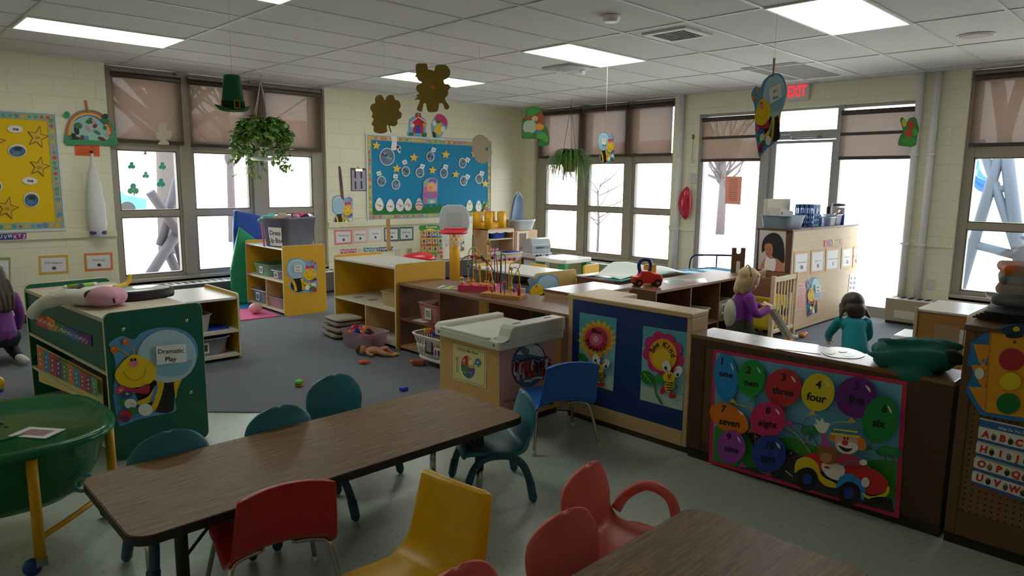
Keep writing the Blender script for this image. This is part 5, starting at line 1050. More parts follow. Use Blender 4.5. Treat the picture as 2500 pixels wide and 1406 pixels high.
# leprechaun cutouts
def lep(A, T):
    A.aff = T
    A.curve('#2f7a34', [(105, 300), (110, 200), (130, 165), (145, 110), (200, 92), (245, 115), (270, 160), (275, 230), (300, 255), (310, 300), (318, 350), (300, 392), (225, 390), (240, 340), (190, 340), (110, 335)], .004, 3)
    A.curve('#3f9a3c', [(140, 140), (160, 100), (210, 92), (240, 118), (215, 150), (165, 172)], n=4); A.curve('#a8481c', [(125, 172), (190, 165), (260, 140), (272, 215), (235, 240), (210, 190), (140, 192)], n=3); A.ell('#e8b48a', 205, 185, 24, 20)
    A.curve('#b9c8b8', [(130, 210), (190, 200), (215, 240), (200, 290), (140, 295), (115, 260)], n=3); A.ell('#e8a022', 240, 250, 34, 26); A.ell('#3a7fb0', 225, 285, 22, 12); A.ell('#4aa83e', 255, 315, 40, 28); A.ell('#3a8f34', 150, 310, 40, 22); A.ell('#4aa83e', 290, 340, 22, 26); A.ell('#c83a24', 178, 172, 12, 8); A.aff = None
P = EYE + ray(1305, 305)*8.6; A = Art(facing(P), (1240, 230, 3.125)); lep(A, (1, 0, 0, 0, 1, 0)); tp = A.at(188, 100); o = A.done('leprechaun_cutout', 'leprechaun cutout with red beard hanging near the room corner', 'cutout'); hang(o, tp)
A = Art(('x', XB-.09), (2080, 150, 2.231)); A.curve('#2f8a34', [(262, 320), (275, 303), (298, 330), (312, 310), (345, 305), (358, 340), (365, 372), (355, 400), (348, 450), (325, 465), (290, 462), (252, 455), (262, 405), (280, 385)], .004, 3); A.ell('#c8302a', 322, 345, 16, 26); A.ell('#d8382a', 308, 392, 20, 22); A.ell('#d8c83a', 285, 335, 13, 22); A.ell('#3fa03c', 310, 432, 38, 22); A.ell('#5ab04a', 342, 385, 14, 22)
A.done('leprechaun_cutout', 'small green and red leprechaun cutout fixed to the white pipe', 'cutout')
# hanging bees
P = EYE + ray(1883, 262)*4.7; A = Art(facing(P), (1640, 130, 3.269)); bee(A, (-.0, 0, 0, 0, 0, 0) if False else (.40, .05, 262, -.14, .80, -62), ('Art', 'Area')); tp = A.at(812, 150); o = A.done('bee_sign', 'large bee sign hanging from the ceiling beside the exit sign', 'sign'); hang(o, tp, H, '#c8c8c0', .001, False)
a = MB(C('#9a6a3c', .6, 'wood')); c = tp + Vector((0, 0, .0))
for s in (-1, 1): a.tube([c-o.location+Vector((s*.006, 0, -.03)), c-o.location+Vector((s*.003, 0, .0)), c-o.location+Vector((s*.010, 0, .09))], .0045, 6)
a.build('clothespin', o)
P = EYE + ray(1480, 363)*7.3; A = Art(facing(P), (1240, 230, 3.125)); bee2(A, (.47, 0, 425, 0, .80, -188), ('Art',)); tp = A.at(745, 300); o = A.done('bee_sign', 'small bee sign hanging in front of the three-part window', 'sign'); hang(o, tp)
# schoolhouse and child cutouts above the board
A = Art(YP, (500, 100, 3.906)); A.curve('#7fb4dc', [(1935, 910), (1940, 850), (1950, 750), (2000, 715), (2010, 685), (2050, 685), (2065, 720), (2115, 765), (2105, 850), (2118, 915)], .003, 2); A.poly('#d8242c', [(1960, 790), (2036, 728), (2112, 785), (2085, 790), (2085, 880), (1985, 880), (1985, 800)]); A.poly('#d8242c', [(2010, 690), (2060, 690), (2060, 735), (2036, 722), (2010, 735)]); A.line('#f0ece6', [(1955, 785), (2036, 725), (2115, 778)], 9); A.poly('#2a4ab0', [(2010, 805), (2055, 805), (2055, 880), (2010, 880)]); A.ell('#f0e8e0', 1980, 805, 20, 22); A.ell('#f0b050', 2092, 800, 16, 18); A.ell('#2f7a3c', 1965, 890, 26, 20); A.ell('#2f7a3c', 2090, 895, 24, 18); A.ell('#d8c030', 2036, 705, 8)
A.done('schoolhouse_cutout', 'red schoolhouse cutout above the blue board', 'cutout')
A = Art(YP, (500, 100, 3.906)); A.curve('#78b4dc', [(2175, 920), (2158, 810), (2175, 760), (2200, 710), (2240, 695), (2290, 720), (2315, 770), (2312, 830), (2280, 860), (2255, 910), (2210, 922)], .003, 3); A.curve('#d83a7a', [(2195, 755), (2215, 705), (2250, 698), (2295, 730), (2312, 775), (2300, 815), (2270, 790), (2240, 760)], n=3); A.curve('#f0cc20', [(2205, 810), (2240, 785), (2260, 830), (2245, 900), (2205, 880), (2185, 850)], n=3); A.ell('#f2eee8', 2190, 785, 20, 28); A.ell('#f2eee8', 2270, 840, 20, 26); A.ell('#2f7a3c', 2225, 770, 24, 16); A.poly('#3a2a20', [(2168, 860), (2200, 880), (2205, 918), (2178, 918)])
A.done('pencil_cutout', 'pink and yellow cutout above the blue board, right of the schoolhouse', 'cutout')
# green felt hat
P = EYE + ray(568, 228)*3.6; yaw = math.atan2(-P.x, P.y); o = thing('leprechaun_hat', 'dark green buckled hat hanging in front of the left window', 'hat', P + Vector((0, 0, -.085)), yaw)
hm = C('#1c6a40', .85, 'fabric'); a = MB(hm); a.lathe([(.058, .0), (.055, .05), (.046, .12), (.040, .172), (.034, .178), (.02, .180)], 24, ay=.62); a.build('crown', o)
a = MB(hm); a.grid(lambda u, v: ((.05+.04*v)*math.cos(2*PI*u), .62*(.05+.04*v)*math.sin(2*PI*u), -.006+.03*v*v*abs(math.cos(2*PI*u))), 28, 3); q = a.build('brim', o); k = q.modifiers.new('t', 'SOLIDIFY'); k.thickness = .004
a = MB(C('#0c2c1c', .8, 'fabric')); a.lathe([(.0585, .012), (.058, .045)], 24, ay=.62, caps=False); a.build('band', o)
a = MB(C('#d0901c', .4))
for b in ((.004, .034, .006, .012), (.004, .034, .044, .050), (.004, .010, .012, .044), (.028, .034, .012, .044)): a.box(b[0], b[1], -.042, -.036, b[2], b[3])
a.build('buckle', o); a = MB(C('#d8d6cc', .6)); a.cyl((0, 0, .178), (0, 0, H-o.location.z), .001, n=6); a.build('thread', o)
# hanging plants
def leaf(mb, p, d, up, L_, w_):
    d = d.normalized(); s = d.cross(up).normalized() if d.cross(up).length > 1e-3 else d.orthogonal().normalized(); n = s.cross(d)
    P_ = [p, p+d*L_*.3+s*w_+n*L_*.08, p+d*L_*.62+s*w_*.8+n*L_*.06, p+d*L_-n*L_*.12, p+d*L_*.62-s*w_*.8+n*L_*.06, p+d*L_*.3-s*w_+n*L_*.08]
    v = [mb.bm.verts.new(q) for q in P_]; c = mb.bm.verts.new(p+d*L_*.5-n*L_*.02)
    for i in range(6): mb.f((v[i], v[(i+1) % 6], c), True)
def plant_base(name, label, hookpx, X, Y, ztop, pot, potr, poth, cords=4, col='#d6d0bc'):
    o = thing(name, label, 'plant', (X, Y, ztop)); a = MB(pot); a.lathe([(potr*.6, -poth), (potr*.95, -.02), (potr, 0), (potr*.92, 0), (potr*.85, -.03)], 20, caps=True); a.build('pot', o)
    a = MB(C('#3a2a1e', .9)); a.lathe([(potr*.86, -.03), (.01, -.025)], 16); a.build('soil', o)
    hz = H-ztop; apex = hz-.10
    for i in range(cords): b = MB(C(col, .8, 'fabric')); t = 2*PI*i/cords+.5; b.tube([(0, 0, apex), (potr*1.02*math.cos(t), potr*1.02*math.sin(t), -.005), (potr*.6*math.cos(t), potr*.6*math.sin(t), -poth)], .0035, 6); b.build('cord', o)
    b = MB(C('#a8a49a', .35, metal=.7)); b.tube([(0, 0, hz), (0, 0, hz-.03)] + [(.02*math.sin(t), 0, hz-.05+.02*math.cos(t)) for t in (0, .8, 1.6, 2.4, 3.1, 3.9, 4.7)], .004, 6); b.cyl((0, 0, apex), (0, 0, hz-.065), .004, n=6); b.build('hook', o)
    return o
zt = under(632, 318, 3.78, 8.16); o = plant_base('hanging_plant', 'leafy trailing plant in a corded hanger before the left window', None, 3.78, 8.16, zt, C('#8a7a66', .7), .15, .2)
rn = random.Random(11); lv = MB(C('#7aa84a', .5)); vn = MB(C('#5a6a34', .7)); lv2 = C('#56883c', .5); lv3 = C('#9cba62', .5)
for i in range(74):
    az = rn.uniform(0, 2*PI); r0 = .12; ln = rn.uniform(.12, .62) if i < 44 else rn.uniform(.05, .16); rr = rn.uniform(.06, .24)
    pts = [Vector((r0*.5*math.cos(az), r0*.5*math.sin(az), .0)), Vector((math.cos(az)*(r0+rr*.5), math.sin(az)*(r0+rr*.5), rn.uniform(.03, .15)))]
    pts += [Vector((math.cos(az)*(r0+rr), math.sin(az)*(r0+rr), -ln*.3)), Vector((math.cos(az+.1)*(r0+rr*1.02), math.sin(az+.1)*(r0+rr*1.02), -ln*.95))]
    pts = [Vector((q.x, q.y*.8 if q.y > 0 else q.y, q.z)) for q in pts]; C_ = catmull(pts, 5); vn.tube(C_, .0028, 4)
    for k in range(2, len(C_)-1):
        for j in range(2):
            if rn.random() < .86:
                d = Vector((rn.uniform(-1, 1), rn.uniform(-1, 1), rn.uniform(-1.0, .3))); lv.m(rn.choice([C('#7aa84a', .5), lv2, lv2, lv3])); leaf(lv, C_[k], d, Vector((0, 0, 1)), rn.uniform(.06, .105), rn.uniform(.022, .036))
lv.build('foliage', o, recalc=False); vn.build('stems', o)
a = MB(C('#d9d6cf', .5)); a.lathe([(.02, -.36), (.13, -.355), (.16, -.33), (.165, -.32), (.15, -.33)], 18, caps=False); a.build('drip_saucer', o)
zt = under(1403, 392, 8.1, 7.06); o = plant_base('hanging_plant', 'grassy spider plant hanging before the three-part corner window', None, 8.1, 7.06, zt, C('#8a4a34', .6), .13, .17, 3, '#4a443c')
rn = random.Random(5); lv = MB(C('#5a8a36', .5))
for i in range(330):
    az = rn.uniform(0, 2*PI); L_ = rn.uniform(.28, .5); e = rn.uniform(.12, .3); d = Vector((math.cos(az), math.sin(az)*.95, 0)); s = Vector((-d.y, d.x, 0))*rn.uniform(.006, .011)
    lv.m(rn.choice([C('#5a8a36', .5), C('#3f6b2a', .5), C('#7aa650', .5)]))
    C_ = bez((0, 0, 0), d*L_*.35+Vector((0, 0, e)), d*L_*.8+Vector((0, 0, e*.8)), d*(L_*.92)+Vector((0, 0, -rn.uniform(.12, .46))), 6); pv = None
    for k, q in enumerate(C_):
        w_ = 1-(k/6)**2*.9; v = (lv.bm.verts.new(q+s*w_), lv.bm.verts.new(q-s*w_))
        if pv: lv.f((pv[0], pv[1], v[1], v[0]), True)
        pv = v
lv.build('foliage', o, recalc=False)
# ============================================================ other wall things
CW = (0, 150, 3.906); A = Art(('y', YA-.012), CW)
A.curve('#4a9a70', [(628, 795), (618, 680), (650, 570), (720, 490), (830, 460), (940, 480), (1030, 550), (1090, 640), (1105, 800), (860, 790)], .003, 4)
for c_, r_ in (('#e2485a', 0), ('#e8a03a', 14), ('#e8d05a', 26), ('#5a7ab8', 38)): A.curve(c_, [(632+r_, 700), (650+r_, 590+r_*.4), (720+r_*.5, 505+r_*.8), (830, 470+r_), (940-r_*.5, 495+r_*.8), (1020-r_, 565+r_*.4), (1070-r_, 680), (1000, 690), (850, 600), (700, 680)], n=4)
A.curve('#a8d0c8', [(670, 680), (690, 600), (760, 540), (850, 520), (940, 560), (1010, 640), (1030, 740), (850, 760), (690, 740)], n=4); rn = random.Random(9)
for k in range(22): A.ell(rn.choice(['#2a2a2e', '#d8929a', '#e05a5a', '#7a3a4a', '#5a9ab8', '#d8d0c8', '#3a7a54']), rn.uniform(690, 1040), rn.uniform(560, 760), rn.uniform(16, 42), rn.uniform(14, 32), rn.uniform(0, 90), n=10)
A.curve('#3f9a66', [(628, 750), (800, 745), (1000, 760), (1105, 750), (1105, 800), (860, 795), (628, 795)], n=2); A.ell('#2f9a68', 632, 510, 32, 32); A.ell('#1f4a34', 1000, 525, 30, 26)
o = A.done('rainbow_collage', 'rainbow-shaped photo collage pinned up beside the left window', 'collage'); a = MB(C('#c98a5a', .6, 'wood')); b = A.at(815, 370)-o.location; c = A.at(840, 490)-o.location; a.tube([b, c], .012, 6); a.build('clothespin', o)
A = Art(('y', YA-.004), CW); A.poly('#ee6a34', [(710, 800), (948, 800), (952, 908), (716, 895)], .002); A.text('#7a3a2a', 'Art', 880, 818, 18, 3)
for k in range(4): A.line('#b8482a', [(740, 835+k*14), (925, 838+k*14)], 3)
A.done('orange_note', 'orange note pinned below the rainbow collage', 'note')
q = wl(228, 480); o = thing('plastic_bag', 'white plastic bag hanging on a hook below the orange note', 'bag', (q.x, YA-.08, q.z-.45))
a = MB(C('#e4e6e8', .45)); rs = []
for z, w_, d_ in ((0, .05, .03), (.03, .11, .06), (.15, .13, .07), (.35, .12, .065), (.55, .10, .05), (.7, .07, .035), (.85, .025, .02), (.92, .02, .015)): w_ *= .72; rs.append([(w_*math.cos(t)*(1+.09*math.sin(5*t+z*9)), d_*math.sin(t)*(1+.09*math.cos(4*t+z*7)), z) for t in (2*PI*i/24 for i in range(24))])
a.rings(rs); a.build('bag_body', o); a = MB(C('#4a4a8a', .6)); a.ell((.0, -.01, .06), (.085, .055, .055)); tag(a.build('bag_contents', o), 'blue and pink things showing at the bottom of the bag')
a = MB(C('#2a2a2a', .5)); a.cyl((0, .08, .94), (0, 0, .94), .006, n=6); a.ell((0, 0, .93), (.015, .012, .022)); a.build('hook', o)
A = Art(('y', YA-.006), (500, 100, 3.906)); A.curve('#6a3f32', [(1278, 1225), (1300, 1222), (1325, 1480), (1330, 1520), (1345, 1590), (1310, 1600), (1300, 1500)], .008, 3); A.line('#2a2020', [(1288, 1260), (1308, 1400)], 8)
o = A.done('leather_strap', 'brown patterned strap hanging beside the grey clipboard', 'strap'); b = MB(C('#3a3a3a', .4)); b.tube([A.at(1278, 1195)-o.location, A.at(1285, 1225)-o.location], .006, 6); b.build('hook', o)
CB = (800, 280, 3.515); q0, q1 = on_y(*(800+200/3.515, 280+655/3.515), YA), on_y(*(800+325/3.515, 280+460/3.515), YA); o = thing('clipboard', 'grey clipboard with dark strips hanging left of the blue board', 'clipboard', ((q0.x+q1.x)/2, YA, q0.z)); W_ = (q1.x-q0.x)/2; h_ = q1.z-q0.z
a = MB(C('#6a4a34', .5)); a.box(-W_, W_, -.008, 0, 0, h_, .003); a.build('board', o); a = MB(C('#a9a6bc', .6)); a.box(-W_+.012, W_-.01, -.012, -.008, .01, h_-.03); a.build('papers', o)
for x, z in ((-.45, .56), (-.45, .08), (.35, .56), (.35, .1)): a = MB(C('#20232c', .5)); a.box(x*W_-.012, x*W_+.012, -.015, -.012, z*h_, (z+.34)*h_); a.build('strip', o)
a = MB(CHROME); a.box(-.06, .06, -.022, -.006, h_-.05, h_-.005, .005); a.cyl((0, -.012, h_), (0, 0, h_+.03), .006, n=8); a.build('clip', o)
q = p(437, 1185); A = on_z(925, 623, .78); o = MB(C('#b98a4a', .5, 'wood')); o.box(-.022, .022, -.004, .004, 0, .34); o = o.build('wooden_stick', loc=(4.23, 6.22, .81)); tag(o, 'upright wooden ruler standing at the back of the yellow shelf', 'ruler')
# door notice, shamrocks on the glass, balloon, cord
A = Art(('x', XB+.083), (1640, 130, 3.269)); A.poly(M_NOTE, [(432, 982), (562, 984), (548, 1208), (424, 1200)], .001)
for k in range(12): A.line('#a86a5a', [(460-k*.7, 1005+k*15), (530-k*.7, 1006+k*15)], 4)
A.done('door_notice', 'salmon typed notice taped to the glass left of the door', 'notice')
def shamrock(A, c_, x, y, r):
    for k in (0, 120, 240): A.ell(c_, x+r*.75*math.sin(RAD(k)), y-r*.75*math.cos(RAD(k)), r*.72, r*.72, 0, .001)
    A.line(c_, [(x, y), (x+r*.25, y+r*1.5)], r*.3)
for x, y, r, c_, lab in ((1255, 995, 26, '#3fc0a0', 'green shamrock cling at the left of the window pane'), (1548, 998, 26, '#5fd0b0', 'green shamrock cling at the upper right of the window pane'), (1535, 1160, 30, '#3fc8b0', 'green shamrock cling at the lower right of the window pane'), (1270, 1220, 40, '#6fd0a8', 'pale green shamrock cling in front of the parked car'), (1390, 1085, 24, '#7adcb0', 'pale green shamrock cling in the middle of the window pane'), (1385, 875, 12, '#58c8a8', 'tiny shamrock cling near the top of the window pane')):
    A = Art(('y', YA+.101), CW, .0004); shamrock(A, c_, x, y, r); A.done('shamrock_cling', lab, 'window cling', 'shamrock clings on the left window')
A = Art(('y', YA-.036), CW); A.curve('#d8d2b4', [(1505, 625), (1545, 585), (1590, 605), (1590, 650), (1635, 665), (1640, 720), (1610, 745), (1580, 740), (1615, 790), (1505, 788), (1530, 755), (1495, 735), (1490, 685), (1515, 665)], .002, 3); A.done('paper_shamrock', 'cream paper shamrock stuck to the left window blind', 'cutout')
q = on_x(1676, 496, XB-.07); o = thing('heart_balloon', 'pink-red foil heart balloon hanging against the wall beside the pipe', 'balloon', (XB-.075, q.y, q.z)); a = MB(C('#c8324e', .22, metal=.35)); a.grid(lambda u, v: ((.05*math.sin(PI*v)**.7)*math.cos(2*PI*u), .10*math.sin(PI*v)**.6*math.sin(2*PI*u)+.03*math.sin(PI*v)*(1 if True else 0), -.24+.48*v), 20, 14); q2 = a.build('foil', o)
a = MB(C('#d8d8d8', .5)); a.cyl((0, .0, .23), (.05, 0, .45), .002, n=5); a.build('ribbon', o)
q = on_x(1688, 392, XB-.03); o = thing('pull_cord', 'hanging pull cord with a small white bulb end beside the pipe', 'cord', (XB-.03, q.y, q.z)); a = MB(C('#efeee8', .3)); a.ell((0, 0, 0), (.022, .022, .03)); a.build('pull', o); a = MB(C('#b8a868', .7)); a.tube([(0, 0, .02), (.0, -.01, .15), (.02, 0, .32)], .0035, 5); a.build('cord', o)
a = MB(C('#8a7a3a', .5)); a.box(0, .03, -.012, .012, .3, .36, .003); a.build('cleat', o)
q = on_x(1690, 415, XB); a = MB(C('#c9cfd0', .4)); a.box(-.03, 0, -.035, .035, -.07, .07, .006); tag(a.build('switch_box', loc=(XB, q.y-.03, q.z-.12)), 'grey electrical box below the pull cord', 'switch box')
for x, y, lab in ((2203, 690, 'pale outlet cover between the two white pipes'), (2272, 695, 'cream outlet cover right of the white pipes')):
    q = on_x(x, y, XB); a = MB(C('#d8d6d0', .4)); a.box(-.01, 0, -.04, .04, -.06, .06, .003); tag(a.build('outlet_cover', loc=(XB, q.y, q.z)), lab, 'outlet')
# ============================================================ containers and toys
def tub(name, label, loc, rz, w_, d_, h, mat, cat='bin', group=None, card=None, taper=.84, sq=7, rim=True):
    o = thing(name, label, cat, loc, rz, group); a = MB(mat)
    a.lathe([(taper*.98, 0), (taper, .004), (.97, h*.93), (.975, h-.006), (1.04, h-.004), (1.04, h), (.95, h), (.945, h-.006), (taper*.95, .008), (.02, .007)], 36, sq=sq, ax=w_/2, ay=d_/2, caps=False); a.build('tub', o)
    if mat in (M_CLEAR,): r_ = MB(C('#d9dee6', .25)); r_.lathe([(1.005, h-.008), (1.05, h-.006), (1.05, h+.002), (1.0, h+.002)], 36, sq=sq, ax=w_/2, ay=d_/2, caps=False); r_.build('rim', o)
    if card:
        t = MB(C('#ecebe4', .6)); k = (taper+1)/2; s, c_ = card; y0 = -d_/2*(.5*taper+.5)-.004
        if s == 'y':
            t.box(-.045, .045, y0-.002, y0, h*.2, h*.78); t.m(C(c_, .6)); t.box(-.032, .032, y0-.0035, y0-.002, h*.3, h*.68)
        else:
            x0 = -w_/2*(.5*taper+.5)-.004; t.box(x0-.002, x0, -.045, .045, h*.2, h*.78); t.m(C(c_, .6)); t.box(x0-.0035, x0-.002, -.032, .032, h*.3, h*.68)
        t.build('label_card', o)
    return o
def solo(mb, name, label, cat, loc, rz=0, group=None): o = mb.build(name, loc=loc, rz=rz); return tag(o, label, cat, group)
# --- dress up tote and its clothes
o = thing('storage_tote', 'grey tote reading Dress Up Box, heaped with clothes, on the yellow shelf', 'tote', (3.83, 7.67, .785), RAD(16)); o.scale = (1.1, 1.1, 1.08); gm = tinted('grey_tote', '#9a9ab4', '#7d7f92', .8, .3)
a = MB(gm); a.lathe([(.84, 0), (.86, .006), (.98, .29), (1.03, .295), (1.04, .31), (1.0, .315), (.95, .31), (.82, .01), (.02, .009)], 40, sq=8, ax=.235, ay=.19, caps=False); a.build('tub', o)
t = MB(C('#e6e4da', .6)); t.prism([(-.125, .03), (.055, .03), (.063, .225), (-.13, .225)], -.222, -.220, plane='yz'); q = t.build('label_sheet', o); q.rotation_euler.y = RAD(-4); q.location.x = .008
t = MB(C('#2a2a30', .6))
for tx, z in (('Dress', .165), ('Up Box', .085)):
    V, F_ = font_mesh(tx, .015); vs = [t.bm.verts.new((-.2235, -.035-x*.066, z+y*.07)) for x, y in V]
    for f_ in F_: t.f([vs[i] for i in f_])
k = t.build('lettering', q, recalc=False)
t = MB(C('#c0307a', .5)); t.prism([(.14, .01), (.165, .01), (.18, .28), (.15, .28)], -.2175, -.214, plane='yz'); q = t.build('pink_stripe', o); q.rotation_euler.y = RAD(-4); q.location.x = .008
for (x, y, r, c_, lab) in ((-.17, .12, .085, '#7fd0c0', 'teal crumpled dress hanging over the back of the tote'), (-.02, .08, .09, '#b9aeb4', 'pale grey cloth on top of the tote'), (.1, -.06, .085, '#4a3a4a', 'dark patterned cloth in the tote'), (.0, -.1, .07, '#d89ab0', 'pink flowered cloth at the front of the tote'), (.17, .02, .075, '#e05a8a', 'bright pink cloth at the right of the tote'), (-.09, -.03, .08, '#c8b8a0', 'tan cloth in the middle of the tote')):
    rn = random.Random(int(r*9999+x*100)); a = MB(C(c_, .9, 'fabric'))
    for k in range(8): a.ell((rn.uniform(-r, r), rn.uniform(-r, r)*.8, rn.uniform(-.03, .035)), (r*.55, r*.45, .028), 10, 6, Matrix.Rotation(rn.uniform(-.6, .6), 3, 'X') @ Matrix.Rotation(rn.uniform(0, 3), 3, 'Z'))
    blob(solo(a, 'dress_up_cloth', lab, 'clothing', (3.83+x*1.1, 7.67+y*1.05, .785+.325), 0, 'dress up clothes'), .008, 3)
# --- mats leaning on the window
def mat_slab(label, pts, y0, th, col, lean):
    o = thing('folding_mat', label, 'mat', (pts[0][0], y0, 0), 0); a = MB(C(col, .4)); q0 = pts[0][0]
    a.prism([(x-q0, z) for x, z in pts], 0, th); q = a.build('cushion', o); bv = q.modifiers.new('b', 'BEVEL'); bv.width = .02; bv.segments = 3; bv.limit_method = 'ANGLE'
    return o
A = lambda x, y: (lambda v: (v.x, v.z))(on_y(x, y, 8.50))
o = mat_slab('dark blue folding mat standing behind the green one at the window', [(3.50, .02), (4.05, .02), (4.05, 1.02), (3.86, 1.10), (3.53, 1.18), (3.50, .9)], 8.462, .065, '#1d4fae', 0)
o = mat_slab('green folding mat leaning in front of the dark blue one', [(3.42, .02), (4.0, .02), (4.0, .72), (3.80, .78), (3.55, .98), (3.42, .45)], 8.40, .055, '#23a06a', 0)
# --- yellow shelf contents
tub('bin', 'sage green bin on the middle board of the tote shelf', (3.80, 8.03, .41), RAD(-90), .46, .36, .14, C('#6f9a7a', .4), card=('y', '#8a8a90'))
tub('bin', 'small clear bin beside the sage green bin', (3.76, 7.62, .41), RAD(-90), .22, .3, .10, M_CLEAR, card=('y', '#6a6a74'))
o = tub('bin', 'clear bin holding a doll on the floor board of the tote shelf', (3.78, 8.13, .065), RAD(-90), .42, .34, .16, M_CLEAR, card=('y', '#5a6a9a'))
a = MB(C('#c99a6a', .5)); a.ell((0, 0, .17), (.07, .06, .055)); a.ell((.02, -.08, .09), (.09, .1, .06)); q = solo(a, 'rag_doll', 'doll with a tan bonnet lying in the clear bin', 'doll', (3.78, 8.10, .075)); h = MB(C('#e07a9a', .8, 'fabric')); h.ell((0, -.08, .12), (.09, .08, .055)); tag(h.build('dress', q), 'pink dress')
tub('bin', 'empty clear bin at the near end of the tote shelf floor board', (3.77, 7.64, .065), RAD(-90), .44, .36, .13, tinted('milky_plastic', '#e6d8d8', '#d8c8c8', .55))
tub('bin', 'yellowish clear bin at the near end of the empty-topped shelf', (3.80, 5.40, .383), RAD(-90), .3, .3, .14, tinted('cream_clear', '#f2e8c0', '#e8d8a0', .5))
for k, (y, x) in enumerate(((6.05, 3.74), (5.82, 3.76))): a = MB(C('#9a8a6a', .6)); a.box(-.05, .05, -.035, .035, 0, .0015); solo(a, 'shelf_sticker', ('brown picture sticker at the far end of the empty shelf board', 'brown picture sticker in the middle of the empty shelf board')[k], 'sticker', (x, y, .3838))
# --- foam tiles, ball, towels
def foam(label, x, y, col):
    n = 8; P_ = []; s = .62
    for side in range(4):
        for i in range(n*2):
            t = i/(n*2)*s; o_ = .018 if i % 2 else 0; P_.append(((t, -o_), (s+o_, t), (s-t, s+o_), (-o_, s-t))[side])
    a = MB(C(col, .8)); a.prism(P_, 0, .012, plane='xy'); solo(a, 'foam_tile', label, 'floor mat', (x, y, .0085), RAD(-3))
foam('pink interlocking foam floor tile in front of the tote shelf', 2.93, 7.46, '#e06a9a'); foam('blue interlocking foam floor tile behind the pink one', 2.96, 8.105, '#2f8ad0')
P = on_z(624, 757, .06); a = MB(C('#f0b0c0', .35)); a.ell((0, 0, 0), (.085, .065, .062)); a.m(C('#f4d8c8', .35)); a.lathe([(.0655, -.008), (.066, 0), (.0655, .008)], 20, R=Matrix.Rotation(PI/2, 3, 'Y'), caps=False); solo(a, 'toy_egg', 'pale pink egg-shaped ball on the pink foam tile', 'ball', (P.x, P.y, .083), RAD(20))
for k, (lab, z, h_, c_, w_) in enumerate((('grey towel at the bottom of the folded stack', .01, .055, '#857c72', .37), ('grey-brown towel second from the bottom of the folded stack', .064, .06, '#8f8578', .39), ('grey towel third from the bottom of the folded stack', .123, .055, '#877d72', .38), ('pale folded towel on top of the stack', .177, .035, '#b5ad9e', .36))):
    rn = random.Random(k+3); a = MB(C(c_, .95, 'fabric')); sx = w_/2; sy = .15
    P_ = [[(x_*sx*rn.uniform(.96, 1.04), y_*sy*rn.uniform(.95, 1.05), z_) for x_, y_ in [(math.copysign(abs(math.cos(t))**.3, math.cos(t)), math.copysign(abs(math.sin(t))**.3, math.sin(t))) for t in (2*PI*i/28 for i in range(28))]] for z_ in (0, h_*.5, h_)]
    P_[0] = [(x*.94, y*.94, z_) for x, y, z_ in P_[0]]; P_[2] = [(x*.93, y*.93, z_+.01*math.sin(6*x)) for x, y, z_ in P_[2]]; a.rings(P_); q = solo(a, 'folded_towel', lab, 'towel', (3.545+.01*k, 6.08-.012*(k % 2), z), RAD(-96), 'folded towels'); s = q.modifiers.new('s', 'SUBSURF'); s.levels = s.render_levels = 2
# --- toys on the carpet
tub('bin', 'clear bin of orange and purple toys on the carpet', (3.455, 5.50, .009), RAD(-84), .44, .28, .165, tinted('pinkish_clear', '#efe6ee', '#d9c9d6', .35), card=None)
rn = random.Random(21)
for k in range(13):
    c_ = ['#f07a1c', '#e8501c', '#2a3a9a', '#f0901c', '#b03a7a', '#d02a3a', '#e8e0e4', '#f07a1c', '#3a2a6a', '#e86a1c', '#c84a8a', '#f08a2a', '#d8482a'][k]; nm = ['orange', 'red-orange', 'blue', 'amber', 'magenta', 'red', 'white', 'orange', 'violet', 'orange', 'pink', 'light orange', 'brick red'][k]
    row, col_ = divmod(k, 5); a = MB(C(c_, .35)); r = .036; a.lathe([(.02, -r*.6), (r, -r*.3), (r, r*.3), (.02, r*.6)], 8, R=Matrix.Rotation(rn.uniform(0, 1.5), 3, 'X')); pos = ['nearest the far end', 'second along', 'in the middle', 'fourth along', 'nearest us'][col_]
    solo(a, 'plastic_toy', f'{nm} toy piece {pos}, {("front", "middle", "back")[row]} row of the clear toy bin', 'toy', (3.375+row*.078, 5.66-col_*.078, .125+.02*((k*7) % 3)), 0, 'toy pieces in the clear bin')
P = on_z(918, 862, .03); o = thing('baby_doll', 'bare baby doll lying on the carpet beside the toy bin', 'doll', (P.x, P.y, .009), RAD(-50)); sk = C('#c98a66', .45)
a = MB(sk); a.ell((-.13, 0, .045), (.048, .042, .045)); a.ell((-.02, 0, .042), (.075, .045, .04)); a.tube([(-.07, .04, .05), (-.03, .075, .03), (.01, .06, .02)], [.018, .016, .013], 8); a.tube([(-.07, -.04, .05), (-.04, -.08, .03), (.0, -.085, .02)], [.018, .016, .013], 8); a.tube([(.03, .025, .045), (.09, .04, .06), (.13, .035, .02)], [.026, .024, .016], 8); a.tube([(.03, -.025, .045), (.09, -.045, .03), (.15, -.04, .02)], [.026, .024, .016], 8); a.ell((.145, .035, .018), (.02, .014, .012)); a.ell((.165, -.04, .018), (.02, .014, .012)); blob(a.build('body', o), .005, 3)
a = MB(C('#4a3426', .8)); a.ell((-.148, 0, .05), (.04, .043, .044)); a.build('hair', o)
P = on_z(955, 868, .012); a = MB(C('#e8c23a', .4)); a.ell((0, 0, 0), (.03, .02, .015)); solo(a, 'toy_lemon', 'small yellow toy piece at the doll\'s feet', 'toy', (P.x+.03, P.y-.03, .025))
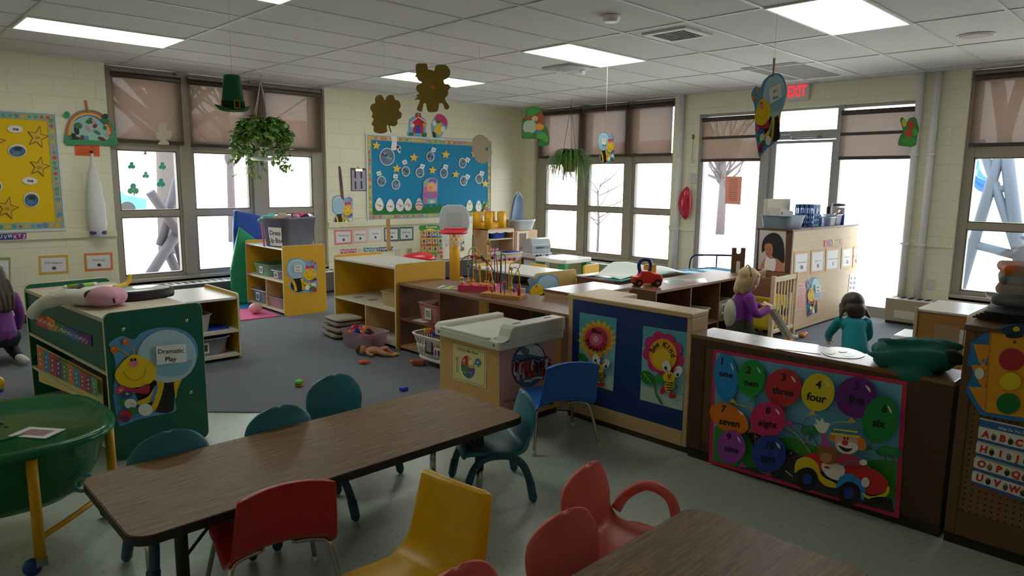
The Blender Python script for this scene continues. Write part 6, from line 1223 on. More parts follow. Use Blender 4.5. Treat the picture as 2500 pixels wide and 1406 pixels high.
P = on_z(887, 887, .015); a = MB(C('#f0601a', .35)); a.ell((0, 0, 0), (.04, .022, .018)); a.prism([(.03, 0), (.06, .022), (.06, -.022)], -.006, .006, plane='xy'); a.prism([(-.005, .015), (.02, .035), (.015, .012)], -.006, .004, plane='xy'); solo(a, 'toy_fish', 'orange toy fish alone on the carpet in front of the doll', 'toy', (P.x, P.y, .027), RAD(-30))
P = on_z(1033, 882, .03); a = MB(C('#a5563a', .5)); a.box(-.05, .05, -.03, .03, 0, .05, .012); a.m(C('#d8763a', .5)); a.cyl((-.05, 0, .03), (-.075, 0, .035), .02, .012); solo(a, 'toy_block', 'reddish brown toy block on the carpet by the laundry basket', 'toy', (P.x-.06, P.y-.02, .009), RAD(-40))
P = on_z(730, 940, .02); o = thing('toy_turtle', 'green and orange toy creature on the carpet behind the table', 'toy', (P.x, P.y, .009), RAD(20)); a = MB(C('#5ac02a', .35)); a.ell((0, 0, .03), (.036, .028, .026)); a.build('shell', o); a = MB(C('#f07a1c', .4)); a.ell((.0, 0, .01), (.032, .03, .01)); a.ell((.045, 0, .028), (.014, .011, .011)); a.build('belly', o)
P = on_z(984, 961, .01); a = MB(C('#2a4ad8', .4)); a.box(-.03, .03, -.02, .02, 0, .03, .006); solo(a, 'toy_brick', 'small blue toy brick on the carpet just above the far table edge', 'toy', (P.x+.05, P.y+.06, .009))
# --- green shelf top
ZT = .008+.80
o = thing('plush_toy', 'white and pink stuffed toy flopped over the edge of the green shelf', 'stuffed toy', (.985, 4.56, ZT), 0)
a = MB(C('#e6e2da', .95, 'fabric')); a.tube(catmull([(.02, .1, .045), (-.07, .1, .05), (-.16, .16, .02), (-.21, .17, -.03)], 6), [.05]*6+[.042]*6+[.036]*7, 10); a.ell((-.21, .17, -.035), (.036, .036, .036)); a.ell((.05, .04, .05), (.09, .1, .055)); a.ell((.06, .13, .05), (.06, .05, .05)); blob(a.build('body', o), .008, 4)
a = MB(C('#d39ab0', .95, 'fabric')); a.ell((.10, -.06, .06), (.10, .105, .06)); a.ell((.16, -.04, .055), (.07, .09, .055)); blob(a.build('head', o), .008, 4); a = MB(C('#3a2a30', .7)); a.tube([(.125, -.158, .06), (.13, -.156, .03)], .006, 6); a.build('stitched_mouth', o); a = MB(C('#4a5a50', .9)); a.ell((.035, -.055, .075), (.035, .035, .03)); a.build('dark_patch', o)
a = MB(C('#1e1b1c', .5))
for k in range(5): a.tube([(k*.02, -.02*k, .012), (.12+.02*k, .05+.012*k, .02+.008*k), (.24, .06+.02*k, .012)], .009, 6)
blob(solo(a, 'sunglasses', 'tangle of black plastic straps on the far part of the green shelf top', 'straps', (.93, 5.12, ZT)), .006, 1)
def marker(label, x, y, rz, c_): o = thing('marker', label, 'marker', (x, y, ZT+.011), rz); a = MB(C(c_, .4)); a.cyl((-.09, 0, 0), (.07, 0, 0), .011, n=10); a.build('barrel', o); b = MB(C('#e8e8e4', .4)); b.cyl((-.11, 0, 0), (-.09, 0, 0), .007, .011, n=10); b.cyl((.07, 0, 0), (.1, 0, 0), .0115, .010, n=10); b.build('cap', o)
marker('bright lime green marker near the far panel of the green shelf', 1.18, 5.45, RAD(8), '#8ac81a')
a = MB(C('#f0eeea', .8, 'paper'))
for k in range(3): a.prism([(-.15, -.11), (.15, -.1), (.14, .11), (-.15, .1)], .001+.002*k, .002+.002*k, Matrix.Rotation(.2*k-.2, 4, 'Z'), 'xy')
solo(a, 'paper_stack', 'loose white papers on the far corner of the green shelf', 'papers', (1.25, 5.25, ZT))
o = thing('toy_banana', 'yellow toy banana standing up at the back of the green shelf', 'toy fruit', (1.39, 5.18, ZT)); a = MB(C('#e8b81c', .45)); a.tube(catmull([(-.09, -.02, .012), (-.03, 0, .018), (.02, .02, .04), (.035, .03, .09)], 6), [.008]+[.018]*8+[.016]*6+[.012]*3+[.006], 8); a.build('peel', o)
o = thing('food_tin', 'shallow black pan with a glossy top on the green shelf', 'pan', (1.355, 4.72, ZT), RAD(10)); a = MB(C('#1b1818', .5)); a.lathe([(.17, 0), (.175, .01), (.175, .055), (.165, .058), (.16, .054), (.01, .053)], 30, sq=3.2, ay=.75); a.build('pan', o)
a = MB(C('#c9d2d6', .15)); a.lathe([(.155, .055), (.15, .058), (.01, .060)], 30, sq=3.0, ay=.74); tag(a.build('glossy_lid', o), 'glossy pale lid')
a = MB(C('#d8d2c4', .6)); a.box(-.11, .11, -.06, .06, 0, .006, .002); solo(a, 'paper_card', 'pale card lying at the near right corner of the green shelf top', 'card', (1.36, 4.27, ZT), RAD(6))
# --- low shelf behind
tub('bin', 'grey-white bin on the middle board of the low shelf', (2.06, 6.05, .268), 0, .34, .30, .15, C('#bcb8b4', .4)); a = MB(C('#2c2a30', .7))
for k in range(5): a.ell((.03*k-.06, .02*(k % 2), .012*(k % 3)), (.05, .05, .03))
blob(solo(a, 'toy_heap', 'dark soft toys heaped in the grey-white bin', 'toys', (2.06, 6.07, .405)), .008, 2)
tub('bin', 'clear bin with a framed label on the bottom board of the low shelf', (2.14, 6.05, .058), 0, .46, .30, .15, M_CLEAR, card=('y', '#4a4640'))
a = MB(C('#c8403a', .5)); a.box(-.2, .2, -.12, .12, 0, .06, .01); a.m(C('#2a8a4a', .5)); a.box(-.18, -.05, -.13, .0, .06, .1, .01); solo(a, 'play_food_box', 'red and green play food packed in the labelled clear bin', 'toys', (2.14, 6.06, .068))
a = MB(C('#1a3fae', .45)); a.box(-.1, .14, -.13, .1, 0, .075, .006); a.m(C('#3fa8d0', .45)); a.box(-.16, -.1, -.13, .1, 0, .075, .006); solo(a, 'blue_box', 'dark blue and sky blue box lying on the labelled clear bin', 'box', (2.24, 6.07, .211))
# --- brown cubby contents
tub('bin', 'pink bin with a framed label in the brown cubby', (3.84, 4.83, .313), RAD(-90), .34, .32, .165, C('#c98880', .45), card=('y', '#9aa39a'))
a = MB(C('#d8d6d2', .6)); a.box(-.09, .09, -.05, .05, 0, .002); solo(a, 'shelf_card', 'white card on the cubby board in front of the pink bin', 'card', (3.70, 4.93, .3135), RAD(-90))
o = thing('laundry_basket', 'white slatted laundry basket full of toys in front of the brown cubby', 'basket', (3.61, 4.50, .06), RAD(-90)); wm = C('#e2e0dc', .4); Wb, Db, Hb = .27, .17, .215
a = MB(wm); a.lathe([(.82, 0), (.84, .004), (.84, .03), (.82, .03), (.02, .012)], 40, sq=4.5, ax=Wb, ay=Db, caps=False); a.build('base', o)
a = MB(wm); a.lathe([(.985, Hb-.035), (1.0, Hb-.03), (1.07, Hb-.006), (1.08, Hb), (1.05, Hb+.004), (.97, Hb)], 40, sq=4.5, ax=Wb, ay=Db, caps=False); a.build('rim', o)
for z0, z1, k0, k1 in ((.03, .125, .84, .91), (.135, .185, .915, .975)):
    a = MB(wm); n = 44
    for i in range(n):
        t = 2*PI*(i+.5)/n; ca, sa = math.cos(t), math.sin(t); kk = (abs(ca)**4.5+abs(sa)**4.5)**(-1/4.5); a.tube([(Wb*kk*ca*k0, Db*kk*sa*k0, z0), (Wb*kk*ca*k1, Db*kk*sa*k1, z1)], .0055, 5)
    a.lathe([(k1-.004, z1-.006), (k1+.012, z1), (k1+.006, z1+.012), (k1-.006, z1+.008)], 40, sq=4.5, ax=Wb, ay=Db, caps=False); a.build('slat_band', o)
t = MB(C('#2a2c2a', .5)); t.box(-.05, .05, -Db*.96-.004, -Db*.96, .07, .2); t.m(C('#8a8f88', .5)); t.box(-.035, .035, -Db*.96-.006, -Db*.96-.004, .09, .18); t.build('label_card', o)
rn = random.Random(31); cn = [('#e8b81c', 'yellow'), ('#d8302a', 'red'), ('#2a4ab8', 'blue'), ('#7a1c3a', 'maroon'), ('#f0c83a', 'light yellow'), ('#3a3a5a', 'navy')]
for k in range(18):
    c_, nm = cn[k % 6]; r, q = divmod(k, 6); a = MB(C(c_, .35)); a.box(-.035, .035, -.022, .022, -.02, .02, .008, Matrix.Rotation(rn.uniform(0, 3), 4, 'Z') @ Matrix.Rotation(rn.uniform(-.5, .5), 4, 'X')); lev = ('at the bottom', 'half way up', 'on top')[r]
    solo(a, 'toy_brick', f'{nm} toy brick {lev} of the laundry basket, {("at the far end", "second from far end", "third from far end", "third from near end", "second from near end", "at the near end")[q]}', 'toy', (3.61+rn.uniform(-.06, .06)*(1 if r else .8), 4.68-q*.072, .115+r*.085), 0, 'bricks in the laundry basket')
for (y, z, c_, nm) in ((4.12, .38, '#8a7420', 'dull yellow foam block above the dark blue one in the cubby'), (4.10, .195, '#1d3670', 'dark blue foam block in the cubby'), (3.90, .43, '#2f6a34', 'green foam block above the yellow one in the cubby'), (3.90, .245, '#c8a21c', 'bright yellow foam block in the cubby'), (4.0, .065, '#2a5a2c', 'dark green foam block at the bottom of the cubby'), (3.42, .40, '#8a7c20', 'olive foam block in the cubby nearest the blue divider')):
    a = MB(C(c_, .8)); a.box(-.08, .08, -.09, .09, 0, .175, .008); solo(a, 'foam_block', nm, 'block', (4.22, y, z if z < .1 else z), 0, 'foam blocks behind the cubby')
# --- bead mazes
P = on_z(1172, 706, .645); o = thing('bead_maze', 'pink-based bead maze with curling wires on the brown cubby', 'bead maze', (P.x, P.y, .638), RAD(-60))
a = MB(C('#d83a64', .4)); a.prism(rrect(-.17, .17, -.11, .11, .02), .0, .05, plane='xy'); a.build('base', o)
wires = (('#e2b21c', [(-.13, .07, .05), (-.13, .07, .3), (-.06, .03, .36), (.0, .0, .3), (.0, -.02, .22), (.02, -.05, .05)]), ('#2a6a4a', [(-.1, .09, .05), (-.1, .09, .42), (-.08, .06, .45), (-.06, .05, .3), (-.05, .08, .05)]), ('#b03a3a', [(-.15, -.04, .05), (-.15, -.04, .25), (-.05, -.07, .30), (.05, -.06, .27), (.08, .0, .26), (.12, .06, .3), (.14, .07, .05)]), ('#e2b21c', [(.03, .08, .05), (.03, .08, .34), (.05, .06, .42), (.07, .05, .38), (.09, .07, .05)]), ('#7a4a8a', [(-.05, -.09, .05), (-.05, -.09, .18), (-.02, -.09, .21), (.01, -.09, .16), (.03, -.085, .05)]), ('#3a4a3a', [(.08, -.08, .05), (.09, -.07, .22), (.03, -.05, .30), (.15, -.06, .16), (.15, -.08, .05)]))
for c_, w_ in wires: a = MB(C(c_, .35)); a.tube(catmull(w_, 6), .0045, 6); a.build('wire', o)
for x, y in ((-.13, .07), (-.1, .09), (-.15, -.04), (.03, .08), (.09, .07), (-.05, -.09), (.03, -.085), (.08, -.08), (.15, -.08)): a = MB(C('#e8b21c', .4)); a.lathe([(.018, .0), (.016, .018), (.008, .026)], 12, (x, y, .05)); a.build('cap', o)
for x, y, z, c_ in ((-.13, .07, .2, '#2f8a3a'), (-.05, -.07, .29, '#c8282e'), (.0, -.06, .285, '#c8282e'), (.05, -.06, .27, '#8a2a3a'), (.08, .0, .26, '#e8b21c'), (.10, .03, .28, '#7a2a4a'), (.0, -.02, .2, '#e8b21c'), (-.06, .05, .3, '#e8b21c'), (.03, -.05, .29, '#2f7a3a'), (.09, -.07, .2, '#d8d8d8'), (.05, .06, .40, '#e8b21c'), (-.15, -.04, .1, '#e8c83a')): a = MB(C(c_, .35)); a.ell((x, y, z), .016, 10, 7); a.build('bead', o)
P = on_z(1228, 722, .645); o = thing('bead_maze', 'bead maze on a wooden base in front of the pink one', 'bead maze', (P.x, P.y, .638), RAD(-72))
a = MB(C('#c98a4a', .5, 'wood')); a.prism(rrect(-.18, .18, -.07, .07, .006), 0, .025, plane='xy'); a.build('base', o)
for c_, w_ in (('#e2b21c', [(-.15, .03, .02), (-.15, .03, .12), (-.12, .0, .2), (-.08, -.03, .13), (-.08, -.04, .02)]), ('#3a4a8a', [(-.1, .04, .02), (-.1, .04, .36), (-.06, .02, .42), (-.02, 0, .34), (-.02, 0, .02)]), ('#4a5a4a', [(-.04, .03, .02), (-.04, .03, .3), (.0, .0, .34), (.03, -.02, .3), (.03, -.03, .02)]), ('#d8a21c', [(.04, .03, .02), (.04, .03, .24), (.1, .0, .28), (.16, .0, .30), (.12, .02, .22), (.08, 0, .14), (.1, .0, .02)]), ('#e2b21c', [(.09, -.03, .02), (.09, -.03, .2), (.12, -.03, .25), (.155, -.02, .2), (.155, -.02, .02)])): a = MB(C(c_, .35)); a.tube(catmull(w_, 6), .004, 6); a.build('wire', o)
for x, y, z, c_ in ((-.13, .01, .18, '#c84a3a'), (.03, -.03, .12, '#c8282e'), (.09, -.03, .08, '#e8b21c'), (.06, .02, .23, '#e8b21c'), (-.08, -.04, .05, '#c82a2a'), (.1, .0, .06, '#8a3ab0')): a = MB(C(c_, .35)); a.ell((x, y, z), .015, 10, 7); a.build('bead', o)
a = MB(C('#c8202a', .4)); a.cyl((.155, -.02, .025), (.155, -.02, .12), .013, n=12); a.build('red_bar', o)
P = on_z(1105, 703, .64); a = MB(C('#e8e6da', .6)); a.box(-.12, .12, -.09, .09, 0, .008, .002); 
for k, c_ in enumerate(('#4a8aa8', '#d8c83a', '#5a9a6a', '#d8a03a')): a.m(C(c_, .6)); a.prism([(-.11+.05*k, -.085), (-.07+.05*k, -.085), (-.03+.04*k, .085), (-.08+.04*k, .085)], .008, .0088, plane='xy')
solo(a, 'picture_book', 'colourful flat picture book on the cubby beside the pink bead maze', 'book', (P.x, P.y, .638), RAD(-55))
# --- white-topped shelf contents
tub('bin', 'blue-grey bin with a framed label in the white-topped shelf', (5.30, 5.08, .338), RAD(-92), .42, .36, .15, C('#6f8298', .4), card=('y', '#b0b4b8'))
a = MB(C('#26262c', .8)); [a.ell((.05*k-.1, .02*(k % 2), .02*(k % 3)), (.07, .07, .045)) for k in range(5)]; blob(solo(a, 'toy_heap', 'dark toys heaped in the blue-grey bin', 'toys', (5.32, 5.07, .47)), .008, 2)
a = MB(C('#5a6068', .7)); a.ell((0, 0, .06), (.12, .14, .06)); a.ell((.03, .08, .1), (.07, .05, .05)); a.ell((-.02, -.09, .09), (.05, .05, .06)); blob(solo(a, 'toy_bag', 'grey soft bag in the far compartment of the white-topped shelf', 'bag', (5.28, 5.58, .338)), .009, 4)
# ============================================================ play kitchen corner
KM = C('#d8b288', .5, 'wood'); KL = C('#ead8c4', .5, 'wood')
o = thing('play_hutch', 'wooden play kitchen hutch with a scalloped top and stove below', 'play kitchen', (6.93, 7.62, .008))
a = MB(KM); a.box(0, .02, 0, .34, 0, .85); a.box(.53, .55, 0, .34, 0, .85); a.box(0, .55, 0, .34, .835, .852); a.build('carcass', o)
a = MB(KL); a.box(.02, .53, .32, .34, .02, .835); a.build('back_panel', o)
for z in (.70, .50): a = MB(KL); a.box(.02, .53, .01, .32, z-.015, z); a.build('shelf_board', o)
sc_ = [(.0, .835), (.55, .835), (.55, .80)] + [(.55-.55*i/30, .80-.014*abs(math.sin(3*PI*i/30))) for i in range(1, 30)] + [(0, .80)]; a = MB(KL); a.prism(sc_, -.004, .012); a.build('scalloped_trim', o)
a = MB(KL); a.box(.0, .56, -.16, .0, .02, .47, .004); a.build('stove_front', o); a = MB(C('#d8cfc4', .4)); a.box(-.01, .57, -.17, .0, .47, .49, .004); a.build('counter', o)
for k in range(4): a = MB(C('#d82a4a', .35)); a.lathe([(.022, 0), (.024, .018), (.016, .025)], 16, (.10+.1*k, -.16, .40), Matrix.Rotation(PI/2, 3, 'X')); a.build('knob', o)
o2 = thing('toy_box', 'blue plastic basket on the upper shelf of the play hutch', 'basket', (7.25, 7.79, .709)); a = MB(C('#2448b8', .4)); a.lathe([(.84, 0), (1, .10), (1.03, .105), (1.02, .115), (.93, .11), (.8, .01), (.02, .008)], 32, sq=6, ax=.15, ay=.10, caps=False); a.build('tub', o2); a = MB(C('#d83a4a', .5)); a.ell((-.04, 0, .11), (.06, .06, .03)); a.build('contents', o2)
for k in range(4): a = MB(C('#e8a8b0', .4)); a.lathe([(.02, 0), (.035, .03), (.037, .05), (.032, .05), (.018, .008)], 16); solo(a, 'toy_cup', ('pink toy cup furthest left on the play hutch', 'second pink toy cup on the play hutch', 'third pink toy cup on the play hutch', 'pink toy cup nearest the blue tray on the play hutch')[k], 'cup', (6.99+k*.07, 7.72, .509), 0, 'pink toy cups')
a = MB(C('#2a3ab0', .4)); a.prism(rrect(-.12, .12, -.08, .08, .02), 0, .015, plane='xy'); solo(a, 'toy_tray', 'dark blue tray on the stove of the play hutch', 'tray', (7.36, 7.57, .499))
o = thing('play_cupboard', 'taller wooden play cupboard with a small window next to the hutch', 'play kitchen', (7.51, 7.63, .008))
a = MB(KM); a.box(0, .50, .0, .36, 0, .80, .004); a.build('carcass', o); a = MB(KL)
for b in ((.03, .28, .44, .48), (.03, .28, .76, .79), (.03, .08, .48, .76), (.23, .28, .48, .76)): a.box(b[0], b[1], -.015, .0, b[2], b[3], .003)
q = a.build('door', o); a = MB(C('#6a4a34', .3)); a.box(.08, .23, -.006, .0, .48, .76); tag(a.build('pane', q), 'dark window in the little door')
a = MB(C('#d8cbb8', .4)); a.box(.0, .40, -.36, .0, .40, .43, .01); a.m(C('#8a4a3a', .5)); a.box(.02, .38, -.34, -.02, .02, .40); a.build('sink_unit', o)
a = MB(C('#9a9c9e', .25, metal=.8)); a.tube(catmull([(.06, -.06, .43), (.06, -.06, .53), (.06, -.12, .54), (.06, -.14, .50)], 5), .012, 8); a.build('tap', o)
o = thing('play_grill', 'silver and grey toy barbecue grill beside the window', 'toy grill', (7.46, 7.12, .008), RAD(-12)); g = C('#c2ccd2', .3, metal=.3)
a = MB(g); a.prism([(-.12, .52), (.13, .52), (.13, .58), (.12, .64), (.06, .71), (-.03, .74), (-.10, .72), (-.14, .64)], -.17, .17, plane='yz'); q = a.build('hood', o); bv = q.modifiers.new('b', 'BEVEL'); bv.width = .012; bv.segments = 3; bv.limit_method = 'ANGLE'
a = MB(C('#d8dcde', .3)); a.box(-.17, .17, -.16, .13, .44, .52, .01); a.build('firebox', o); a = MB(C('#8a2a48', .4)); a.box(-.17, .17, -.165, .13, .42, .445, .004); a.build('trim_band', o)
for x in (-.1, -.04, .08): a = MB(C('#2a2a2c', .4)); a.lathe([(.018, 0), (.016, .015)], 14, (x, -.16, .485), Matrix.Rotation(PI/2, 3, 'X')); a.build('knob', o)
a = MB(C('#4a5058', .3)); a.cyl((-.11, -.165, .60), (.11, -.165, .60), .01); a.build('handle', o); a = MB(C('#c8d6e2', .4)); a.box(-.15, .15, -.13, .12, .05, .42, .01); a.build('cabinet', o); a = MB(C('#c6ccd0', .35)); a.box(.17, .34, -.1, .08, .44, .46, .006); a.build('side_shelf', o)
o = thing('toy_castle', 'yellow plastic toy castle ring on top of the play hutch', 'toy', (7.14, 7.80, .86)); yp = C('#f0b41c', .4); a = MB(yp); a.lathe([(.29, 0), (.30, .01), (.30, .10), (.28, .10), (.27, .012), (.02, .01)], 6, ay=.5, caps=False); a.build('base', o)
for k in range(6):
    t = 2*PI*k/6; a = MB(yp); a.cyl((.26*math.cos(t), .13*math.sin(t), .0), (.26*math.cos(t), .13*math.sin(t), .25), .066, .06, n=16); a.build('tower', o)
o = thing('infant_tub', 'grey plastic tub with a pale blue padded seat standing in it', 'tub', (7.78, 7.80, .812)); a = MB(C('#b9c2c6', .45)); a.lathe([(.80, 0), (.82, .01), (.97, .13), (1.04, .14), (1.04, .165), (.98, .165), (.93, .14), (.78, .015), (.02, .012)], 36, sq=5, ax=.23, ay=.16, caps=False); a.build('tub', o)
o = thing('baby_carrier', 'pale blue padded infant seat shell standing up in the grey tub', 'baby carrier', (7.70, 7.83, .828), RAD(8)); a = MB(C('#c6ccd2', .4)); a.grid(lambda u, v: ((-.17+.34*u)*(1-.35*v*v)*(1 if v < .8 else (1-((v-.8)/.2)**2*.75)), .0+.09*(1-(2*u-1)**2)*(1-v*.3)-.06*v, .58*v), 16, 12); q = a.build('shell', o); k = q.modifiers.new('t', 'SOLIDIFY'); k.thickness = .02
a = MB(C('#9fb4d2', .95, 'fabric')); a.grid(lambda u, v: ((-.15+.3*u)*(1-.35*v*v)*(1 if v < .8 else (1-((v-.8)/.2)**2*.75)), -.025+.09*(1-(2*u-1)**2)*(1-v*.3)-.06*v, .04+.51*v), 16, 12); q = a.build('padding', o); k = q.modifiers.new('t', 'SOLIDIFY'); k.thickness = .02
# play table and chairs
o = thing('play_table', 'white-topped toddler table with green legs near the window', 'table', (7.40, 6.53, .008), RAD(0)); a = MB(C('#eef0f2', .3)); a.prism(rrect(-.31, .31, -.29, .29, .06), .44, .50, plane='xy'); q = a.build('tabletop', o); bv = q.modifiers.new('b', 'BEVEL'); bv.width = .012; bv.segments = 2; bv.limit_method = 'ANGLE'
for x in (-1, 1):
    for y in (-1, 1): a = MB(C('#1f9a58', .4)); a.box(x*.24-.05, x*.24+.05, y*.22-.05, y*.22+.05, 0, .44, .01); a.build('leg', o)
for (x, y, rz, lab) in ((6.80, 6.44, RAD(-90), 'yellow play chair at the left side of the white-topped toddler table'), (7.32, 5.97, RAD(0), 'yellow play chair on the near side of the white-topped toddler table')):
    o = thing('play_chair', lab, 'chair', (x, y, .008), rz, 'yellow play chairs'); a = MB(C('#f0b428', .45)); a.prism(rrect(-.16, .16, .20, .455, .04), -.03, .0); q = a.build('backrest', o); bv = q.modifiers.new('b', 'BEVEL'); bv.width = .008; bv.segments = 2; bv.limit_method = 'ANGLE'
    a = MB(C('#f0b428', .45)); a.box(-.16, .16, .0, .24, .20, .235, .01); a.build('seat', o)
    for sx in (-.14, .14):
        for sy in (0.0, .21): a = MB(C('#e0a41c', .45)); a.box(sx-.02, sx+.02, sy-.02, sy+.02, 0, .2, .006); a.build('leg', o)
# basketball hoop
o = thing('basketball_hoop', 'toy basketball hoop with a grey backboard on a yellow pole', 'basketball hoop', (6.30, 7.62, .008), RAD(-42))
a = MB(C('#f0aa1c', .4)); a.tube([(0, 0, .08), (0, 0, .95)], .075, 16); a.build('pole', o); a = MB(C('#8f979c', .5)); a.lathe([(.26, 0), (.27, .03), (.25, .10), (.12, .13), (.02, .13)], 30, sq=4); a.build('base', o)
bb_ = [(-.20, .0), (.19, .0), (.215, .10), (.205, .24), (.17, .33), (.10, .365), (-.10, .365), (-.17, .33), (-.205, .24), (-.215, .10)]; a = MB(C('#b9c0c6', .5)); a.prism([(x, z+.86) for x, z in bb_], -.10, -.07); q = a.build('backboard', o); bv = q.modifiers.new('b', 'BEVEL'); bv.width = .015; bv.segments = 3; bv.limit_method = 'ANGLE'
a = MB(C('#a9b1b8', .5)); a.prism(rrect(-.11, .11, .93, 1.12, .03), -.106, -.098); a.build('target_panel', q); a = MB(C('#d8304a', .4)); a.box(.12, .18, -.103, -.098, .885, .905, .003); a.build('badge', q)
a = MB(C('#d8283a', .35)); a.tube([(.17*math.cos(t), -.30+.17*math.sin(t), .86) for t in (2*PI*i/28 for i in range(28))], .022, 10, True); a.box(-.14, .14, -.14, -.08, .84, .90, .01); a.build('rim', o)
nt_ = MB(C('#eceef0', .8))
for i in range(12):
    for s in (-1, 1): t0 = 2*PI*i/12; t1 = t0+s*PI/6; nt_.tube([(.155*math.cos(t0), -.30+.155*math.sin(t0), .85), (.13*math.cos(t1), -.30+.13*math.sin(t1), .76), (.11*math.cos(t1+s*PI/6), -.30+.11*math.sin(t1+s*PI/6), .66)], .004, 4)
nt_.build('net', o)
P = on_z(1010, 640, .64); o = thing('toy_stool', 'round red stool top just showing behind the yellow shelf', 'stool', (4.92, 6.62, .008)); a = MB(C('#d8202a', .3)); a.lathe([(.02, .712), (.10, .705), (.18, .675), (.205, .64), (.18, .63), (.02, .63)], 28, caps=False); a.build('seat', o); a = MB(C('#8a8c90', .3, metal=.7)); a.cyl((0, 0, .02), (0, 0, .63), .03); a.build('post', o); a = MB(C('#3a3a3c', .5)); a.lathe([(.2, 0), (.19, .02), (.03, .04)], 24); a.build('base', o)
# ============================================================ around the dark cubby shelf
ZD = .638
o = thing('toy_truck', 'red toy truck with a blue handle loop on the end of the dark cubby shelf', 'toy truck', (5.22, 3.60, ZD), RAD(-38)); a = MB(C('#d22a22', .4)); a.prism([(-.13, .03), (.13, .03), (.14, .07), (.12, .11), (.05, .12), (.02, .14), (-.06, .14), (-.08, .09), (-.14, .09)], -.055, .055); q = a.build('body', o); bv = q.modifiers.new('b', 'BEVEL'); bv.width = .012; bv.segments = 3; bv.limit_method = 'ANGLE'
a = MB(C('#24336a', .4)); a.tube(catmull([(-.06, 0, .12), (-.075, 0, .19), (-.05, 0, .235), (.01, 0, .235), (.035, 0, .19), (.02, 0, .12)], 6), .017, 10); a.build('handle', o)
for x in (-.085, .085):
    for y in (-.055, .055): a = MB(C('#1e1e20', .5)); a.cyl((x, y-.018, .035), (x, y+.018, .035), .035, n=18); q = a.build('wheel', o); a = MB(C('#d8502a', .5)); a.cyl((x, y-.019, .035), (x, y+.019, .035), .014, n=12); a.build('hub', q)
a = MB(C('#7a2a22', .5)); a.box(-.13, -.09, -.04, .04, .04, .075, .005); a.build('bumper', o)
a = MB(C('#e8a81c', .45)); a.prism(rrect(-.06, .06, 0, .17, .02), -.012, .012); o = a.build('toy_shield', loc=(5.44, 3.72, ZD), rz=RAD(-30)); tag(o, 'yellow plastic toy panel standing behind the red truck', 'toy')  # flat yellow toy board standing upright, not a shield
A = Art(('z', ZD+.001), (1320, 580, 4.032), rough=.15); A.poly('#c9d6d2', [(1200, 430), (1330, 405), (1620, 400), (1640, 440), (1400, 455), (1260, 455)], .001); A.ell('#8ac0b4', 1330, 432, 90, 16); A.ell('#d8a0a0', 1470, 440, 60, 10); A.ell('#e8e0c0', 1560, 425, 50, 14); A.done('play_map', 'shiny coloured sheet lying on top of the dark cubby shelf', 'sheet')
tub('bin', 'white bin with a large picture label in the dark cubby shelf', (6.30, 3.55, .243), 0, .34, .3, .17, C('#d6d6d8', .4), card=('y', '#7a7e86')); a = MB(M_BAG); a.ell((0, 0, .05), (.11, .09, .10)); solo(a, 'plastic_bag', 'clear plastic bag bulging out of the white bin in the dark cubby shelf', 'bag', (6.27, 3.56, .35))
tub('bin', 'cream bin left of the white bin in the dark cubby shelf', (5.83, 3.52, .243), 0, .36, .3, .13, C('#d8d0c0', .4))
# window-side table, cloth, cots
o = thing('box_table', 'brown box table with oval hand holes holding white paper near the radiator', 'table', (5.60, 4.25, .008), RAD(-3)); a = MB(C('#8a5a42', .5, 'wood')); a.box(0, 1.2, 0, .03, 0, .56); a.box(0, .03, .03, .52, 0, .56); a.box(1.17, 1.2, .03, .52, 0, .56); a.box(.03, 1.17, .49, .52, 0, .56); a.build('body', o)
a = MB(C('#e9e3dc', .3)); a.box(-.01, 1.21, -.01, .53, .56, .575, .003); a.build('top', o)
a = MB(C('#e2cdb8', .5))
for x in (.22,): a.tube([(x+.09*math.cos(t)*1.0, -.004, .44+.055*math.sin(t)) for t in (2*PI*i/24 for i in range(24))], .014, 6, True)
tag(a.build('hand_hole', o), 'pale oval hand hole rim')
a = MB(C('#eef6f6', .7, 'paper')); n = 12
def crump(u, v): return (-.1+1.15*u, -.06+.5*v, .02+.05*math.sin(3.1*u)*math.sin(PI*v)+.02*math.sin(11*u+4*v)+(.09*max(0, 1-abs(u-.42)*5)*v))
a.grid(crump, 20, 10); o = solo(a, 'paper_sheet', 'large crumpled white paper sheet on the box table', 'paper', (5.67, 4.20, .585), RAD(-3)); k = o.modifiers.new('t', 'SOLIDIFY'); k.thickness = .003
a = MB(C('#6fd0d8', .7, 'paper')); a.grid(lambda u, v: (-.12+.75*u, -.09+.25*v, .006+.02*abs(math.sin(5*u))*(1-v)), 14, 4); o = solo(a, 'paper_sheet', 'aqua paper edge lying under the crumpled white sheet', 'paper', (5.67, 4.20, .586), RAD(-3)); k = o.modifiers.new('t', 'SOLIDIFY'); k.thickness = .002
BL = C('#2f7ac8', .35); n = 6
for k in range(n):
    o = thing('stacking_cot', ('lowest blue cot of the stack by the window', 'second blue cot from the bottom of the stack', 'third blue cot from the bottom of the stack', 'fourth blue cot from the bottom of the stack', 'fifth blue cot from the bottom of the stack', 'topmost blue cot of the stack by the window')[k], 'cot', (7.25, 4.25, .05+.085*k), RAD(-8), 'stacked cots'); a = MB(BL)
    a.tube([(-.28, -.22, .05), (.55, -.22, .05), (.55, .25, .05), (-.28, .25, .05)], .011, 8, True); a.build('frame', o)
    for x in (-.2, .1, .45): a = MB(C('#7ab8d8', .35)); a.tube([(x, -.235, .055), (x, .265, .055)], .009, 8); a.build('cross_rail', o)
    a = MB(C('#b9dce8', .7, 'fabric')); a.box(-.27, .54, -.2, .23, .044, .048); a.build('sling', o)
    for x in (-.28, .55):
        for y in (-.22, .25): a = MB(BL); a.cyl((x, y, -.03 if k else -.042), (x, y, .052), .012, n=8); a.build('leg', o)
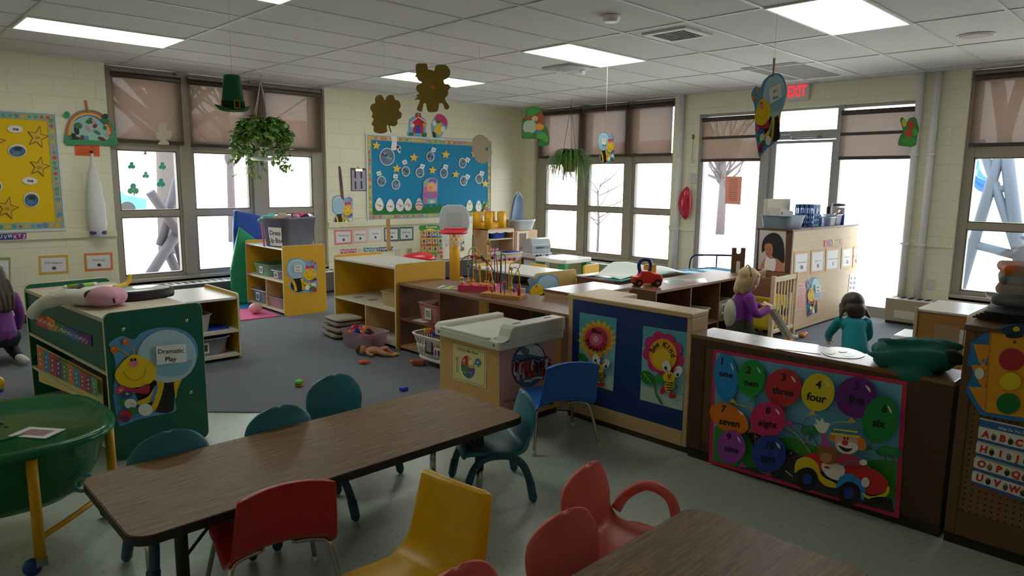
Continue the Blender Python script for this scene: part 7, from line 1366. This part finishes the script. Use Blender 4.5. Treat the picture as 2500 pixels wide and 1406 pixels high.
o = thing('cot_trolley', 'dark blue tube end frame standing behind the stacked cots', 'trolley', (8.15, 4.55, .008), RAD(-48)); a = MB(C('#22345e', .35)); a.tube(catmull([(-.34, 0, .0), (-.34, 0, .5), (-.30, 0, .62), (-.2, 0, .64), (.2, 0, .64), (.30, 0, .62), (.34, 0, .5), (.34, 0, .0)], 5), .013, 8); a.build('frame', o); a = MB(C('#22345e', .35)); a.cyl((0, 0, .05), (0, 0, .64), .01, n=8); a.cyl((-.34, 0, .05), (.34, 0, .05), .01, n=8); a.build('brace', o)
# notched wooden post behind the child
a = MB(C('#6a4434', .5, 'wood')); pts = [(-.07, 0), (.07, 0), (.07, .88), (.025, .88), (.025, .83), (.012, .815), (-.012, .815), (-.025, .83), (-.025, .88), (-.07, .88)]; a.prism(pts, -.012, .012)
q = thing('notched_board', 'upright notched wooden board standing behind the blond child', 'board', (6.90, 3.60, .008), RAD(-45)); b = a.build('board', q); a = MB(C('#e8e2da', .6)); a.prism(rrect(-.02, .02, .45, .74, .018), -.0135, .0135); tag(a.build('pale_inlay', q), 'pale slot in the board')
a = MB(C('#5a3a2c', .5, 'wood')); a.box(-.1, .1, -.1, .1, 0, .03, .004); a.build('foot', q)
# doll crib
o = thing('doll_crib', 'slatted wooden doll crib standing against the plywood cabinet end', 'crib', (6.47, 2.99, .008)); wm = C('#e3cfae', .45, 'wood'); Lc, Dc, Hc = .50, .34, .66
for y in (0, Dc):
    for z0, z1 in ((Hc-.05, Hc), (.10, .14)): a = MB(wm); a.box(0, Lc, y-.012, y+.012, z0, z1, .005); a.build('rail', o)
    for k in range(7): a = MB(wm); x = .045+.068*k; a.box(x-.009, x+.009, y-.006, y+.006, .14, Hc-.05, .003); a.build('slat', o)
for x in (0, Lc):
    for y in (0, Dc): a = MB(C('#dfc7a2', .45, 'wood')); a.box(x-.02, x+.02, y-.02, y+.02, 0, Hc+.015, .005); a.build('post', o)
    a = MB(C('#8a5e48', .5, 'wood')); a.box(x-.01, x+.01, .02, Dc-.02, Hc-.2, Hc-.01, .004); a.build('end_panel', o)
a = MB(C('#f0cc2a', .9, 'fabric')); a.box(.03, Lc-.03, .04, Dc-.04, .12, .44, .03); blob(solo(a, 'crib_bedding', 'yellow bedding bundled inside the slatted doll crib', 'bedding', (6.47, 2.99, .008)), .012, 2)
a = MB(C('#3a3034', .9, 'fabric')); [a.ell((.1+.1*k, .08, .30-.03*(k % 2)), (.05, .035, .06)) for k in range(4)]; blob(solo(a, 'crib_blanket', 'dark patterned blanket showing between the crib slats', 'blanket', (6.47, 2.965, .008)), .008, 1)
# board the blond child holds, and a doll in a basket below it
o = thing('toy_easel_board', 'pale wooden board held slanted by the blond child', 'board', (5.73, 2.54, .34), RAD(-45)); a = MB(C('#d8cbb4', .5, 'wood')); a.box(-.26, .26, -.10, .10, -.012, .012, .004, Matrix.Rotation(RAD(56), 4, 'Y')); a.build('panel', o); a = MB(C('#efe9de', .5)); a.box(-.258, .258, -.112, -.1, -.016, .016, .003, Matrix.Rotation(RAD(56), 4, 'Y')); a.build('edge_strip', o)
o = thing('wicker_basket', 'small slatted basket of golden straw-like hair at the blond child\'s feet', 'basket', (5.62, 2.43, .008)); wm = C('#b98a54', .5, 'wood')
for k in range(16): t = 2*PI*k/16; a = MB(wm); a.box(-.012, .012, -.004, .004, 0, .17, .002); q = a.build('slat', o); q.location = (.13*math.cos(t), .13*math.sin(t), 0); q.rotation_euler.z = t+PI/2
a = MB(C('#3a2418', .6)); a.lathe([(.02, .0), (.125, 0), (.125, .16), (.115, .16), (.11, .02), (.02, .015)], 24, caps=False); a.build('lining', o)
rn = random.Random(8); a = MB(C('#c8962a', .8, 'fabric'))
for k in range(46): t = rn.uniform(0, 2*PI); r = rn.uniform(.02, .12); c = Vector((r*math.cos(t), r*math.sin(t), .18+rn.uniform(0, .09)*(1-r*4))); a.m(C(rn.choice(['#c8962a', '#a8741c', '#e0b44a', '#8a5a1c']), .7)); a.tube([c+Vector((rn.uniform(-.05, .05), rn.uniform(-.05, .05), rn.uniform(-.02, .03))) for _ in range(3)], .009, 5)
tag(solo(a, 'yarn_heap', 'golden brown tangle of yarn heaped in the small slatted basket', 'yarn', (5.62, 2.43, .008)), kind='stuff')
P = on_z(1935, 822, .02)
for k, (dx_, dy_, c_, lab) in enumerate(((0, 0, '#2a2a3a', 'dark toy piece in the heap at the foot of the plywood cabinet'), (.09, -.03, '#e0902a', 'orange toy piece at the foot of the plywood cabinet'), (-.06, .0, '#d8d4e0', 'white toy piece at the foot of the plywood cabinet'), (.16, -.02, '#c8402a', 'red toy piece furthest right at the foot of the plywood cabinet'))): a = MB(C(c_, .4)); a.ell((0, 0, .025), (.05, .03, .025)); solo(a, 'plastic_toy', lab, 'toy', (P.x+dx_, P.y+dy_-.03, .009), k)
# ============================================================ on top of the plywood cabinet
ZL = 1.108
tub('wash_tub', 'grey-blue wash tub at the front corner of the plywood cabinet top', (7.14, 3.25, ZL), RAD(-4), .40, .33, .135, C('#7e93a4', .4), 'tub')
a = MB(C('#c6c0bc', .6)); a.box(-.13, .13, -.06, .06, -.05, .05, .003, Matrix.Rotation(RAD(9), 4, 'Y')); a.m(C('#8a8480', .6)); a.box(-.10, -.07, -.0625, -.06, .0, .03); a.m(C('#5a5a4a', .6)); a.box(-.03, .06, -.0625, -.06, -.035, -.025); solo(a, 'cardboard_box', 'white cardboard box tilted in the grey-blue wash tub', 'box', (7.09, 3.25, ZL+.145), RAD(-6))
a = MB(C('#cfc6b4', .6)); a.box(0, .46, -.02, .02, 0, .30, .006); solo(a, 'storage_board', 'large beige board standing behind the grey-blue wash tub', 'board', (7.09, 3.43, ZL), RAD(-6))
a = MB(M_BAG); a.grid(lambda u, v: (.02*math.sin(9*v)+.02*u, -.03+.06*u, .01+.26*v), 4, 10); o = solo(a, 'plastic_sleeve', 'clear plastic sleeve hanging on the end of the beige board', 'plastic', (7.57, 3.36, ZL)); o.modifiers.new('t', 'SOLIDIFY').thickness = .003
o = thing('plastic_crate', 'blue slotted plastic crate next to the beige board', 'crate', (7.72, 3.24, ZL)); bm_ = C('#4a78c0', .4); a = MB(bm_)
for z0, z1 in ((0, .03), (.06, .085), (.115, .14), (.2, .24)): a.box(-.09, .09, -.10, -.09, z0, z1); a.box(-.09, .09, .09, .10, z0, z1); a.box(-.09, -.08, -.09, .09, z0, z1); a.box(.08, .09, -.09, .09, z0, z1)
for x in (-.085, -.045, .0, .045, .085): a.box(x-.006, x+.006, -.10, -.09, 0, .24); a.box(x-.006, x+.006, .09, .1, 0, .24)
for y in (-.05, 0, .05): a.box(-.09, -.08, y-.006, y+.006, 0, .24); a.box(.08, .09, y-.006, y+.006, 0, .24)
a.box(-.08, .08, -.09, .09, 0, .008); a.build('crate_body', o)
a = MB(C('#e8ecf0', .5)); a.prism([(-.05, 0), (.05, 0), (.05, .17), (.0, .21), (-.05, .17)], -.045, .045, plane='yz'); solo(a, 'milk_carton', 'white carton behind the turquoise bottle', 'carton', (7.92, 3.33, ZL))
o = thing('glue_bottle', 'turquoise round bottle between the carton and the clear tubs', 'bottle', (8.02, 3.24, ZL)); a = MB(C('#1f9ac0', .3)); a.lathe([(.03, 0), (.045, .01), (.045, .09), (.03, .12), (.015, .13)], 18); a.build('bottle', o); a = MB(C('#3ac0d8', .3)); a.cyl((0, 0, .13), (0, 0, .155), .016, .012); a.build('cap', o)
tub('bin', 'small clear lidded tub left of the scissors on the plywood cabinet', (8.02, 3.13, ZL), 0, .2, .12, .10, M_CLEAR); tub('bin', 'clear tub of craft bits right of the smaller tub', (8.25, 3.17, ZL), 0, .22, .16, .12, M_CLEAR)
a = MB(C('#e8a81c', .4)); a.tube([(0, 0, 0), (.05, 0, .01), (.12, .01, .03)], .01, 8); a.m(C('#b9bcc0', .3, metal=.9)); a.tube([(-.12, 0, -.02), (0, 0, 0)], .005, 6); solo(a, 'craft_scissors', 'orange-handled scissors lying across the clear tub', 'scissors', (8.27, 3.14, ZL+.135))
a = MB(C('#1d3fae', .4)); a.lathe([(.03, 0), (.033, .01), (.036, .12), (.033, .12), (.028, .01)], 18); solo(a, 'plastic_cup', 'dark blue cup in front of the big clear jar', 'cup', (8.38, 3.12, ZL))
o = thing('pretzel_jar', 'big clear jar with a dark lid at the far end of the plywood cabinet', 'jar', (8.54, 3.22, ZL)); a = MB(M_CLEAR); a.lathe([(.07, 0), (.08, .02), (.08, .19), (.068, .215)], 24, caps=False); a.build('jar', o); a = MB(C('#4a4a5e', .4)); a.lathe([(.02, .24), (.075, .238), (.076, .212), (.02, .21)], 24, caps=False); a.build('lid', o); a = MB(C('#55504c', .6)); a.cyl((0, 0, .005), (0, 0, .12), .068, n=20); a.m(C('#c9bda0', .7)); a.cyl((0, 0, .12), (0, 0, .19), .068, n=20); a.build('contents', o)
# ============================================================ right side
o = thing('end_cabinet', 'tan cabinet with a white top between the pegboard cabinet and the tan radiator', 'cabinet', (6.04, 1.28, .008)); a = MB(C('#b07a3c', .45, 'wood')); a.box(0, .62, 0, .34, 0, .58, .004); a.build('body', o); a = MB(C('#d9d3ca', .25)); a.box(-.005, .625, -.005, .345, .58, .598, .003); a.build('top', o); a = MB(C('#c9b48a', .5)); a.box(-.012, .0, .325, .35, 0, .61, .004); a.build('edge_trim', o)
a = MB(C('#a88a66', .6)); a.box(-.014, -.012, .03, .20, .33, .50); a.build('front_panel', o); a = MB(C('#d8d4cc', .6)); a.box(-.017, -.014, .005, .03, .36, .48); a.build('label_card', o)
a = MB(C('#e9eef0', .5)); a.box(-.32, .32, -.2, .2, 0, .03, .006); solo(a, 'foam_board', 'white foam board lying on the floor beside the tan cabinet', 'board', (7.25, 2.02, .008), RAD(3)); a = MB(C('#eceff2', .4)); a.box(-.2, .2, -.14, .14, 0, .16, .01); solo(a, 'white_box', 'white box standing on the foam board', 'box', (7.12, 1.90, .039), RAD(3))
a = MB(C('#cbb8a0', .85)); a.prism([(-.5, -.3), (.5, -.28), (.48, .3), (-.5, .3)], 0, .006, plane='xy'); solo(a, 'floor_mat', 'beige mat on the floor in front of the crouching child', 'floor mat', (6.2, 2.45, .0085), RAD(-6))
A = Art(('z', .7235), (1680, 780, 2.756), rough=.15); A.poly('#f2f2f2', [(590, 195), (690, 145), (880, 170), (890, 232)], .001); A.done('white_sheet', 'glossy white sheet on top of the counting cabinet', 'sheet')
A = Art(('z', .7235), (1680, 780, 2.756), rough=.2); A.curve('#c9c48a', [(900, 215), (960, 185), (1090, 195), (1190, 235), (1130, 262), (960, 250)], .001, 3); A.ell('#8ab0a0', 1080, 240, 40, 12); A.ell('#d8b84a', 960, 222, 36, 12); A.ell('#c89a8a', 1040, 215, 30, 8); A.done('crayon_drawing', 'pale yellow and green drawing beside the glossy white sheet', 'drawing')
rn = random.Random(14); a = MB(C('#0f6e66', .8, 'fabric'))
for (x, y, z, rx, ry, rz_) in ((0, .0, .06, .12, .26, .075), (.03, .16, .06, .11, .13, .07), (.02, -.14, .07, .12, .15, .08), (-.05, .05, .03, .07, .2, .05), (.06, .0, .09, .08, .2, .05), (-.10, -.02, -.01, .05, .16, .05), (.1, .24, .05, .07, .1, .05)): a.ell((x, y*.6, z*.85), (rx, ry*.62, rz_*.85), 16, 10, Matrix.Rotation(rn.uniform(-.25, .25), 3, 'Z'))
for k in range(7): t = rn.uniform(-.15, .15); a.tube([(-.10, t, .03), (-.05, t+.03, .07), (.0, t+.05, .09)], .012, 8)
for k in range(9): a.ell((-.11+.026*k, rn.uniform(-.06, .06), .05+.055*math.sin(PI*k/8)+rn.uniform(-.012, .012)), (.026, rn.uniform(.10, .19), .026), 12, 10, Matrix.Rotation(rn.uniform(-.12, .12), 3, 'X') @ Matrix.Rotation(rn.uniform(-.3, .3), 3, 'Z'))
o = blob(solo(a, 'teal_coat', 'teal green coat heaped on the right end of the counting cabinet', 'coat', (3.535, .945, .724), RAD(4)), .008, 4); tx = bpy.data.textures.new('folds', 'CLOUDS'); tx.noise_scale = .16; dm = o.modifiers.new('folds', 'DISPLACE'); dm.texture = tx; dm.strength = .03; dm.mid_level = .5; b = MB(C('#16302f', .85, 'fabric')); b.ell((-.055, -.17, .085), (.04, .045, .03), 14, 9, Matrix.Rotation(.5, 3, 'X')); b.build('lining', o)
a = MB(C('#2a2c34', .5))
for k in range(4): a.box(-.2, .2, -.22, .22, .012*k, .012*k+.009, .003, Matrix.Rotation(.09*k-.15, 4, 'Z'))
solo(a, 'folder_pile', 'pile of dark folders on the pegboard cabinet under the plastic bag', 'folders', (3.74, .49, .981))
o = thing('diaper_bag', 'clear plastic bag of orange and grey packets on top of the dark folders', 'bag', (3.79, .54, 1.03)); a = MB(M_BAG); rs = []
for z, r in ((0, .13), (.03, .185), (.12, .195), (.2, .17), (.25, .12), (.28, .06), (.31, .10)): rs.append([(r*.9*math.cos(t)*(1+.06*math.sin(6*t+z*20)), r*1.1*math.sin(t)*(1+.07*math.cos(5*t+z*25)), z) for t in (2*PI*i/32 for i in range(32))])
a.rings(rs); a.build('bag_film', o)
for z, c_, nm in ((.005, '#6a7078', 'packet'), (.06, '#c9a890', 'packet'), (.10, '#8a9496', 'packet'), (.145, '#ee7a2a', 'packet')): a = MB(C(c_, .6)); a.box(-.13, .13, -.155, .155, z, z+.045, .018); q = a.build(nm, o); q.rotation_euler.z = z*2
# small things at the left edge and under the table
o = thing('paper_card', 'white picture card lying on the green water table lid', 'card', (.52, 3.33, .5045), RAD(-52)); a = MB(C('#e9e6e2', .5)); a.box(-.085, .085, -.055, .055, 0, .002); a.build('card', o); a = MB(C('#9a6a70', .5)); a.box(-.055, .055, -.032, .03, .002, .0026); a.build('picture', o)
a = MB(C('#d8421c', .5)); a.box(-.03, .03, -.03, .03, 0, .05, .006); solo(a, 'toy_block', 'red toy block on the floor beside the water table', 'toy', (.72, 3.88, .0), .4)
a = MB(C('#eab01c', .45)); a.ell((0, 0, .06), (.06, .05, .06)); a.m(C('#2f4a9a', .5)); a.ell((0, 0, .015), (.05, .045, .02)); P = on_z(2, 945, .04); solo(a, 'toy_ball', 'yellow and blue toy at the very left edge of the photo', 'toy', (P.x-.03, P.y, .009))
# ============================================================ children
def hair_mat(hexc):
    def fn(nt, N, L, b):
        tc = N.new('ShaderNodeTexCoord'); mp = N.new('ShaderNodeMapping'); mp.inputs['Scale'].default_value = (90, 90, 7); L.new(tc.outputs['Object'], mp.inputs[0]); no = N.new('ShaderNodeTexNoise'); no.inputs['Scale'].default_value = 1.0; no.inputs['Detail'].default_value = 4; L.new(mp.outputs[0], no.inputs['Vector'])
        c = lin(hexc); mx = N.new('ShaderNodeMix'); mx.data_type = 'RGBA'; mx.inputs[6].default_value = tuple(x*.6 for x in c) + (1,); mx.inputs[7].default_value = tuple(min(1, x*1.35) for x in c) + (1,); L.new(no.outputs['Fac'], mx.inputs[0]); L.new(mx.outputs[2], b.inputs['Base Color']); b.inputs['Roughness'].default_value = .5
        bp = N.new('ShaderNodeBump'); bp.inputs['Strength'].default_value = .5; bp.inputs['Distance'].default_value = .006; L.new(no.outputs['Fac'], bp.inputs['Height']); L.new(bp.outputs[0], b.inputs['Normal'])
    return custom('hair_' + hexc.strip('#'), fn)
SKIN = C('#e0a98a', .5, name='skin')
def limb(mb, pts, rad, n=10):
    P = catmull(pts, 4); R = []
    for i in range(len(P)):
        t = i/(len(P)-1)*(len(rad)-1); k = min(int(t), len(rad)-2); R.append(rad[k]+(rad[k+1]-rad[k])*(t-k))
    mb.tube(P, R, n); mb.ell(P[0], R[0], 10, 7); mb.ell(P[-1], R[-1], 10, 7)
def hand(mb, w, d, up, s=1.0, curl=.6, side=1):
    """palm and five fingers from wrist w along d; up = back of the hand; thumb on 'side'"""
    d = Vector(d).normalized(); up = Vector(up); up = (up-d*up.dot(d)).normalized(); r = d.cross(up)*side; w = Vector(w)
    mb.ell(w+d*.026*s, (.026*s, .021*s, .012*s), 10, 7, Matrix((d, r, up)).transposed())
    for k in range(4):
        b = w+d*.045*s+r*(.0165-.011*k)*s; L_ = (.034, .039, .036, .028)[k]*s; dd = d.copy(); pts = [b-d*.012*s]
        for j in range(3): pts.append(pts[-1]+dd*L_*(.45 if j else .5)); dd = (dd-up*curl*.5).normalized()
        mb.tube(pts, [.0066*s, .0064*s, .006*s, .005*s], 6); mb.ell(pts[-1], .005*s, 6, 5)
    b = w+d*.012*s+r*.019*s; mb.tube([b-r*.008*s, b+r*.014*s+d*.012*s, b+r*.018*s+d*.03*s-up*.008*s], [.008*s, .0075*s, .006*s], 6); mb.ell(b+r*.018*s+d*.03*s-up*.008*s, .006*s, 6, 5)
def child(label, loc, head_deg, J, shirt, trousers, hair, hairfn, shoes='#e8e4de', sole=None):
    """local frame: +x is where the child faces, +y its left"""
    o = thing('person', label, 'person', loc, RAD(head_deg)); V_ = lambda k: Vector(J[k]); hc = V_('head'); hf = Vector(J['look']).normalized(); hl = Vector((0, 0, 1)).cross(hf).normalized(); hu = hf.cross(hl); R = Matrix((hf, hl, hu)).transposed()
    b = MB(SKIN); b.ell(hc+hu*.012, (.082, .072, .084), 20, 14, R); b.ell(hc+hf*.022-hu*.045, (.058, .055, .05), 16, 10, R); b.ell(hc+hf*.082-hu*.022, (.013, .011, .014), 8, 6, R)
    for s in (-1, 1): b.ell(hc+hl*s*.072-hu*.012-hf*.004, (.014, .008, .021), 8, 6, R); b.ell(hc+hf*.05+hl*s*.034-hu*.042, (.022, .02, .02), 8, 6, R)
    limb(b, [hc-hu*.05-hf*.01, V_('neck')], [.034, .036]); limb(b, [V_('neck')-Vector((0, 0, .02)), (V_('neck')+V_('pelvis'))/2, V_('pelvis')], [.05, .075, .08], 12)
    for s, S in (('L', 1), ('R', -1)):
        limb(b, [V_('sh'+s), V_('el'+s), V_('wr'+s)], [.029, .024, .017]); limb(b, [V_('hip'+s), V_('kn'+s), V_('an'+s)], [.05, .037, .024]); limb(b, [V_('an'+s), V_('to'+s)], [.022, .018])
        d = V_('wr'+s)-V_('el'+s); hand(b, V_('wr'+s), J.get('hd'+s, d), J.get('hu'+s, (0, 0, 1)), .92, .7, S)
    blob(b.build('body', o), .0046, 3)
    for s in (-1, 1): e = MB(C('#f4f2ee', .25)); c = hc+hf*.071+hl*s*.028+hu*.0; e.ell(c, (.008, .012, .0085), 10, 8, R); e.m(C('#3a2a20', .2)); e.ell(c+hf*.0055, (.004, .0058, .0058), 8, 6, R); e.build('eye', o)
    e = MB(C('#b8605a', .5)); e.ell(hc+hf*.076-hu*.056, (.005, .018, .0055), 10, 6, R); e.build('mouth', o)
    t = MB(C(shirt, .85, 'fabric')); n_, p_ = V_('neck'), V_('pelvis'); limb(t, [n_-Vector((0, 0, .012)), n_.lerp(p_, .2)+Vector((0, 0, 0)), n_.lerp(p_, .6), p_+Vector((0, 0, .01))], [.05, .082, .094, .102], 14)
    t.ell(n_.lerp(p_, .22), (.07, .105, .075), 14, 9)
    for s in ('L', 'R'): limb(t, [V_('sh'+s), V_('el'+s), V_('el'+s).lerp(V_('wr'+s), .86)], [.043, .035, .027])
    blob(t.build('shirt', o), .007, 4)
    t = MB(C(trousers, .85, 'fabric')); t.ell(p_-Vector((0, 0, .015)), (.092, .105, .085), 14, 9)
    for s in ('L', 'R'): limb(t, [V_('hip'+s), V_('kn'+s), V_('kn'+s).lerp(V_('an'+s), .9)], [.066, .05, .036])
    blob(t.build('trousers', o), .007, 4)
    for s in ('L', 'R'):
        t = MB(C(shoes, .6)); a0, a1 = V_('an'+s), V_('to'+s); d = (a1-a0).normalized(); t.tube([a0-d*.03, a0, a0.lerp(a1, .6), a1+d*.01, a1+d*.026], [.024, .032, .032, .027, .014], 10); t.ell(a0-d*.025, .026, 10, 7); blob(t.build('shoe', o), .006, 3)
    h = MB(hair_mat(hair)); hairfn(h, hc, hf, hl, hu, R); blob(h.build('hair', o), .006, 10); return o
# blond child standing by the crib
def hair_blond(h, c, f, l, u, R):
    h.ell(c+u*.028-f*.018, (.087, .082, .076), 20, 14, R); h.ell(c-f*.038-u*.045, (.058, .082, .095), 18, 12, R); h.ell(c+f*.032+u*.058, (.04, .062, .03), 14, 9, R); h.ell(c-f*.05-u*.10, (.038, .066, .05), 14, 9, R)
    for s in (-1, 1): h.ell(c+l*s*.07-u*.035-f*.012, (.042, .022, .085), 12, 9, R); h.ell(c+l*s*.066-u*.095-f*.02, (.03, .018, .04), 10, 7, R)
J = dict(head=(.02, 0, .765), look=(.93, -.1, -.36), neck=(-.005, 0, .665), pelvis=(-.03, 0, .40), shL=(-.005, .10, .625), shR=(-.005, -.10, .625), elL=(.05, .15, .505), elR=(.04, -.15, .50), wrL=(.175, .09, .535), wrR=(.175, -.085, .53), hdL=(.9, -.4, .1), hdR=(.9, .4, .1), hipL=(-.03, .055, .375), hipR=(-.03, -.055, .375), knL=(.02, .06, .21), knR=(.0, -.06, .21), anL=(-.01, .06, .05), anR=(-.03, -.06, .05), toL=(.085, .07, .028), toR=(.065, -.07, .028))
o = child('young blond child in a purple top and patterned skirt standing by the slatted crib', (5.40, 2.73, .008), -42, J, '#8a3aa0', '#2a3848', '#c9ab7e', hair_blond)
t = MB(C('#4a4636', .9, 'fabric')); t.lathe([(.085, .46), (.10, .40), (.125, .30), (.12, .295), (.09, .40), (.08, .46)], 24, (-.03, 0, 0), ay=1.1, caps=False); tag(t.build('skirt', o), 'dark speckled skirt')
t = MB(C('#d2cdbb', .85, 'fabric')); t.ell((-.115, .02, .47), (.045, .10, .125), 16, 10); blob(t.build('backpack', o), .007, 4)
t = MB(C('#8a7a6a', .4)); t.tube([(.0+.005, .08*math.cos(a_), .80+.085*math.sin(a_)) for a_ in (PI*i/14 for i in range(15))], .007, 6); t.build('hair_band', o)
t = MB(C('#b9a98a', .6)); t.tube(catmull([(-.09, .08, .56), (-.03, .115, .62), (.04, .1, .60)], 5), .012, 6); t.build('backpack_strap', o)
# crouching child in teal
def hair_brown(h, c, f, l, u, R):
    h.ell(c+u*.022-f*.022, (.092, .088, .086), 18, 12, R); h.ell(c-f*.05-u*.045, (.055, .082, .07), 14, 9, R); h.ell(c+f*.05+u*.06, (.045, .065, .03), 12, 8, R)
    for s in (-1, 1): limb(h, [c+l*s*.08+u*.0, c+l*s*.095-u*.06-f*.01, c+l*s*.12-u*.115-f*.02], [.026, .022, .006])
    h.ell(c-f*.05-u*.085, (.036, .07, .045), 14, 9, R)
J = dict(head=(.07, 0, .575), look=(.85, .1, -.5), neck=(.015, 0, .485), pelvis=(-.10, 0, .22), shL=(.02, .105, .445), shR=(.02, -.105, .445), elL=(.10, .15, .33), elR=(.10, -.15, .32), wrL=(.22, .12, .25), wrR=(.23, -.10, .24), hipL=(-.09, .06, .20), hipR=(-.09, -.06, .20), knL=(.12, .10, .10), knR=(.13, -.09, .10), anL=(-.08, .09, .045), anR=(-.07, -.09, .045), toL=(-.18, .10, .03), toR=(-.17, -.10, .03))
child('brown-haired child in a teal top kneeling with back to us', (5.86, 2.02, .008), 35, J, '#0f8a96', '#3a2a30', '#3c2a26', hair_brown, '#4a3a3a')
# kneeling child at the left edge
def hair_long(h, c, f, l, u, R):
    h.ell(c+u*.022-f*.018, (.096, .09, .09), 18, 12, R); h.ell(c+f*.05+u*.06, (.045, .065, .03), 12, 8, R)
    h.ell(c-f*.055-u*.09, (.05, .088, .14), 18, 12, R); h.ell(c-f*.065-u*.19, (.036, .07, .10), 16, 10, R)
    for s in (-1, 1): h.ell(c+l*s*.076-u*.06-f*.02, (.045, .024, .11), 12, 9, R)
    for k in range(4): limb(h, [c-f*.085+l*(k-1.5)*.04-u*.05, c-f*.095-u*.17+l*(k-1.5)*.036, c-f*.075-u*.29+l*(k-1.5)*.03], [.016, .02, .006])
J = dict(head=(.05, 0, .655), look=(.9, .2, -.35), neck=(.015, 0, .55), pelvis=(-.06, 0, .235), shL=(.02, .115, .505), shR=(.02, -.115, .505), elL=(.07, .16, .37), elR=(.07, -.16, .36), wrL=(.18, .13, .28), wrR=(.12, -.15, .23), hipL=(-.05, .065, .21), hipR=(-.05, -.065, .21), knL=(.2, .11, .085), knR=(.2, -.11, .085), anL=(-.1, .09, .045), anR=(-.1, -.09, .045), toL=(-.2, .09, .04), toR=(-.21, -.10, .04))
c_ = child('long-haired child in a purple shirt kneeling behind the green shelf', (.90, 7.0, .008), 95, J, '#7a3f8e', '#20242e', '#3a2a1e', hair_long, '#d8d4d0'); c_.scale = (1.08,)*3
